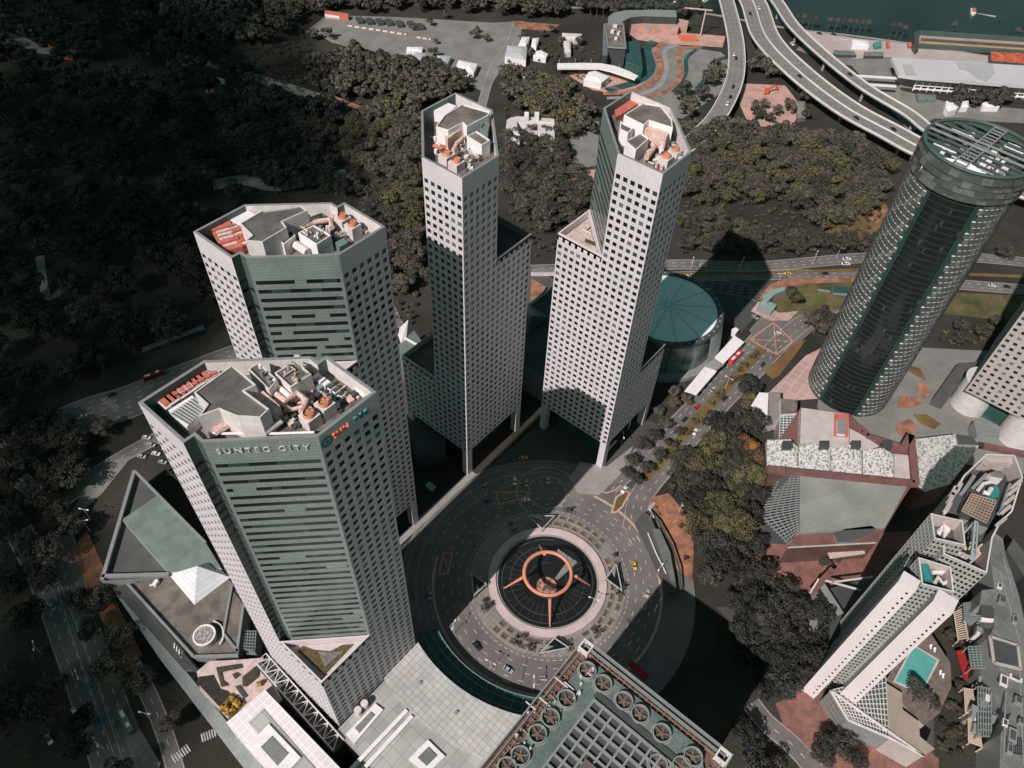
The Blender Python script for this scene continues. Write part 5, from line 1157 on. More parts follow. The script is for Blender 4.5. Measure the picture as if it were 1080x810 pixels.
mb = MB(); mb.tube([W(*p_, HZ - 7.5) for p_ in cB(285, 235, 340, 235, 375, 215)], .8, 8); mb.tube([W(*p_, HZ - 7.5) for p_ in cB(300, 300, 320, 262, 350, 300, 400, 270)], .7, 8); mb.build('duct', M_OFFW, t)
def HR(nm, q, z1, z0, m, cap=None): return blk(t, nm, q, z1, z0, m, cap)
HR('plant_deck', ppA(480, 290, 560, 230, 640, 210, 700, 240, 715, 300, 640, 470, 590, 560, 520, 530, 420, 500, 440, 430), HZ - 8, HZ - 13, M_GREYM, M_DARKM)
mb = MB(); mb.prism(WP(ppA(488, 350, 640, 395, 580, 530, 430, 455), HZ - 5.5), HZ - 8, HZ - 5.5); mb.build('cooling_array', M_DARKM, t)
mb = MB(); grid_on(mb, ppA(488, 350, 640, 395, 580, 530, 430, 455), HZ - 5, 8, 8, .35, .4); mb.build('array_grid', mat('array_tan', (.34, .25, .19), .7, .25), t)
HR('cyan_unit', ppA(600, 310, 640, 298, 662, 330, 655, 370, 620, 380, 598, 350), HZ - 4.5, HZ - 8, M_CYAN)
HR('plant_room', ppA(600, 225, 640, 210, 690, 240, 680, 260, 610, 245), HZ - 4, HZ - 8, M_OFFW, M_ROOFB)
pipes_t = MB(); pipes_t.tube([W(*p_, HZ - 4) for p_ in ppA(560, 340, 590, 350, 610, 320)], .9, 8); pipes_t.tube([W(*p_, HZ - 4) for p_ in ppA(530, 330, 560, 290, 600, 280)], .7, 8); pipes_t.build('duct', M_OFFW, t)
for a, b in ((ppA(505, 310, 0, 0)[0], ppA(575, 240, 0, 0)[0]), (ppA(660, 470, 0, 0)[0], ppA(720, 300, 0, 0)[0]), (ppA(430, 350, 0, 0)[0], ppA(500, 250, 0, 0)[0])):
    mb = MB(); mb.bar(W(*a, HZ - 5), W(*b, HZ - 5), 1.2, 2.5); mb.build('screen_wall', M_GREYM, t)
for a, b in ((735, 315, ), (715, 355), (695, 410), (670, 470), (640, 545)):
    mb = MB(); p_ = W(*first_pt(ppA, a + 5, b), HZ - 3); q_ = W(*first_pt(ppA, a + 55, b - 42), HZ - 3); mb.bar(p_, q_, 1.2, 1.5); mb.build('roof_fin', M_HW, t)
for a, b in ((330, 460), (350, 405), (365, 365), (395, 340)):
    mb = MB(); mb.bar(W(*first_pt(ppA, a, b), HZ - 3), W(*first_pt(ppA, a + 26, b - 50), HZ - 3), 1.5, 2); mb.build('roof_fin', M_HW, t)
HR('inner_wall', ppA(575, 130, 740, 135, 745, 165, 600, 160), HZ - 5, HZ - 8, M_HW, M_HW)
gn = MB(); a = W(*first_pt(ppA, 510, 520), HZ); b = W(*first_pt(ppA, 490, 735), HZ)
gn.bar(a, b, .7, .8); a2 = W(*first_pt(ppA, 525, 525), HZ); b2 = W(*first_pt(ppA, 515, 740), HZ); gn.bar(a2, b2, .5, .6)
for k in range(6): gn.bar(a.lerp(b, k / 5), a2.lerp(b2, k / 5), .35, .35)
gn.bar(W(*first_pt(ppA, 430, 720), HZ - 1), W(*first_pt(ppA, 505, 745), HZ - 1), .8, .8); gn.bar(a, a - Vector((0, 0, 8)), .6, .6); gn.bar(b2, b2 - Vector((0, 0, 8)), .6, .6); gn.build('window_cleaning_crane', mat('crane_grey', (.28, .34, .34), .5, .1), t)
for k in range(22):
    x, y = U(360, 600), U(660, 800); p_ = W(*first_pt(ppA, x, y), HZ - 9)
    if inside(qC, p_.x, p_.y): mb = MB(); mb.obox(p_.x, p_.y, HZ - 13, HZ - U(7.5, 11), U(.8, 2), U(.8, 2), U(0, 1)); mb.build('rooftop_unit', random.choice((M_OFFW, M_PINKR, M_GREYM)), t)
# lower glazed wedge, brown roof, court wings
e = crop(780, 585, 3.6)
HR('glass_roof', e(345, 515, 400, 505, 555, 465, 568, 695, 412, 628), 14, .1, M_GREYM, mat('lattice_teal', (.06, .09, .085), .25, .1, .1, spec=.7))
mb = MB(); grid_on(mb, e(345, 515, 555, 465, 568, 695, 412, 628), 14.3, 14, 11, .28, .3); mb.build('glass_roof_grid', M_OFFW, t); edge(t, e(345, 515, 412, 628, 568, 695, 700, 765), 14.8, M_OFFW, .7, .9)
HR('brown_roof', e(558, 488, 617, 525, 620, 588, 680, 632, 685, 690, 742, 737, 690, 768, 568, 700), 14.5, .1, M_HW, mat('beige_roof', (.30, .245, .20), .8, .15, .1))
wl3 = MB(); wn3 = Wins(t, 0); a = W2(*first_pt(e, 275, 550)); b = W2(*first_pt(e, 395, 660))
p0, p1 = W2(*first_pt(e, 345, 515), 14), W2(*first_pt(e, 412, 628), 14); facade(wl3, wn3, p0, p1, 1, 13.8, 12, 4, .7, .6, .3) ; wl3.build('wall', M_HWIN, t); wn3.done()
# void and beams beside the hotel
HR('podium_edge', e(262, 250, 275, 140, 296, 135, 296, 400, 290, 430, 262, 460), 6, .1, M_GREYM, M_CONCD)
bars(t, 'roof_beam', [(e(325, 98, 0, 0)[0], e(460, 135, 0, 0)[0]), (e(350, 105, 0, 0)[0], e(505, 85, 0, 0)[0]), (e(300, 92, 0, 0)[0], e(268, 145, 0, 0)[0])], 10, .7, .7, M_OFFW)
mb = MB(); mb.bar(W(*first_pt(e, 308, 108), 9), W(*first_pt(e, 385, 228), 9), 3.2, .6); mb.build('skybridge', M_GREYM, t)
mb = MB(); mb.bar(W(*first_pt(e, 270, 148), 9), W(*first_pt(e, 355, 55), 9), 3, .8); mb.build('brick_band', M_MALL, t)
HR('dark_void_block', e(298, 140, 480, 90, 640, 0, 720, 0, 320, 375, 300, 420), 5, .1, M_DARKM, M_DARKM)  # near-black block paints the shade of the open void below the beams
# pool deck
t = thing('pool_deck', 'brown hotel deck with palms round the turquoise pool', 'deck', (215, -62, 0))
blk(t, 'deck', e(560, 470, 640, 330, 720, 290, 800, 410, 805, 500, 760, 600, 700, 650, 610, 560), 12, .1, M_HW, mat('deck_brown', (.15, .115, .10), .85, .25, .4, fine=.2))
t = thing('swimming_pool', 'turquoise rectangular swimming pool beside the hotel', 'pool', (215, -62, 12)); blk(t, 'rim', e(582, 482, 660, 340, 760, 400, 692, 530), 12.35, 12.01, M_PALE); blk(t, 'water', e(592, 480, 663, 348, 750, 401, 690, 520), 12.42, 12.3, M_POOL)
for k, (x, y) in enumerate(((725, 350), (740, 362), (762, 448), (772, 460), (722, 512), (732, 522), (715, 528))):
    p = W(*first_pt(e, x, y), 12.4); mb = MB(); mb.obox(p.x, p.y, 12.35, 12.65, 2.0, .8, .3); mb.obox(p.x + .8, p.y + .2, 12.6, 13.1, .5, .8, .3)
    o = mb.build('sun_lounger', M_WHITE); tag(o, 'white sun lounger on the brown deck beside the turquoise pool', 'lounger', 'sun loungers by the pool')
for k, (q, lab) in enumerate(((e(815, 215, 848, 200, 870, 320, 832, 326), 'topmost'), (e(855, 505, 885, 510, 900, 612, 860, 603), 'middle'), (e(870, 615, 905, 622, 922, 732, 872, 715), 'lowest of the long'))):
    t = thing('pergola', lab + ' cream slatted pergola in the court right of the pool', 'pergola', (*W2(*q[0], 6), 0), 'cream pergolas in the hotel court')
    mb = MB(); V = [W(*p_, 6) for p_ in q]
    for i in range(14): s = (i + .5) / 14; mb.bar(V[0].lerp(V[3], s), V[1].lerp(V[2], s), .45, .4)
    mb.build('slats', mat('cream', (.55, .44, .34), .7, .1), t); mb = MB()
    for v in V: mb.cyl(v.x, v.y, .1, 5.8, .3, 6)
    for i in (0, 1): mb.bar(V[i] - Vector((0, 0, .4)), V[3 - i] - Vector((0, 0, .4)), .5, .4)
    mb.build('frame', MATS['cream'], t)
for k, (q, lab) in enumerate(((e(850, 185, 905, 180, 915, 250, 855, 250), 'under the hotel corner'), (e(868, 350, 940, 348, 945, 430, 880, 432), 'beside the dark roof hatch'), (e(905, 500, 955, 510, 955, 690, 905, 690), 'lower right, long and narrow'))):
    t = thing('steel_frame', 'dark open steel roof frame ' + lab, 'steel frame', (*W2(*q[0], 8), 0), 'steel roof frames in the hotel court')
    mb = MB(); grid_on(mb, q, 10, 5, 8, .5, .6); mb.build('beams', mat('steel_teal', (.17, .21, .20), .5, .15), t); mb = MB(); V = [W(*p_, 9.7) for p_ in q]
    for v in V: mb.cyl(v.x, v.y, .1, 9.7, .3, 6)
    mb.build('posts', M_GREYM, t)
m_ = MB(); m_.prism(WP(e(822, 365, 850, 360, 888, 470, 856, 477), 4), 3.4, 4); tag(m_.build('red_awning', mat('crimson', (.30, .015, .02), .7, .1)), 'narrow crimson awning in the court right of the pool', 'awning')
t = thing('long_roof_building', 'long grey seamed metal roof with a square black hatch along the right edge', 'building', (250, -90, 0))
blk(t, 'roof', e(930, -110, 1000, -60, 1010, 0, 1060, 150, 1120, 420, 1120, 900, 985, 900, 992, 680, 1032, 600, 950, 310, 968, 270, 966, 200, 912, 190, 920, 135, 968, 130, 950, 0), 20, .1, M_GREYM, tile_mat('seam_roof', (.155, .165, .155), (.10, .11, .105), 2.2, 9, .12, 'flat', .6, .2, .12, rot=12))
blk(t, 'hatch', e(962, 320, 1050, 345, 1062, 428, 972, 405), 21.2, 20.01, M_PALE, M_DARKM); edge(t, e(950, 310, 1056, 345, 1066, 435, 965, 410), 21, M_HW, 1.2, .6, 'hatch_rim')
blk(t, 'recess', e(916, 192, 962, 196, 964, 238, 918, 235), 20.3, 20.01, M_DARKM, M_DARKM); blk(t, 'white_duct', e(918, 238, 965, 243, 965, 254, 918, 249), 21.5, 20.01, M_WHITE)
blk(t, 'dark_edge', e(1015, -20, 1080, 80, 1120, 300, 1120, 200, 1090, 0, 1040, -60), 14, .1, M_DARKM, M_ROOFD)
for k in range(34):
    x, y = U(885, 990), U(140, 700); p = W(*first_pt(e, x, y), 12); mb = MB()
    if not (crop and 885 < x < 1000): continue
    if k < 14: x, y = U(940, 1010), U(430, 620); p = W(*first_pt(e, x, y), 12)
    mb.obox(p.x, p.y, .1, U(6, 11), U(1.5, 4), U(1, 3), .2); mb.build('rooftop_unit', random.choice((M_OFFW, M_GREYM, M_GREYM, M_DARKM)), t)

# roof details of the long grey building and the hotel court
for a_, b_ in (((1000, 10), (1040, 160)), ((985, 60), (1062, 330)), ((1062, 430), (1075, 800)), ((1010, 520), (1000, 780))):
    mb = MB(); mb.bar(W(*first_pt(e, *a_), 20.4), W(*first_pt(e, *b_), 20.4), .5, .6); mb.build('roof_pipe', M_GREYM, t)
for k, (x, y, sx, sy) in enumerate(((1000, 480, 5, 3), (1030, 690, 6, 3), (1050, 560, 3, 3), (1005, 640, 3, 2), (1040, 250, 4, 2), (990, 180, 3, 3), (1045, 470, 2, 5), (1020, 740, 4, 2), (1060, 640, 2, 2), (985, 120, 3, 2))):
    p = W(*first_pt(e, x, y), 20); mb = MB(); mb.obox(p.x, p.y, 20.01, 21 + k % 3 * .7, sx, sy, .2); mb.obox(p.x, p.y, 21 + k % 3 * .7 + .01, 21.3 + k % 3 * .7, sx * .6, sy * .6, .2, 1); mb.build('rooftop_unit', [(M_OFFW, M_GREYM, M_CONCD)[k % 3], M_DARKM], t)
mb = MB(); grid_on(mb, e(1015, 690, 1070, 700, 1072, 760, 1012, 750), 20.5, 8, 2, .25, .4); mb.build('louvre_strip', M_DARKM, t)
# ---------------------------------------------------------------- viaducts
def viaduct(px, z, w_, label, lanes_, piers=55, median=False):
    L = smooth_line([W(x, y, z) for x, y in px], 8); t = thing('viaduct', label, 'viaduct', (L[len(L) // 2].x, L[len(L) // 2].y, 0), 'elevated expressway ramps')
    mb = MB(); ribbon(mb, L, w_, 0, 0, 1.6); mb.build('deck', mat('deck_asphalt', (.185, .172, .164), .85, .12, .06), t)
    offs = [w_ / 2, -w_ / 2] + ([0] if median else [])
    for o_ in offs:
        mb = MB(); ribbon(mb, offset_line(L, o_), .75, 1.0, 0, 1.5 if o_ else 1.0); mb.build('parapet', mat('parapet_pale', (.64, .60, .58), .8, .12, .1), t)
    mb = MB()
    if median:
        for s in (-1, 1):
            for i in range(1, lanes_ // 2): dashes(mb, L, s * w_ / 2 * i / (lanes_ / 2), 3, 7, .3, .03)
    else:
        for i in range(1, lanes_): dashes(mb, L, -w_ / 2 + w_ * i / lanes_, 3, 7, .3, .03)
    for o_ in offs:
        if o_: dashes(mb, L, o_ - math.copysign(1.1, o_), solid=True, w_=.25, dz=.03)
    mb.build('lane_lines', M_LINE, t)
    cum = 0
    for i in range(1, len(L)):
        cum += (L[i] - L[i - 1]).length
        if cum > piers: cum = 0; p = L[i]; mb = MB(); mb.cyl(p.x, p.y, 0, z - 1.6, 1.3, 12); mb.bar((p.x - 3, p.y, z - 2.3), (p.x + 3, p.y, z - 2.3), 2.0, 1.4); mb.build('pier', M_CONC, t)
    return L
V1 = viaduct([(750, -70), (757, -30), (766, 0), (776, 44), (775, 83), (759, 119), (739, 142), (716, 160), (690, 174), (640, 190)], 9, 15, 'curved narrow ramp sweeping down behind the slim sunlit tower', 3)
V2 = viaduct([(740, -70), (768, -30), (793, 0), (808, 39), (842, 75), (891, 112.5), (941, 140), (975, 158), (1040, 185), (1120, 212)], 14, 27, 'wide main viaduct with a pale central barrier crossing the top right', 6, median=True)
V3 = viaduct([(770, -60), (795, -30), (820, 2), (838, 28), (872, 60), (913, 92), (958, 119), (985, 140), (1050, 178)], 13, 12, 'slender outer ramp running parallel on the water side of the main viaduct', 2)
# ---------------------------------------------------------------- pit building, grandstand and works by the water
e = crop(880, 30, 5.4)
t = thing('pit_building', 'long building with a flat pale grey roof and white framed front, top right', 'building', (790, 110, 0))
blk(t, 'roof', e(325, 165, 690, 185, 905, 200, 1300, 225, 1300, 340, 880, 308, 460, 275, 370, 262), 16, 13, mat('pit_roof', (.50, .48, .50), .6, .06, .02))
blk(t, 'lower_wall', None, 13, .1, M_GREYM, world=inset(WP(e(345, 180, 690, 200, 905, 215, 1300, 240, 1300, 330, 880, 298, 480, 268, 390, 258), 14), 3))
blk(t, 'roof_step', e(690, 190, 900, 200, 915, 250, 890, 275, 860, 300, 820, 290, 770, 250, 720, 235), 17, 16.01, mat('pit_step', (.38, .38, .39), .6, .06)); blk(t, 'roof_step', e(390, 205, 440, 205, 470, 268, 410, 262), 17, 16.01, MATS['pit_step'])
A, B = W(*first_pt(e, 470, 300), 9), W(*first_pt(e, 1180, 355), 9); mb = MB()
for zz_ in (9, 5.5, 2): mb.bar(A.lerp(B, 0) * 1 + Vector((0, 0, zz_ - 9)), B + Vector((0, 0, zz_ - 9)), 2.4, .7)
mb.build('balcony', M_WHITE, t); mb = MB()
for k in range(19): p = A.lerp(B, k / 18); mb.bar(p + Vector((0, 0, -8.8)), p + Vector((0, 0, 1)), 1.2, 1.0)
mb.build('front_posts', M_WHITE, t)
for a, b in ((e(100, 268, 0, 0)[0], e(370, 285, 0, 0)[0]), (e(190, 320, 0, 0)[0], e(350, 330, 0, 0)[0])):
    mb = MB(); mb.bar(W(*a, 8), W(*b, 8), 3.2, .8); o = mb.build('footbridge', M_WHITE); tag(o, 'white footbridge deck beside the slender ramp near the pale flat roof' + (', upper of two' if a[1] < 85 else ', lower of two'), 'footbridge', 'white footbridges')
t = thing('grandstand', 'long low stand with dark green roof edge and pinkish tiers along the water', 'grandstand', (850, 120, 0))
mb = MB()
for k, (y0, y1, zz_) in enumerate(((8, 28, 10), (30, 50, 8), (55, 72, 5.5), (76, 96, 3.5))):
    mb.prism(WP(e(488, y0, 1300, y0 + 55, 1300, y1 + 52, 484, y1), zz_), .1, zz_, min(k, 3) if k < 2 else (2 if k == 2 else 0))
mb.build('tiers', [mat('stand_green', (.06, .09, .08), .7, .15), mat('stand_pink', (.36, .27, .24), .8, .15, .1), mat('stand_tan', (.42, .28, .17), .8, .15, .1), M_DARKM], t)
blk(t, 'end_wall', e(455, 25, 488, 8, 480, 100, 460, 75), 9, .1, M_DARKM)
mb = MB()
for k in range(60): p = W(*first_pt(e, 500 + k * 12, 62 + k * .8), 7); mb.obox(p.x, p.y, 5.6, 8, 1.2, 1.2, .5)
mb.build('seat_blocks', M_DARKM, t)
t = thing('orange_roof_shed', 'shed with a bright orange patterned roof beside the pale flat roof, top right', 'shed', (820, 95, 0)); blk(t, 'roof', e(890, 132, 1300, 150, 1300, 215, 895, 185), 6, .1, M_DARKM, mat('orange_roof', (.60, .13, .06), .7, .3, .12, color2=(.30, .08, .05)))
def small_box(name, q, z, m, lab, cat, cap=None, group=None, z0=.1):
    mb = MB(); w_ = WP(q, z)
    if z > 3.4:
        # pitched lid
        ctr = Vector((sum(p[0] for p in w_) / len(w_), sum(p[1] for p in w_) / len(w_)))
        mb.prism(w_, z0, z * .8, 0, 0); n = len(w_); top = [tuple(ctr + (Vector(p) - ctr) * .45) for p in w_]
        for i in range(n): j = (i + 1) % n; mb.poly([(*w_[i], z * .8 + .02), (*w_[j], z * .8 + .02), (*top[j], z), (*top[i], z)], 1 if cap else 0)
        mb.poly([(*p, z) for p in top], 1 if cap else 0)
    else: mb.prism(w_, z0, z, 0, 1 if cap else None)
    o = mb.build(name, [m, cap] if cap else m); return tag(o, lab, cat, group)
small_box('tent', e(105, 55, 195, 65, 202, 96, 104, 90), 5, M_WHITE, 'white box tent on the road by the water, above the slender ramp', 'tent')
small_box('tent', e(640, 405, 690, 392, 720, 412, 705, 450, 655, 465, 638, 440), 7, M_WHITE, 'large white peaked tent below the pale flat roof', 'tent'); small_box('tent', e(722, 408, 770, 400, 768, 440, 725, 442), 6, M_WHITE, 'smaller white peaked tent right beside the large one', 'tent')
small_box('tent', e(845, 415, 900, 405, 950, 410, 945, 440, 850, 438), 6, M_WHITE, 'white tent just above the rim of the round tower', 'tent')
small_box('container', e(175, 128, 280, 130, 282, 152, 172, 150), 4, M_DARKM, 'grey green stack of containers beside the water road', 'container', mat('container_green', (.13, .17, .16), .7, .3, .4)); small_box('container', e(0, 122, 110, 128, 125, 152, 0, 150), 3, M_DARKM, 'dark green containers left of the others by the water road', 'container', MATS['container_green'])
small_box('container', e(300, 70, 312, 50, 318, 95, 305, 96), 4, M_RED, 'small red container standing near the end of the grandstand', 'container'); small_box('container', e(420, 75, 440, 70, 445, 92, 425, 95), 4, M_RED, 'red truck box just left of the grandstand end', 'container')
small_box('container', e(225, 75, 268, 68, 272, 95, 232, 100), 4, mat('teal_box', (.08, .24, .22), .6, .2), 'teal boxes right of the white box tent', 'container')
small_box('container', e(710, 372, 735, 368, 740, 385, 715, 388), 4, M_RED, 'red container in the paddock below the white framed front', 'container'); small_box('container', e(470, 365, 580, 372, 580, 400, 480, 402), 4, MATS['container_green'], 'long grey green shed below the left end of the white framed front', 'shed')
f = crop(560, 0, 5.4)
t = thing('terminal_building', 'dark terminal with a curved grey roof wrapping a pink terrace, top centre', 'building', (680, 400, 0))
blk(t, 'curved_roof', f(440, 95, 470, 72, 540, 58, 700, 55, 825, 58, 832, 98, 640, 92, 570, 98, 522, 122, 520, 136, 438, 132), 16, .1, M_DARKM, mat('curved_grey', (.20, .22, .215), .6, .1, .03))
blk(t, 'block', f(418, 138, 525, 136, 540, 275, 440, 268), 18, .1, M_DARKM, M_ROOFB); edge(t, f(418, 138, 525, 136, 540, 275, 440, 268), 18.4, M_GREYM, 1.2, 1.2); blk(t, 'glass_wing', f(540, 240, 618, 228, 636, 382, 540, 352), 12, .1, M_TEALG)
blk(t, 'side_wing', f(412, 140, 440, 140, 445, 240, 435, 315, 408, 318), 14, .1, M_DARKM, mat('dusty_green', (.12, .16, .15), .7, .2)); blk(t, 'entry', f(440, 268, 530, 275, 530, 340, 460, 335), 8, .1, M_DARKM)
for q in (f(528, 125, 560, 108, 640, 98, 845, 106, 900, 120, 895, 135, 640, 118, 560, 128), f(560, 138, 640, 128, 840, 140, 842, 152, 650, 142)): blk(t, 'terrace', q, 9, .1, MATS['pink_earth'], mat('terrace_tan', (.40, .27, .22), .8, .2, .1))
for x, y in ((480, 150), (485, 220), (465, 180), (500, 190)): p = W(*first_pt(f, x, y), 19); mb = MB(); mb.obox(p.x, p.y, 18, 20.5, U(2, 5), U(2, 4), .3); mb.build('rooftop_unit', M_OFFW, t)
t = thing('arched_roof', 'long curved white roof sweeping round the pink yard, top centre', 'canopy', (600, 330, 0)); blk(t, 'roof', f(150, 360, 300, 358, 400, 360, 480, 375, 560, 405, 612, 432, 592, 450, 520, 425, 450, 402, 390, 388, 150, 388), 8, 6.5, M_WHITE)
mb = MB()
for x, y in ((160, 375), (250, 375), (340, 375), (430, 388), (500, 405), (580, 435)): p = W(*first_pt(f, x, y), 0); mb.cyl(p.x, p.y, 0, 6.5, .5, 8)
mb.build('posts', M_GREYM, t)
small_box('tent', f(330, 400, 368, 392, 450, 425, 402, 462, 303, 442), 8, M_WHITE, 'big square white marquee in the pink yard behind the slim sunlit tower', 'tent')
small_box('shed', f(178, 180, 290, 185, 290, 215, 250, 218, 178, 215), 6, M_OFFW, 'white L shaped shed, horizontal part, top centre', 'shed'); small_box('shed', f(185, 222, 228, 222, 228, 290, 196, 292), 6, M_OFFW, 'white shed standing lengthwise below the horizontal white one', 'shed')
small_box('tent', f(0, 262, 10, 210, 48, 208, 30, 270), 6, M_WHITE, 'narrow white tube tent, left of the sheds, top centre', 'tent'); small_box('tent', f(10, 285, 60, 278, 98, 300, 85, 325, 15, 312), 6, M_WHITE, 'squat white tent just below the narrow tube tents', 'tent')
g_ = crop(270, 0, 3.6)
small_box('tent', g_(1010, 135, 1040, 135, 1025, 170, 995, 170), 6, M_WHITE, 'narrow white tube tent above the grey roofed shed', 'tent')
small_box('shed', g_(955, 165, 1030, 172, 1025, 222, 945, 208), 8, M_WHITE, 'white walled shed with a grey roof at the end of the car park road', 'shed', mat('shed_grey', (.42, .43, .44), .6, .08))
small_box('shed', g_(573, 174, 632, 174, 630, 192, 570, 190), 5, M_WHITE, 'small white shed in the car park, upper of the two on the left', 'shed'); small_box('shed', g_(600, 195, 645, 196, 640, 232, 588, 228), 6, MATS['shed_grey'], 'pale blue grey roofed shed in front of the car park trees', 'shed')
small_box('shed', g_(688, 205, 742, 208, 722, 245, 682, 240), 6, MATS['shed_grey'], 'pale grey shed between the two car park trees', 'shed'); small_box('tent', g_(770, 222, 842, 236, 826, 271, 755, 255), 7, M_WHITE, 'barrel roofed white tent at the bend of the car park road', 'tent')
small_box('tent', g_(1010, 272, 1050, 262, 1058, 285, 1015, 295), 5, M_WHITE, 'small white tent beside the pine clump above the slim left tower', 'tent')
bar_w, bar_r = MB(), MB()
for (x0, y0, x1, y1, n) in ((340, 96, 572, 131, 26), (604, 140, 664, 150, 8)):
    for i in range(n):
        a, b = W(*first_pt(g_, x0 + (x1 - x0) * i / n, y0 + (y1 - y0) * i / n), .6), W(*first_pt(g_, x0 + (x1 - x0) * (i + .8) / n, y0 + (y1 - y0) * (i + .8) / n), .6); mb = MB(); mb.bar(a, b, 1.3, 1.1)
        o = mb.build('barrier', M_RED if i % 3 == 0 else M_WHITE); tag(o, ('red' if i % 3 == 0 else 'white') + ' plastic barrier block in the line across the car park', 'barrier', 'red and white barriers')
t = thing('bleachers', 'pink and white seating stand at the far left corner of the car park', 'stand', (*W2(*first_pt(g_, 300, 50)), 0))
for k in range(3): q = g_(260, 38 + k * 8, 352, 52 + k * 6, 350, 60 + k * 5, 262, 48 + k * 7); blk(t, 'tier', q, 5 - k * 1.5, .1, (M_RED, M_WHITE, M_PINKR)[k])
t = thing('courtyard_house', 'white flat roofed courtyard building among trees between the slim towers', 'building', (450, 340, 0)); h_ = crop(430, 90, 7.364)
blk(t, 'wing', h_(762, 330, 770, 268, 800, 250, 850, 240, 850, 335, 870, 385, 800, 352), 11, .1, M_WHITE, mat('house_roof', (.55, .50, .50), .7, .1, .3)); blk(t, 'wing', h_(850, 240, 1030, 250, 1140, 260, 1140, 290, 850, 275), 11.2, .1, M_WHITE, MATS['house_roof']); blk(t, 'wing', h_(870, 352, 1010, 352, 1000, 385, 880, 380), 9, .1, M_WHITE, MATS['house_roof'])
blk(t, 'wing', h_(1010, 290, 1140, 290, 1142, 420, 1110, 430, 1090, 390, 1010, 375), 10.5, .1, M_WHITE, MATS['house_roof'])
for x in (925, 1005): blk(t, 'stair_tower', h_(x - 18, 205, x + 15, 205, x + 15, 245, x - 18, 245), 15, 11.3, M_WHITE)
blk(t, 'court', h_(868, 278, 1000, 290, 1000, 345, 870, 335), 1, .1, M_CONCD, M_DARKM)
# pavilion at the junction
t = thing('subway_entrance', 'curved glass roofed subway entrance beside the round olive tree at the junction', 'pavilion', (395, 85, 0)); j = crop(740, 260, 5.4)
blk(t, 'upper_roof', j(348, 285, 400, 245, 470, 230, 500, 238, 420, 270, 375, 312, 350, 300), 6.5, .1, M_GREYM, mat('pav_teal', (.22, .31, .30), .5, .1)); blk(t, 'lower_roof', j(330, 320, 350, 300, 425, 330, 420, 345, 395, 375, 320, 345), 4, .1, M_GREYM, MATS['pav_teal'])
for q in (j(665, 240, 735, 225, 735, 250), j(752, 225, 838, 228, 835, 268, 752, 262)): o = blk(thing('glass_box', 'dark glass ' + ('triangular' if len(q) == 3 else 'rectangular') + ' skylight set in the lawn beside the expressway', 'skylight', (*W2(*q[0]), 0)), 'roof', q, 2, .05, M_GREYM, M_TEALG)
# works yard beside the viaduct
y_ = crop(780, 0, 3.6)
t = thing('excavator', 'red construction machine with its arm down on the pale yard by the main viaduct', 'excavator', (*W2(*first_pt(y_, 100, 355)), 0)); o0 = ORG[t]
mb = MB(); mb.obox(o0[0] - 1.6, o0[1], 0.05, 1.2, 5, 1, .4); mb.obox(o0[0] + 1.6, o0[1] + .6, 0.05, 1.2, 5, 1, .4); mb.build('track', M_DARKM, t)
mb = MB(); mb.obox(o0[0], o0[1], 1.2, 4.0, 5, 4, .4); mb.build('cab', mat('machine_red', (.55, .09, .05), .5, .1), t); mb = MB(); mb.bar((o0[0], o0[1], 3.5), (o0[0] + 7, o0[1] - 4, 7), 1, 1.2); mb.bar((o0[0] + 7, o0[1] - 4, 7), (o0[0] + 12, o0[1] - 6, 1), .8, .9); mb.build('arm', MATS['machine_red'], t)
t = thing('tower_crane', 'thin pale pink crane standing beside the dark terminal, top centre', 'crane', (*W2(*first_pt(f, 965, 205)), 0)); o0 = ORG[t]
mb = MB(); mb.bar(o0, (o0[0], o0[1], 26), 1.0, 1.0); mb.build('mast', M_PINKR, t); mb = MB(); mb.bar((o0[0] - 10, o0[1] + 18, 25), (o0[0] + 4, o0[1] - 5, 25), .9, .9); mb.build('jib', M_PINKR, t)
small_box('shed', y_(215, 30 + 350, 250, 380, 255, 440, 225, 445), 5, M_CONCD, 'small grey hut beside the pink yard under the main viaduct', 'hut')
small_box('container', f(845, 195, 940, 200, 950, 222, 850, 215), 3, mat('orange_box', (.6, .15, .07), .7, .2), 'orange plant container on the pink earthworks, top centre', 'container')
# white kiosks in the dark west
for q, lab in ((([(213, 82), (222, 78), (237, 82), (235, 90), (216, 91)]), 'white roofed hut in the dark park, upper left'), ([(250, 93), (256, 92), (262, 97), (254, 99)], 'smaller white hut beside the dark park road, upper left'), ([(186, 64), (195, 63), (199, 69), (192, 71)], 'pale grey hut among dark trees, upper left')): small_box('hut', q, 6, M_OFFW, lab, 'hut')
for k, (q, mm, lab) in enumerate((([(45, 42), (60, 45), (70, 47), (70, 51), (58, 49), (46, 45)], MATS['orange_box'], 'orange barrier stand on the upper bend of the park road'), ([(52, 56), (76, 58), (76, 60), (52, 59)], MATS['orange_box'], 'orange barrier strip on the lower bend of the park road'))): small_box('barrier', q, 3, mm, lab, 'barrier')

for k, (x, y) in enumerate(((390, 72), (428, 76), (466, 78), (502, 80), (542, 86), (585, 88), (620, 96))):  # row of low dark boxes along the far car park edge
    small_box('dark_box', g_(x - 14, y - 8, x + 10, y - 10, x + 20, y + 8, x - 2, y + 10), 3, mat('box_dark', (.05, .06, .06), .8, .2), 'low dark box in the row along the far edge of the car park', 'tent', group='low dark boxes behind the car park')
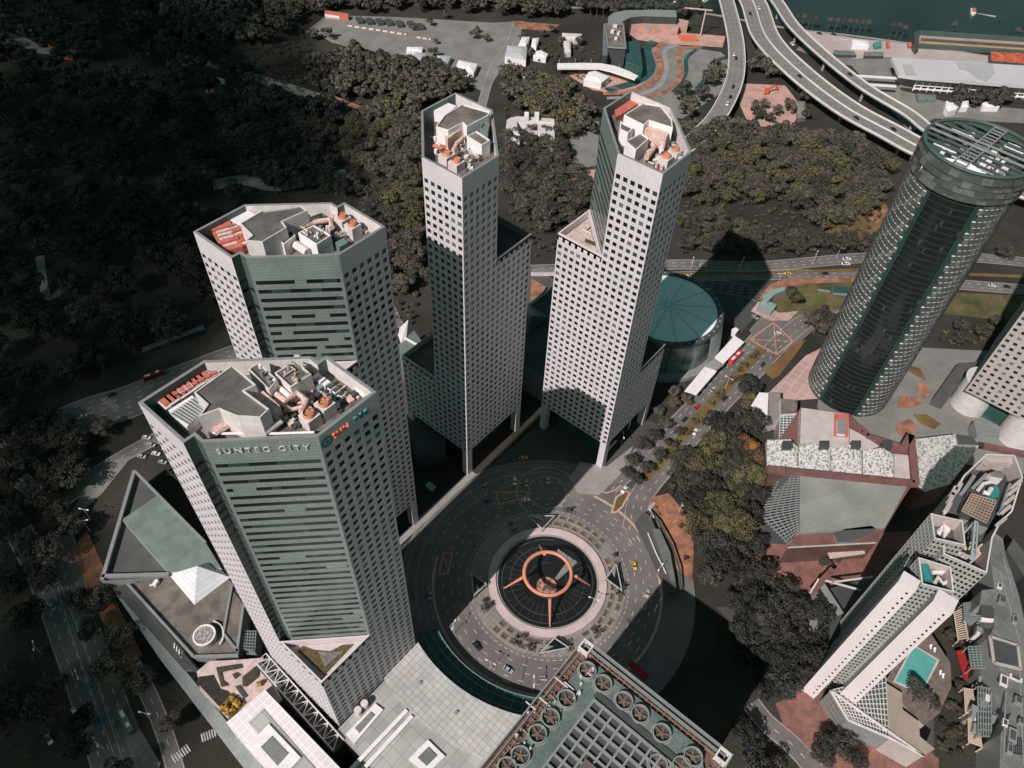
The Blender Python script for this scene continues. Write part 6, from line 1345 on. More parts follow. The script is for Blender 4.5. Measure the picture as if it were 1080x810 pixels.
# ---------------------------------------------------------------- trees
def leaf_mat(name, c1, c2, rand=.38):
    m = bpy.data.materials.new(name); m.use_nodes = True; nt = m.node_tree; N = nt.nodes; Lk = nt.links; b = N['Principled BSDF']; b.inputs['Roughness'].default_value = .75; b.inputs['Specular IOR Level'].default_value = .25
    geo = N.new('ShaderNodeNewGeometry'); n1 = N.new('ShaderNodeTexNoise'); n1.inputs['Scale'].default_value = .10; n1.inputs['Detail'].default_value = 4; Lk.new(geo.outputs['Position'], n1.inputs['Vector'])
    n2 = N.new('ShaderNodeTexNoise'); n2.inputs['Scale'].default_value = .9; Lk.new(geo.outputs['Position'], n2.inputs['Vector'])
    r = N.new('ShaderNodeMapRange'); r.inputs[1].default_value = .42; r.inputs[2].default_value = .62; Lk.new(n1.outputs[0], r.inputs[0])
    mx = N.new('ShaderNodeMix'); mx.data_type = 'RGBA'; mx.inputs[6].default_value = (*c1, 1); mx.inputs[7].default_value = (*c2, 1); Lk.new(r.outputs[0], mx.inputs[0])
    oi = N.new('ShaderNodeObjectInfo'); ri = N.new('ShaderNodeMapRange'); ri.inputs[3].default_value = 1 - rand; ri.inputs[4].default_value = 1 + rand; Lk.new(oi.outputs['Random'], ri.inputs[0])
    r2 = N.new('ShaderNodeMapRange'); r2.inputs[1].default_value = .3; r2.inputs[2].default_value = .7; r2.inputs[3].default_value = .65; r2.inputs[4].default_value = 1.35; Lk.new(n2.outputs[0], r2.inputs[0])
    mm = N.new('ShaderNodeMath'); mm.operation = 'MULTIPLY'; Lk.new(ri.outputs[0], mm.inputs[0]); Lk.new(r2.outputs[0], mm.inputs[1])
    sc = N.new('ShaderNodeVectorMath'); sc.operation = 'SCALE'; Lk.new(mx.outputs[2], sc.inputs[0]); Lk.new(mm.outputs[0], sc.inputs['Scale']); Lk.new(sc.outputs[0], b.inputs['Base Color'])
    return m
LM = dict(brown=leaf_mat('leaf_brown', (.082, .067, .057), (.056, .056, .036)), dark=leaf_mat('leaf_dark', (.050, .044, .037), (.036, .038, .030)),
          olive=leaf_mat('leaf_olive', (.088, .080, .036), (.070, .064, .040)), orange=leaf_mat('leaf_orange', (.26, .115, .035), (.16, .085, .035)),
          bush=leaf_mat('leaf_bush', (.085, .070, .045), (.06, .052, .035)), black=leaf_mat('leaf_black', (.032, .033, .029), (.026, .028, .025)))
M_BARK = mat('bark', (.10, .075, .06), .9, .2, .5)
NR = np.random.RandomState(5)
def crown_mesh(n, R=6.0, H=7.0, base=4.0, leaf=1.0, clumps=14, seed=0, shape='round'):
    r = np.random.RandomState(seed)
    # clump centres through the crown volume
    cs = []
    while len(cs) < clumps:
        p = r.uniform(-1, 1, 3)
        if .2 < np.linalg.norm(p) < .8 and p[2] > -.55: cs.append(p)
    cs = np.array(cs); sz = r.uniform(.26, .48, clumps)
    k = r.randint(0, clumps, n); d = r.normal(size=(n, 3)); d /= np.linalg.norm(d, axis=1)[:, None]
    d[:, 2] = np.where(d[:, 2] < -.35, -d[:, 2], d[:, 2])
    rad = sz[k] * r.uniform(.72, 1.08, n)
    p = cs[k] + d * rad[:, None]
    p = p * np.array([R, R, H / 2]) + np.array([0, 0, base + H / 2])
    # leaves lie roughly along the clump surface
    nrm = d + r.normal(scale=.45, size=(n, 3)); nrm /= np.linalg.norm(nrm, axis=1)[:, None]
    a = np.cross(nrm, r.normal(size=(n, 3))); a /= np.linalg.norm(a, axis=1)[:, None]; b = np.cross(nrm, a)
    s = leaf * r.uniform(.55, 1.25, n)[:, None]; s2 = s * r.uniform(.5, .9, n)[:, None]
    V = np.stack([p - a * s * .5 - b * s2 * .2, p + b * s2 * -.6, p + a * s * .5, p + b * s2 * .6], 1).reshape(-1, 3)
    return V
def quads_mesh(name, V, m):
    n = len(V) // 4; me = bpy.data.meshes.new(name); me.vertices.add(len(V)); me.vertices.foreach_set('co', V.astype(np.float32).ravel())
    me.loops.add(len(V)); me.loops.foreach_set('vertex_index', np.arange(len(V), dtype=np.int32)); me.polygons.add(n)
    me.polygons.foreach_set('loop_start', np.arange(0, len(V), 4, dtype=np.int32)); me.polygons.foreach_set('loop_total', np.full(n, 4, dtype=np.int32))
    me.materials.append(m); me.update(); me.validate(); return me
CR = [crown_mesh(2000, leaf=.80, seed=s, clumps=c_, H=h) for s, c_, h in ((1, 14, 7.0), (2, 18, 7.5), (3, 11, 6.5), (4, 22, 8.0))]
CRLO = [crown_mesh(420, leaf=1.9, seed=s + 10, clumps=12) for s in range(4)]
def trunk_mesh(name, seed):
    r = random.Random(seed); mb = MB(); mb.tube([(0, 0, 0), (.1, .05, 2.4), (.0, .15, 5.0)], .42, 7, r2=.26)
    for k in range(5):
        a = k * 1.26 + r.uniform(-.3, .3); L_ = r.uniform(2.4, 3.8); mb.tube([(0, .1, 3.6 + .25 * k), (L_ * .5 * math.cos(a), L_ * .5 * math.sin(a), 5.2 + .2 * k), (L_ * math.cos(a), L_ * math.sin(a), 7.0 + .25 * k)], .2, 5, r2=.07)
    o = mb.build(name, M_BARK, origin=(0, 0, 0)); me = o.data; bpy.data.objects.remove(o); return me
TRK = [trunk_mesh('trunk', s) for s in (1, 2)]
CM = {}
def crown_me(kind, i):
    if (kind, i) not in CM: CM[(kind, i)] = quads_mesh('crown', CR[i], LM[kind])
    return CM[(kind, i)]
TREES = []      # (x, y, scale, kind, label, group)
def zone(px, spacing, s0, s1, kinds, label, group, keep=1.0, z=0, seed=0):
    r = np.random.RandomState(abs(hash(str(px[0])+label)) % 9999 if False else int(sum(a * 3 + b for a, b in px)) % 99991)
    q = WP(px, 0); xs = [p[0] for p in q]; ys = [p[1] for p in q]; x = min(xs); n = 0
    while x < max(xs):
        y = min(ys)
        while y < max(ys):
            X, Y = x + r.uniform(-.42, .42) * spacing, y + r.uniform(-.42, .42) * spacing
            if inside(q, X, Y) and r.uniform() < keep: TREES.append((X, Y, r.uniform(s0, s1), kinds[r.randint(len(kinds))], label, group)); n += 1
            y += spacing
        x += spacing
    return n
def tree_at(px, s, kind, label, group=None): x, y = W2(*px); TREES.append((x, y, s, kind, label, group))
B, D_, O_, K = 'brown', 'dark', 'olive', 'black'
zone([(322, 75), (350, 62), (380, 58), (420, 68), (470, 75), (492, 88), (498, 100), (440, 112), (400, 104), (345, 108), (325, 95)], 9.2, .85, 1.4, [B, B, D_], 'brown crowned tree in the belt below the car park sheds', 'trees in the belt below the car park')
zone([(160, -10), (640, -10), (650, 8), (620, 20), (560, 20), (500, 16), (340, 14), (300, 45), (230, 55), (170, 40)], 13, 1.1, 1.7, [B, D_, D_], 'tree in the woodland strip along the top edge', 'trees along the top edge')
zone([(630, 0), (745, 8), (748, 20), (640, 24)], 13, 1.0, 1.4, [D_], 'dark tree on the shore behind the dark terminal', 'trees behind the terminal')
zone([(362, 145), (378, 122), (445, 112), (447, 230), (452, 300), (410, 320), (398, 260), (418, 200), (372, 180)], 8.8, .8, 1.4, [B, B, B, O_], 'bushy brown tree left of the slim left tower', 'trees left of the slim left tower')
zone([(300, 110), (365, 118), (360, 140), (350, 190), (410, 210), (405, 320), (410, 360), (380, 210), (300, 205), (230, 180), (240, 110)], 10, .9, 1.5, [D_, K], 'dark tree in the shaded wood behind the banded towers', 'trees behind the banded towers')
zone([(530, 75), (600, 95), (610, 112), (628, 118), (632, 140), (600, 150), (545, 118), (530, 100)], 9.5, .8, 1.35, [B, B, O_], 'tree in the clump behind the courtyard building', 'trees behind the courtyard building')
zone([(530, 146), (578, 144), (600, 160), (605, 185), (630, 200), (610, 235), (575, 250), (560, 235), (530, 215)], 8.6, .75, 1.35, [B, D_, D_, B], 'tree in the wood between the two slim towers', 'trees between the slim towers')
zone([(535, 100), (590, 105), (590, 120), (535, 118)], 14, 1.0, 1.4, [B], 'brown tree just above the courtyard building', 'trees above the courtyard building')
zone([(716, 155), (740, 150), (790, 160), (880, 162), (920, 168), (945, 185), (925, 215), (905, 235), (868, 250), (850, 236), (820, 215), (720, 220), (716, 190)], 8.6, .8, 1.4, [B, B, B, D_, O_], 'brown tree in the large wood left of the round tower', 'trees in the wood left of the round tower')
zone([(715, 252), (800, 245), (860, 256), (915, 250), (912, 268), (850, 270), (715, 270)], 8, .7, 1.2, [D_, D_, B], 'dark tree in the row above the expressway', 'trees above the expressway')
zone([(716, 228), (760, 235), (800, 245), (780, 255), (716, 250)], 8.5, .75, 1.2, [D_, B], 'dark tree right behind the slim sunlit tower', 'trees right behind the slim sunlit tower')
zone([(716, 105), (738, 95), (755, 72), (765, 85), (752, 110), (735, 130), (718, 128)], 13, 1.0, 1.5, [D_, B, B], 'tree on the bank inside the curved ramp', 'trees inside the curved ramp')
zone([(788, 60), (812, 58), (830, 80), (812, 88), (788, 85)], 12, 1.0, 1.4, [D_, B], 'dark tree between the ramp and the main viaduct', 'trees between the viaducts')
zone([(790, 108), (845, 108), (870, 120), (862, 138), (835, 138), (790, 136)], 17, .8, 1.1, [D_, B], 'small tree round the pink works yard', 'trees round the works yard', keep=.7)
zone([(715, 135), (790, 138), (900, 150), (905, 164), (790, 158), (716, 152)], 9, .9, 1.3, [B, D_], 'tree along the lane under the main viaduct', 'trees along the circuit lane')
zone([(1005, 102), (1080, 105), (1080, 114), (1000, 116)], 13, 1.0, 1.3, [D_], 'dark tree in front of the white framed building', 'trees in front of the pit building')
zone([(1000, 345), (1080, 345), (1080, 372), (990, 368)], 13, .7, 1.0, [D_], 'small dark tree in the road strip behind the round tower', 'trees in the strip behind the round tower')
zone([(1020, 280), (1080, 262), (1080, 290)], 13, 1.0, 1.3, [D_, B], 'dark tree right of the round tower by the expressway', 'trees right of the round tower')
# avenue trees
for k, (x, y, s, kd) in enumerate(((668, 493, .9, D_), (680, 478, 1.0, D_), (655, 492, .9, D_), (690, 466, 1.0, D_), (648, 482, .7, B), (703, 455, .9, B), (696, 440, .8, B), (712, 432, .85, B), (726, 428, .8, B), (712, 420, .95, B), (672, 512, .85, D_), (684, 500, .9, D_), (697, 487, .85, D_), (708, 474, .8, D_), (718, 462, .7, D_), (662, 505, .75, D_))):
    tree_at((x - 3, y - 2), s * .78, kd, 'street tree in the avenue row right of the slim sunlit tower', 'street trees along the avenue')
for k, t_ in enumerate(np.linspace(.12, .95, 17)):
    p = med[int(t_ * (len(med) - 1))]
    if .38 < t_ < .52: continue
    TREES.append((p.x + U(-.6, .6), p.y + U(-.6, .6), U(.34, .46), 'bush', 'low bush in the planted strip down the middle of the avenue', 'bushes in the avenue median'))
zone([(768, 436), (785, 426), (798, 440), (803, 470), (806, 520), (798, 575), (775, 612), (740, 612), (728, 560), (722, 524), (704, 510), (718, 488), (750, 456)], 9.0, 1.0, 1.5, [D_, D_, O_, D_, O_], 'tall tree in the grove between the avenue and the mall', 'trees in the grove by the mall')
for x, y, s in ((779, 478, 1.15), (787, 485, 1.3), (793, 494, 1.1)): tree_at((x, y), s, 'orange', 'orange leaved tree at the sunny edge of the grove by the mall', 'orange trees in the grove')
for x, y, s in ((734, 502, 1.4), (728, 498, 1.3), (772, 512, 1.5), (757, 545, 1.3), (770, 532, 1.4)): tree_at((x, y), s, 'olive', 'yellowish tree among the dark crowns of the grove by the mall', 'yellow trees in the grove')
tree_at((786, 416), 1.35, D_, 'single round dark tree at the road edge next to the white canopy'); tree_at((833, 322), 1.25, O_, 'single round olive tree beside the curved subway entrance')
for x, y, s in ((858, 352, 1.5), (866, 344, 1.3), (852, 345, 1.2), (869, 356, 1.1)): tree_at((x, y), s, B, 'big spreading brown tree at the junction in front of the round tower', 'trees at the junction')
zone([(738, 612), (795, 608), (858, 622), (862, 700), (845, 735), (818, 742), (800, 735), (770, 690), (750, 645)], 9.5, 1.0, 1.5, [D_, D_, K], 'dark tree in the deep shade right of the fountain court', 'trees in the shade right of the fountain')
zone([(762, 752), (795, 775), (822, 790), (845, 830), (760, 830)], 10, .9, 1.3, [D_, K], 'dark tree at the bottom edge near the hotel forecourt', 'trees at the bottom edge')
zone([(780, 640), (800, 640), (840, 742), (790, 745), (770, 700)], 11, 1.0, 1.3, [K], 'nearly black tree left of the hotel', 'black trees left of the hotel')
tree_at((868, 598), .6, D_, 'small dark tree on the red brick plaza, left one', 'trees on the brick plaza'); tree_at((878, 590), .7, D_, 'small dark tree on the red brick plaza, right one', 'trees on the brick plaza')
# west side
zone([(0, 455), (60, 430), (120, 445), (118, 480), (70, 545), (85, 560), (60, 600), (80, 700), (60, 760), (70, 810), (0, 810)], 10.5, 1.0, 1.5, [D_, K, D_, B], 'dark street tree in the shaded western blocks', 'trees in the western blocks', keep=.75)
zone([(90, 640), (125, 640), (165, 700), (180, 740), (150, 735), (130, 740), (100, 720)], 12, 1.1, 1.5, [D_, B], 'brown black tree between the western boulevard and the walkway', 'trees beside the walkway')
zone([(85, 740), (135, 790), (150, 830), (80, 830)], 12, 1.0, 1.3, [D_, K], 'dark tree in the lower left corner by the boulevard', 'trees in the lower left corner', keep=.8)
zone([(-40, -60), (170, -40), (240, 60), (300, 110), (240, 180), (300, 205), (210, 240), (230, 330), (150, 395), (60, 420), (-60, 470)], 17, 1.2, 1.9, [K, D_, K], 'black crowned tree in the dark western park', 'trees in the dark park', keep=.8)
zone([(180, 750), (205, 770), (225, 800), (195, 800), (180, 780)], 11, .7, 1.0, [D_, B], 'small tree by the zebra crossing at the bottom left', 'trees by the zebra crossing')
for x, y in ((597, 535), (612, 531), (617, 532)): pass
for x, y, s in ((598, 543, .42), (612, 547, .45), (647, 568, .4), (651, 562, .35), (655, 583, .42), (648, 588, .3), (652, 628, .38), (657, 622, .36), (628, 668, .36), (545, 678, .34), (560, 684, .36), (509, 645, .36), (517, 640, .33), (511, 636, .3), (551, 672, .3)):
    tree_at((x, y), s, D_, 'small dark ornamental tree on the fountain pavement', 'ornamental trees round the fountain')
for x, y, s in ((832, 120, .9), (805, 116, .8), (560, 62, .9), (500, 42, .8), (512, 44, .7), (453, 28, .8), (436, 32, .6), (459, 47, .5), (503, 35, .6), (470, 20, .7), (330, 42, 1.0), (345, 42, 1.0), (457, 62, .9), (573, 40, .7), (583, 35, .7), (590, 48, .8), (612, 48, .8)): tree_at((x, y), s, B, 'lone tree standing on open ground in the upper part of the view', 'lone trees in the upper part')
UG = ['bush', 'dark', 'dark', 'brown', 'olive']
for q_ in ([(300, 50), (335, 70), (322, 100), (420, 118), (445, 130), (447, 340), (405, 350), (380, 215), (300, 200), (235, 120)], [(532, 60), (600, 90), (640, 120), (600, 128), (600, 185), (632, 205), (610, 262), (562, 275), (532, 220)],
           [(716, 150), (900, 158), (945, 185), (915, 268), (800, 270), (716, 268)], [(0, 440), (110, 455), (60, 560), (40, 600), (0, 640)], [(0, 640), (30, 620), (90, 810), (0, 810)], [(1000, 345), (1080, 345), (1080, 370), (985, 366)], [(700, 500), (730, 470), (735, 560), (722, 600)],
           [(540, 36), (640, 60), (640, 100), (560, 62)], [(240, 30), (310, 20), (330, 60), (300, 100), (240, 70)]):
    zone(q_, 6.2, .16, .46, UG, 'undergrowth', 'undergrowth', keep=.8)
# drop those standing inside building footprints of the towers
ok = []
blocked = [(30, 100, 84, 155), (82, 150, 134, 203), (160, 150, 214, 204), (212, 100, 265, 153)]
roads_clear = [A1, A2]
def near_road(x, y):
    if (x - FX) ** 2 + (y - FY) ** 2 < 56 ** 2 and (x - FX) ** 2 + (y - FY) ** 2 > 38 ** 2: return True
    return False
for T_ in TREES:
    if any(a < T_[0] < c_ and b < T_[1] < d for a, b, c_, d in blocked): continue
    if near_road(T_[0], T_[1]): continue
    if (T_[0] - RX) ** 2 + (T_[1] - RY) ** 2 < 27 ** 2: continue
    if (T_[0] - DX) ** 2 + (T_[1] - DY) ** 2 < 38 ** 2: continue
    ok.append(T_)
def prominence(T_):
    u_, v_, d = project((T_[0], T_[1], 6))
    if not (-5 < u_ < 1085 and -5 < v_ < 815): return -1
    if T_[4] == 'undergrowth': return .00001
    return T_[2] / d * (0.35 if 'dark park' in T_[4] else 1)
ok.sort(key=prominence, reverse=True)
vis = [T_ for T_ in ok if prominence(T_) > 0]
first, rest = vis[:295], vis[295:] + [T_ for T_ in ok if prominence(T_) <= 0]
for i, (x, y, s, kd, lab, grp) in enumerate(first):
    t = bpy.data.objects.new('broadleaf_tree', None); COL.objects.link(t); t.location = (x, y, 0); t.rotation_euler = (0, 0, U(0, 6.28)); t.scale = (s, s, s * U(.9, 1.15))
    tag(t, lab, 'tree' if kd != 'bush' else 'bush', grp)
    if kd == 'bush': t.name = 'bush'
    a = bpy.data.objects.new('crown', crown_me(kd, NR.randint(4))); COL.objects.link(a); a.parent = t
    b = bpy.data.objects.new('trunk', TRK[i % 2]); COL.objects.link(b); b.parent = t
# all further trees as one wood
parts, mid = [], []; KI = list(LM)
for (x, y, s, kd, lab, grp) in rest:
    d = project((x, y, 5))[2]; V = (CR if d < 520 else CRLO)[NR.randint(4)]; lo_ = s < .47 and kd != 'orange'
    if d < 620 and V is not None and d >= 520: V = CR[NR.randint(4)][:4 * 1100]
    if lo_: V = CRLO[NR.randint(4)][:4 * 130]
    a = NR.uniform(0, 6.28); R_ = np.array([[math.cos(a), -math.sin(a), 0], [math.sin(a), math.cos(a), 0], [0, 0, 1]]).T
    parts.append((V @ R_) * s + np.array([x, y, 0])); mid.append(np.full(len(V) // 4, KI.index(kd), dtype=np.int32))
V = np.concatenate(parts); me = quads_mesh('woodland', V, LM['brown']); me.materials.clear()
for k in KI: me.materials.append(LM[k])
me.polygons.foreach_set('material_index', np.concatenate(mid)); me.update()
o = bpy.data.objects.new('woodland', me); COL.objects.link(o); tag(o, 'far off mass of brown and black tree crowns filling the parks', 'woodland', kind='stuff')
print('TREES', len(first), 'rest', len(rest), 'quads', len(V) // 4)
print('T',len(first),len(rest))
# palms on the shore
palm_t = MB(); palm_t.tube([(0, 0, 0), (.3, 0, 5), (.5, .1, 10)], .3, 6, r2=.2); pt = palm_t.build('trunk', M_BARK, origin=(0, 0, 0)).data
pf = MB()
for k in range(14):
    a = k * .45 + .1; pts = [(.5, .1, 10)]
    for s in (1, 2, 3): pts.append((.5 + s * 1.1 * math.cos(a), .1 + s * 1.1 * math.sin(a), 10 + (.9, .6, -.8)[s - 1]))
    for p_, q_ in zip(pts, pts[1:]):
        n_ = Vector((-math.sin(a), math.cos(a), 0)) * .45; p_, q_ = Vector(p_), Vector(q_); pf.poly([p_ - n_, q_ - n_ * .7, q_ + n_ * .7, p_ + n_])
pc = pf.build('fronds', LM['dark'], origin=(0, 0, 0)).data
for o in [o for o in bpy.data.objects if o.data in (pt, pc)]: bpy.data.objects.remove(o)
for k, (x, y) in enumerate([(838, 22), (844, 22), (851, 23), (856, 23), (872, 25), (879, 26), (886, 24), (893, 27), (899, 27), (905, 28), (911, 28), (938, 31), (944, 31), (949, 34), (1002, 30), (1068, 36), (1075, 38), (1079, 36)] + [(622 + 7 * i, 10 + (i % 3)) for i in range(15)]):
    t = thing('palm_tree', 'palm tree on the shore to the right of the viaduct' if x > 800 else 'palm tree on the shore behind the dark terminal', 'palm tree', (*W2(x, y + 8), 0), 'palms right of the viaduct' if x > 800 else 'palms behind the terminal'); t.scale = (1.3,) * 3; t.rotation_euler = (0, 0, U(0, 6))
    for nm, me in (('trunk', pt), ('fronds', pc)): o = bpy.data.objects.new(nm, me); COL.objects.link(o); o.parent = t
for k, (x, y) in enumerate(((835, 500), (828, 507), (640, 500), (655, 515), (668, 530), (682, 545), (655, 560), (700, 560), (635, 530), (815, 490), (720, 590))):
    p = W(780 + x / 3.6, 585 + y / 3.6, 12); 
    t = thing('palm_tree', 'palm on the brown deck below the turquoise pool', 'palm tree', (p.x, p.y, 0.1 if x > 800 else 12), 'palms by the pool'); t.scale = (.8, .8, .6)
    for nm, me in (('trunk', pt), ('fronds', pc)): o = bpy.data.objects.new(nm, me); COL.objects.link(o); o.parent = t
for k, (x, y, s) in enumerate(((868, 784, .9), (884, 792, 1.0), (862, 800, .9), (898, 806, .8))):
    p = W(x, y); t = thing('broadleaf_tree', 'dark tree growing out of the brick plaza at the bottom edge', 'tree', tuple(p), 'trees on the lower brick plaza', U(0, 6)); t.scale = (s, s, s)
    a = bpy.data.objects.new('crown', crown_me('dark', k)); COL.objects.link(a); a.parent = t; b = bpy.data.objects.new('trunk', TRK[0]); COL.objects.link(b); b.parent = t

for k in range(26):
    x, y = U(758, 850), U(290, 780); p = W(780 + x / 3.6, 585 + y / 3.6); s_ = U(.25, .5)
    t = thing('bush', 'dark bush in the planted strip between the pool deck and the cream pergolas', 'bush', tuple(p), 'bushes in the hotel court', U(0, 6)); t.scale = (s_, s_, s_ * .8)
    a = bpy.data.objects.new('crown', crown_me('bush' if k % 3 else 'dark', k % 4)); COL.objects.link(a); a.parent = t; b = bpy.data.objects.new('trunk', TRK[0]); COL.objects.link(b); b.parent = t
# ---------------------------------------------------------------- unseen blobs added high over the west, only to darken park and streets
import mathutils
def shade_spot(px, h):       # where something at height h must stand to shade this street point
    p = W(*px); k = h / math.tan(math.radians(SUN_EL)); a = math.radians(SUN_DIR)
    return Vector((p.x - k * math.cos(a), p.y - k * math.sin(a), h))
cl = MB(); CH = 900
rr = random.Random(3)
def blob(cx, cy, cz, r, rz):
    n, m_ = 14, 8; G = []
    for j in range(m_ + 1):
        t_ = math.pi * j / m_; ring = []
        for i in range(n):
            a = 2 * math.pi * i / n; k = 1 + .18 * math.sin(3 * a + cx) * math.sin(2 * t_ + cy) + rr.uniform(-.05, .05)
            ring.append((cx + r * k * math.sin(t_) * math.cos(a), cy + r * k * math.sin(t_) * math.sin(a), cz + rz * k * math.cos(t_)))
        G.append(ring)
    for j in range(m_):
        for i in range(n): cl.poly([G[j][i], G[j + 1][i], G[j + 1][(i + 1) % n], G[j][(i + 1) % n]])
for x, y, r in ((40, 60, 170), (150, 90, 120), (240, 130, 75), (0, 200, 150), (120, 190, 110), (215, 195, 70), (20, 320, 110), (110, 300, 95), (190, 290, 60), (70, 400, 48), (290, 150, 45), (300, 75, 60), (265, 110, 60), (310, 130, 40), (150, 10, 130), (330, 180, 36), (290, 190, 50), (320, 150, 50), (325, 205, 42), (250, 55, 70), (300, 25, 40), (200, 20, 80), (20, 500, 42), (75, 455, 36), (150, 418, 26), (60, 610, 34), (60, 700, 36), (120, 795, 26), (95, 560, 20), (20, 800, 40), (200, 395, 20), (180, 355, 40), (20, 420, 45), (0, 100, 200), (120, -40, 170), (40, 640, 38), (120, 700, 20), (30, 760, 45), (165, 760, 22), (60, 520, 30), (90, 800, 30), (70, 690, 34), (10, 560, 40), (150, 650, 16), (110, 740, 24)):
    p = shade_spot((x, y), CH); blob(p.x, p.y, p.z + rr.uniform(-20, 20), r, r * .35)
cm_ = mat('shade_blob_white', (.8, .8, .8), 1, .02); _cn = cm_.node_tree; _tr = _cn.nodes.new('ShaderNodeBsdfTransparent'); _ms = _cn.nodes.new('ShaderNodeMixShader'); _ms.inputs[0].default_value = .70
_cn.links.new(_cn.nodes['Principled BSDF'].outputs[0], _ms.inputs[1]); _cn.links.new(_tr.outputs[0], _ms.inputs[2]); _cn.links.new(_ms.outputs[0], _cn.nodes['Material Output'].inputs[0])
o = struct('added_shade_blobs', cl, cm_); 
# ---------------------------------------------------------------- vehicles
def car_proto(kind, body, label):
    t = thing(kind, label, 'car' if kind != 'taxi' else 'taxi', (0, 0, 0))
    mb = MB(); L_, w_ = 4.5, 1.8
    P = [(-2.25, .35), (-2.2, .8), (-1.6, .9), (1.0, .92), (2.1, .75), (2.25, .4)]
    for s0, s1 in zip(P, P[1:]): mb.poly([(s0[0], -w_ / 2, s0[1]), (s0[0], w_ / 2, s0[1]), (s1[0], w_ / 2, s1[1]), (s1[0], -w_ / 2, s1[1])][::-1])
    for s in (-1, 1): mb.poly([(p[0], s * w_ / 2, p[1]) for p in (P if s < 0 else P[::-1])])
    mb.poly([(-2.25, -.9, .35), (2.25, -.9, .35), (2.25, .9, .35), (-2.25, .9, .35)][::-1])
    mb.prism([(-1.1, -.72), (.35, -.72), (.35, .72), (-1.1, .72)], 1.38, 1.42)
    o = mb.build('body', body, None, origin=(0, 0, 0)); o.parent = t; o.location = (0, 0, 0)
    mb = MB(); lo = [(-1.75, -.84), (1.05, -.84), (1.05, .84), (-1.75, .84)]; hi = [(-1.15, -.72), (.4, -.72), (.4, .72), (-1.15, .72)]
    for i in range(4): j = (i + 1) % 4; mb.poly([(*lo[i], .9), (*lo[j], .9), (*hi[j], 1.38), (*hi[i], 1.38)])
    o = mb.build('glasshouse', M_G1, None, origin=(0, 0, 0)); o.parent = t; o.location = (0, 0, 0)
    for x in (-1.4, 1.4):
        for y in (-.82, .82):
            mb = MB(); mb.tube([(x, y - .1, .33), (x, y + .1, .33)], .33, 10); o = mb.build('wheel', M_DARKM, None, origin=(0, 0, 0)); o.parent = t; o.location = (0, 0, 0)
    return t
PAINT = {k: mat('car_' + k, c_, .3, .05, .5, spec=.6) for k, c_ in dict(white=(.7, .68, .66), black=(.03, .03, .035), red=(.42, .03, .03), silver=(.35, .35, .36), yellow=(.62, .38, .08), blue=(.04, .13, .2)).items()}
PROTO = {}
def car(px, ang_px, col, label, z=0.22, kind='car', s=1.0):
    p = W(px[0], px[1], z); q = W(px[0] + ang_px[0], px[1] + ang_px[1], z); a = math.atan2(q.y - p.y, q.x - p.x)
    if col not in PROTO: PROTO[col] = t = car_proto(kind, PAINT[col], label); t.location = p; t.rotation_euler = (0, 0, a)
    else: t = copy_tree(PROTO[col], p, a, label); t.name = kind; t['category'] = kind
    t.scale = (s, s, s)
    return t
car((669, 597), (1, 5), 'yellow', 'yellow taxi driving down the sunlit right side of the ring road', kind='taxi')
car((552, 483.5), (6, -1), 'yellow', 'yellow taxi in the tower shade at the top of the drop off circle', kind='taxi')
car((831, 289), (6, 0), 'yellow', 'yellow taxi on the expressway inside the tower shadow', z=.1, kind='taxi')
car((658.5, 517), (-4, 5), 'white', 'white car coming past the traffic island onto the ring road', s=1.1)
car((675, 507.5), (-4, 5), 'black', 'black car just behind the white one entering the ring road', s=1.1)
car((733, 456), (-3, 5), 'white', 'white car alone on the right carriageway of the avenue', s=1.1)
car((735, 430), (5, -5), 'red', 'red car with a pale roof on the left carriageway of the avenue', s=1.1)
car((804.5, 385), (-4, 5), 'black', 'dark car waiting in the avenue just below the junction')
car((796, 335), (6, 4), 'silver', 'grey car stopped at the stop line left of the crossing box')
car((820, 352), (6, 0), 'white', 'white car in the middle of the yellow crossing box')
car((543, 508), (0, 5), 'white', 'white car parked in the drop off circle in deep shade', s=1.1)
car((554, 528), (6, -1), 'white', 'white car beside the hatched box in the shaded forecourt')
car((515, 528), (5, -3), 'blue', 'dark blue car in the shaded forecourt left of the hatched box')
car((555, 510), (0, 5), 'silver', 'silver car in the drop off circle, middle one'); car((578, 507), (0, 5), 'silver', 'silver car at the right rim of the drop off circle'); car((511, 513), (4, -4), 'silver', 'silver car near the pale path in the shaded forecourt')
for px, d, z, lab in (((791, 15), (3, 5), 14, 'dark car high on the main viaduct near the top edge'), ((843, 81), (4, 3), 14, 'dark car on the middle stretch of the main viaduct'), ((903, 125), (4, 3), 14, 'dark car on the left carriageway of the main viaduct, lower part'), ((942, 137), (4, 3), 14, 'dark car on the right carriageway of the main viaduct, lower part'), ((776, 62), (0, 5), 9.1, 'dark car on the upper part of the curved ramp'),
                      ((773, 92), (-1, 5), 9.1, 'dark car at the middle of the curved ramp'), ((770, 103), (-2, 5), 9.1, 'dark car following on the curved ramp'), ((749, 131), (-4, 4), 9.1, 'dark car on the lower part of the curved ramp'), ((896, 79), (4, 3), 13.1, 'dark car on the slender outer ramp'), ((808, 137), (5, 0), .1, 'dark car on the lane under the viaduct'), ((879, 37), (4, 1), .1, 'dark car parked on the water road, right one'), ((864, 36), (4, 1), .1, 'dark car parked on the water road, left one'),
                      ((856, 45), (4, 1), .1, 'dark car near the pale pavement by the water')): car(px, d, 'black', lab, z=z, s=1.25)
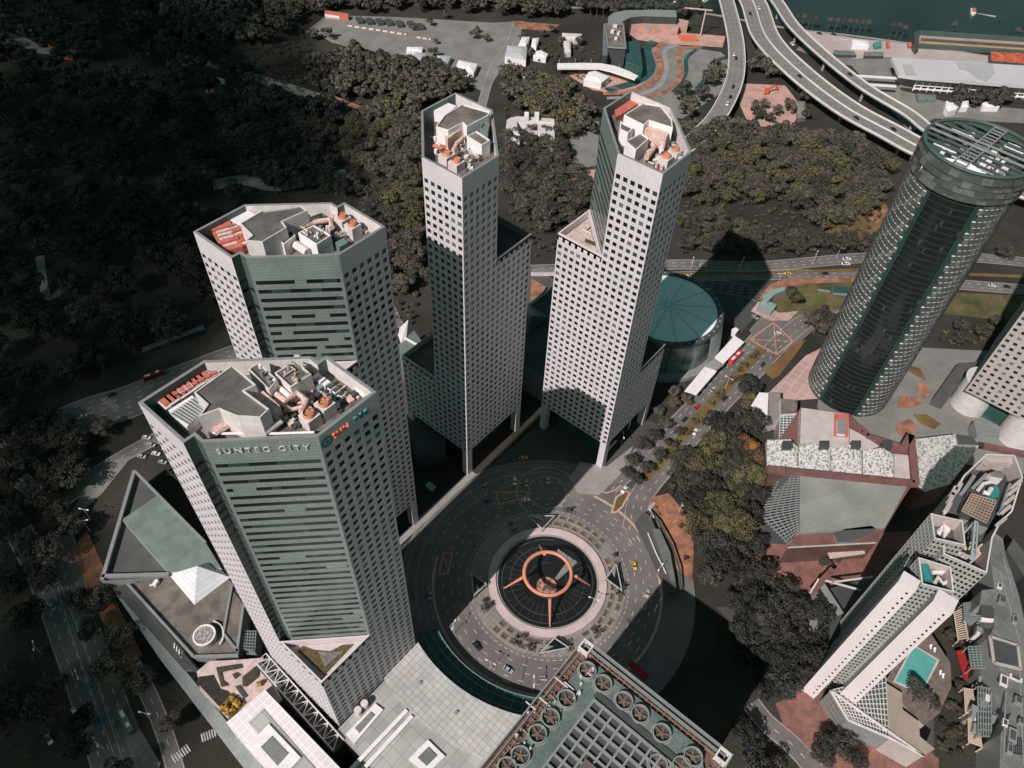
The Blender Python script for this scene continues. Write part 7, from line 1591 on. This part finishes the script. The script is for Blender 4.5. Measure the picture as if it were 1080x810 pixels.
for px, d, z, lab in (((774, 58), (0, 5), 9.1, 'white car on the curved ramp near its top'), ((767, 110), (-2, 5), 9.1, 'white car on the curved ramp near its bend'), ((800, 9), (3, 5), 14, 'white van high on the main viaduct near the top edge'), ((835, 47), (4, 4), 14, 'white car on the right carriageway of the main viaduct'), ((890, 42), (4, 1), .1, 'white car beside the box tent'), ((893, 274), (5, 0), .1, 'white truck like car on the expressway left of the round tower'), ((892, 279), (5, 0), .1, 'white car on the expressway beside the slip lane'), ((855, 150), (5, 0), .1, 'white car on the lane under the viaduct')): car(px, d, 'white', lab, z=z, s=1.3)
# cars of the dark west side
for k, (x, y, d, c_) in enumerate(((98, 724, (3, 5), 'blue'), (104, 761, (3, 5), 'blue'), (132, 668, (3, 5), 'silver'), (145, 697, (3, 5), 'silver'), (118, 632, (3, 4), 'blue'), (62, 507, (4, 1), 'red'), (40, 742, (3, 5), 'silver'), (52, 780, (3, 5), 'white'), (56, 640, (3, 5), 'silver'), (80, 752, (3, 5), 'white'), (160, 470, (5, 1), 'silver'), (165, 479, (5, 1), 'white'), (172, 488, (5, 1), 'silver'), (155, 462, (5, 1), 'white'), (150, 482, (5, 1), 'silver'), (176, 474, (5, 1), 'white'), (182, 500, (5, 1), 'silver'))):
    car((x, y), d, c_, 'parked ' + c_ + ' car in the car park beside the lettered tower' if k > 9 else c_ + ' car on the shaded western streets, ' + ('beside the orange lane', 'further down the boulevard', 'close to the grey walkway', 'next to the planted strip', 'at the top of the orange lane', 'on the back street', 'by the kerb near the left edge', 'at the bottom left', 'between two dark trees', 'behind the black tree clump')[min(k, 9)], s=1.05)
    
def bus(px, d, m, label, z=.05):
    p = W(*px, z); q = W(px[0] + d[0], px[1] + d[1], z); a = math.atan2(q.y - p.y, q.x - p.x); t = thing('bus', label, 'bus', tuple(p), None, a)
    def pt_(mb, nm, mm): o = mb.build(nm, mm, None, origin=(0, 0, 0)); o.parent = t; o.location = (0, 0, 0)
    mb = MB(); mb.box(-6, 6, -1.25, 1.25, .4, 3.2); mb.box(-5.8, 5.8, -1.1, 1.1, 3.2, 3.35); pt_(mb, 'body', m); mb = MB()
    for s in (-1, 1): mb.box(-5.6, 5.6, s * 1.26 - .02, s * 1.26 + .02, 1.5, 2.6)
    mb.box(6.0, 6.04, -1.1, 1.1, 1.4, 2.8); pt_(mb, 'windows', M_G1); mb = MB(); mb.box(-4.5, -1.5, -.7, .7, 3.36, 3.7); pt_(mb, 'roof_unit', M_WHITE); mb = MB(); mb.box(1.5, 3.5, -.7, .7, 3.36, 3.7); pt_(mb, 'roof_unit', M_WHITE)
    for x in (-4, 3.8):
        for y in (-1.15, 1.15): mb = MB(); mb.tube([(x, y - .12, .5), (x, y + .12, .5)], .5, 10); pt_(mb, 'wheel', M_DARKM)
bus((775, 379), (5, -5), mat('bus_red', (.62, .045, .04), .45, .05), 'bright red bus beside the white roofed walkway'); bus((163, 398), (10, -4), MATS['crimson'], 'crimson and white bus on the shaded western avenue')
bus((135, 762), (4, 8), MATS['container_green'], 'long dark coach on the coach park, lower left')
# motor boat
p = W(1026, 13.5, -.7); t = thing('motor_boat', 'small white and red motor boat on the open water', 'boat', tuple(p), None, math.radians(200)); 
mb = MB(); mb.prism([(-6, -2), (4, -2), (8, 0), (4, 2), (-6, 2)], 0, 1.6); o = mb.build('hull', M_WHITE, None, origin=(0, 0, 0)); o.parent = t; o.location = (0, 0, 0)
mb = MB(); mb.prism([(-3, -1.3), (2.5, -1.3), (3.5, 0), (2.5, 1.3), (-3, 1.3)], 1.6, 3.2); o = mb.build('cabin', M_RED, None, origin=(0, 0, 0)); o.parent = t; o.location = (0, 0, 0); t.scale = (1.2, 1.2, 1.2)
mb = MB(); a, b = W(1030, 14, -.7), W(1050, 17.5, -.7); n_ = Vector((-(b - a).y, (b - a).x, 0)).normalized(); mb.poly([a + n_ * .6, a - n_ * .6, b - n_ * 2.5, b + n_ * 2.5]); struct('wake', mb, mat('foam', (.35, .38, .37), .7, .3, .3))
for q, lab in (((712, 4), 'small moored boat near the terminal shore, left'), ((742, 3), 'small moored boat near the terminal shore, right')):
    p = W(*q, -.7); mb = MB(); mb.prism([(p.x - 5, p.y - 2), (p.x + 5, p.y - 2), (p.x + 8, p.y), (p.x + 5, p.y + 2), (p.x - 5, p.y + 2)], -.75, 1.0); mb.prism([(p.x - 2, p.y - 1), (p.x + 3, p.y - 1), (p.x + 3, p.y + 1), (p.x - 2, p.y + 1)], 1.01, 2.4); tag(mb.build('moored_boat', M_OFFW), lab, 'boat')
# street lamps
lp = thing('street_lamp', 'tall double armed street lamp beside the roads', 'street lamp', (0, 0, 0), 'street lamps along the roads')
mb = MB(); mb.tube([(0, 0, 0), (0, 0, 9.5)], .14, 6, r2=.09); mb.bar((-2, 0, 9.5), (2, 0, 9.5), .12, .12); o = mb.build('pole', M_OFFW, None, origin=(0, 0, 0)); o.parent = lp; o.location = (0, 0, 0)
for s in (-2, 2): mb = MB(); mb.box(s - .6, s + .6, -.25, .25, 9.35, 9.6); o = mb.build('lamp_head', M_WHITE, None, origin=(0, 0, 0)); o.parent = lp; o.location = (0, 0, 0)
spots = [(479, 668), (517, 707), (562, 727), (624, 641), (684, 552), (693, 608), (691, 645), (857, 278), (882, 272), (728, 285), (716, 540), (640, 466), (655, 470), (60, 600), (95, 560), (90, 720), (110, 790), (45, 690), (160, 760), (130, 600), (96, 548), (820, 300), (780, 285), (765, 410), (745, 470)]
for i, (x, y) in enumerate(spots):
    p = W(x, y, .05)
    lab = 'tall double armed street lamp beside the roads'
    if i == 0: lp.location = p; lp.rotation_euler = (0, 0, .4)
    else: copy_tree(lp, p, U(0, 3), lab)
# white vent tower and flagpoles near the foot of the slim tower
mb = MB(); a = W(663, 452, .1); mb.bar(a, a + Vector((0, 0, 9)), .5, .5); tag(mb.build('sign_pylon', M_WHITE), 'slender white pylon standing at the right foot of the slim sunlit tower', 'pylon')
# glass and water channel right of the ring road
t = thing('sunken_entrance', 'curved dark glass entrance sunk behind the kerb right of the ring road', 'entrance', (*W2(704, 575), 0)); c = crop(600, 380, 3.6)
mb = MB(); mb.prism(WP(c(255, 610, 285, 575, 310, 590, 350, 690, 400, 800, 410, 880, 380, 880, 330, 770, 290, 680), 4), .1, 4); mb.build('wall', M_ROOFD, t)
mb = MB(); mb.prism(WP(c(318, 640, 345, 640, 385, 730, 405, 840, 390, 840, 350, 740), 4.4), 4.01, 4.4); mb.build('glass', mat('entrance_glass', (.14, .15, .14), .3, .2, .3, spec=.6), t)
mb = MB(); mb.tube([W(*q_, 4.3) for q_ in c(300, 570, 340, 610, 390, 700, 420, 790, 425, 870)], .5, 6); mb.build('edge_tube', M_DARKM, t)
mb = MB(); mb.tube([W(*q_, 4.6) for q_ in c(300, 655, 330, 730, 370, 810)], .35, 6); mb.build('edge_rail', M_OFFW, t)

m_ = MB(); m_.prism(WP([(662, 700), (668, 697), (685, 712), (680, 718)], 5), 4.4, 5); tag(m_.build('red_awning', MATS['crimson']), 'long crimson awning in the black shade behind the green fan roof', 'awning')
for k, (x, y, s) in enumerate(((872, 778, .9), (890, 790, 1.0), (900, 800, .9))): pass

# a little more traffic
for k, (x, y, d, c_, lab) in enumerate(((742, 281, (6, 0), 'white', 'white car on the expressway just inside the tower shadow'), (728, 291, (-6, 0), 'silver', 'silver car on the expressway behind the round hall'), (870, 289, (-6, 0), 'black', 'black car on the near carriageway of the expressway'), (1046, 302, (6, 1), 'white', 'white car on the expressway right of the round tower'),
    (1062, 303, (6, 1), 'black', 'black car on the expressway right of the round tower, nearer the edge'), (752, 411, (5, -5), 'silver', 'silver car on the left avenue carriageway beside the white canopy'), (722, 443, (5, -5), 'black', 'black car on the left avenue carriageway near the street trees'), (764, 421, (-5, 5), 'black', 'black car on the right avenue carriageway by the single round tree'),
    (536, 707, (6, 4), 'silver', 'silver car at the bottom of the sunlit ring road'), (503, 682, (4, 5), 'black', 'black car on the lower left of the sunlit ring road'), (683, 626, (-2, 6), 'silver', 'silver car entering the shade on the right of the ring road'), (454, 628, (-1, 6), 'silver', 'silver car on the shaded left side of the ring road'), (60, 446, (6, -2), 'white', 'white car on the western avenue between the trees'), (88, 440, (6, -2), 'silver', 'silver car on the western avenue near the crossing'), (118, 417, (6, -2), 'black', 'black car on the western avenue behind the crimson bus'))):
    car((x, y), d, c_, lab, s=1.05, z=.3)
# ---------------------------------------------------------------- tell look-alikes apart by their place
def ordinal(n): return str(n) + ('th' if 10 <= n % 100 <= 20 else {1: 'st', 2: 'nd', 3: 'rd'}.get(n % 10, 'th'))
_by = {}
for o in bpy.data.objects:
    if o.parent is None and 'label' in o: _by.setdefault(o['label'], []).append(o)
for lab, L in _by.items():
    if len(L) < 2: continue
    L.sort(key=lambda o: project(o.location)[0])
    for i, o in enumerate(L):
        words = lab.split(); o['label'] = ' '.join(words[:12]) + ', ' + ordinal(i + 1) + ' from the left'
        if 'group' not in o: o['group'] = lab[:60]
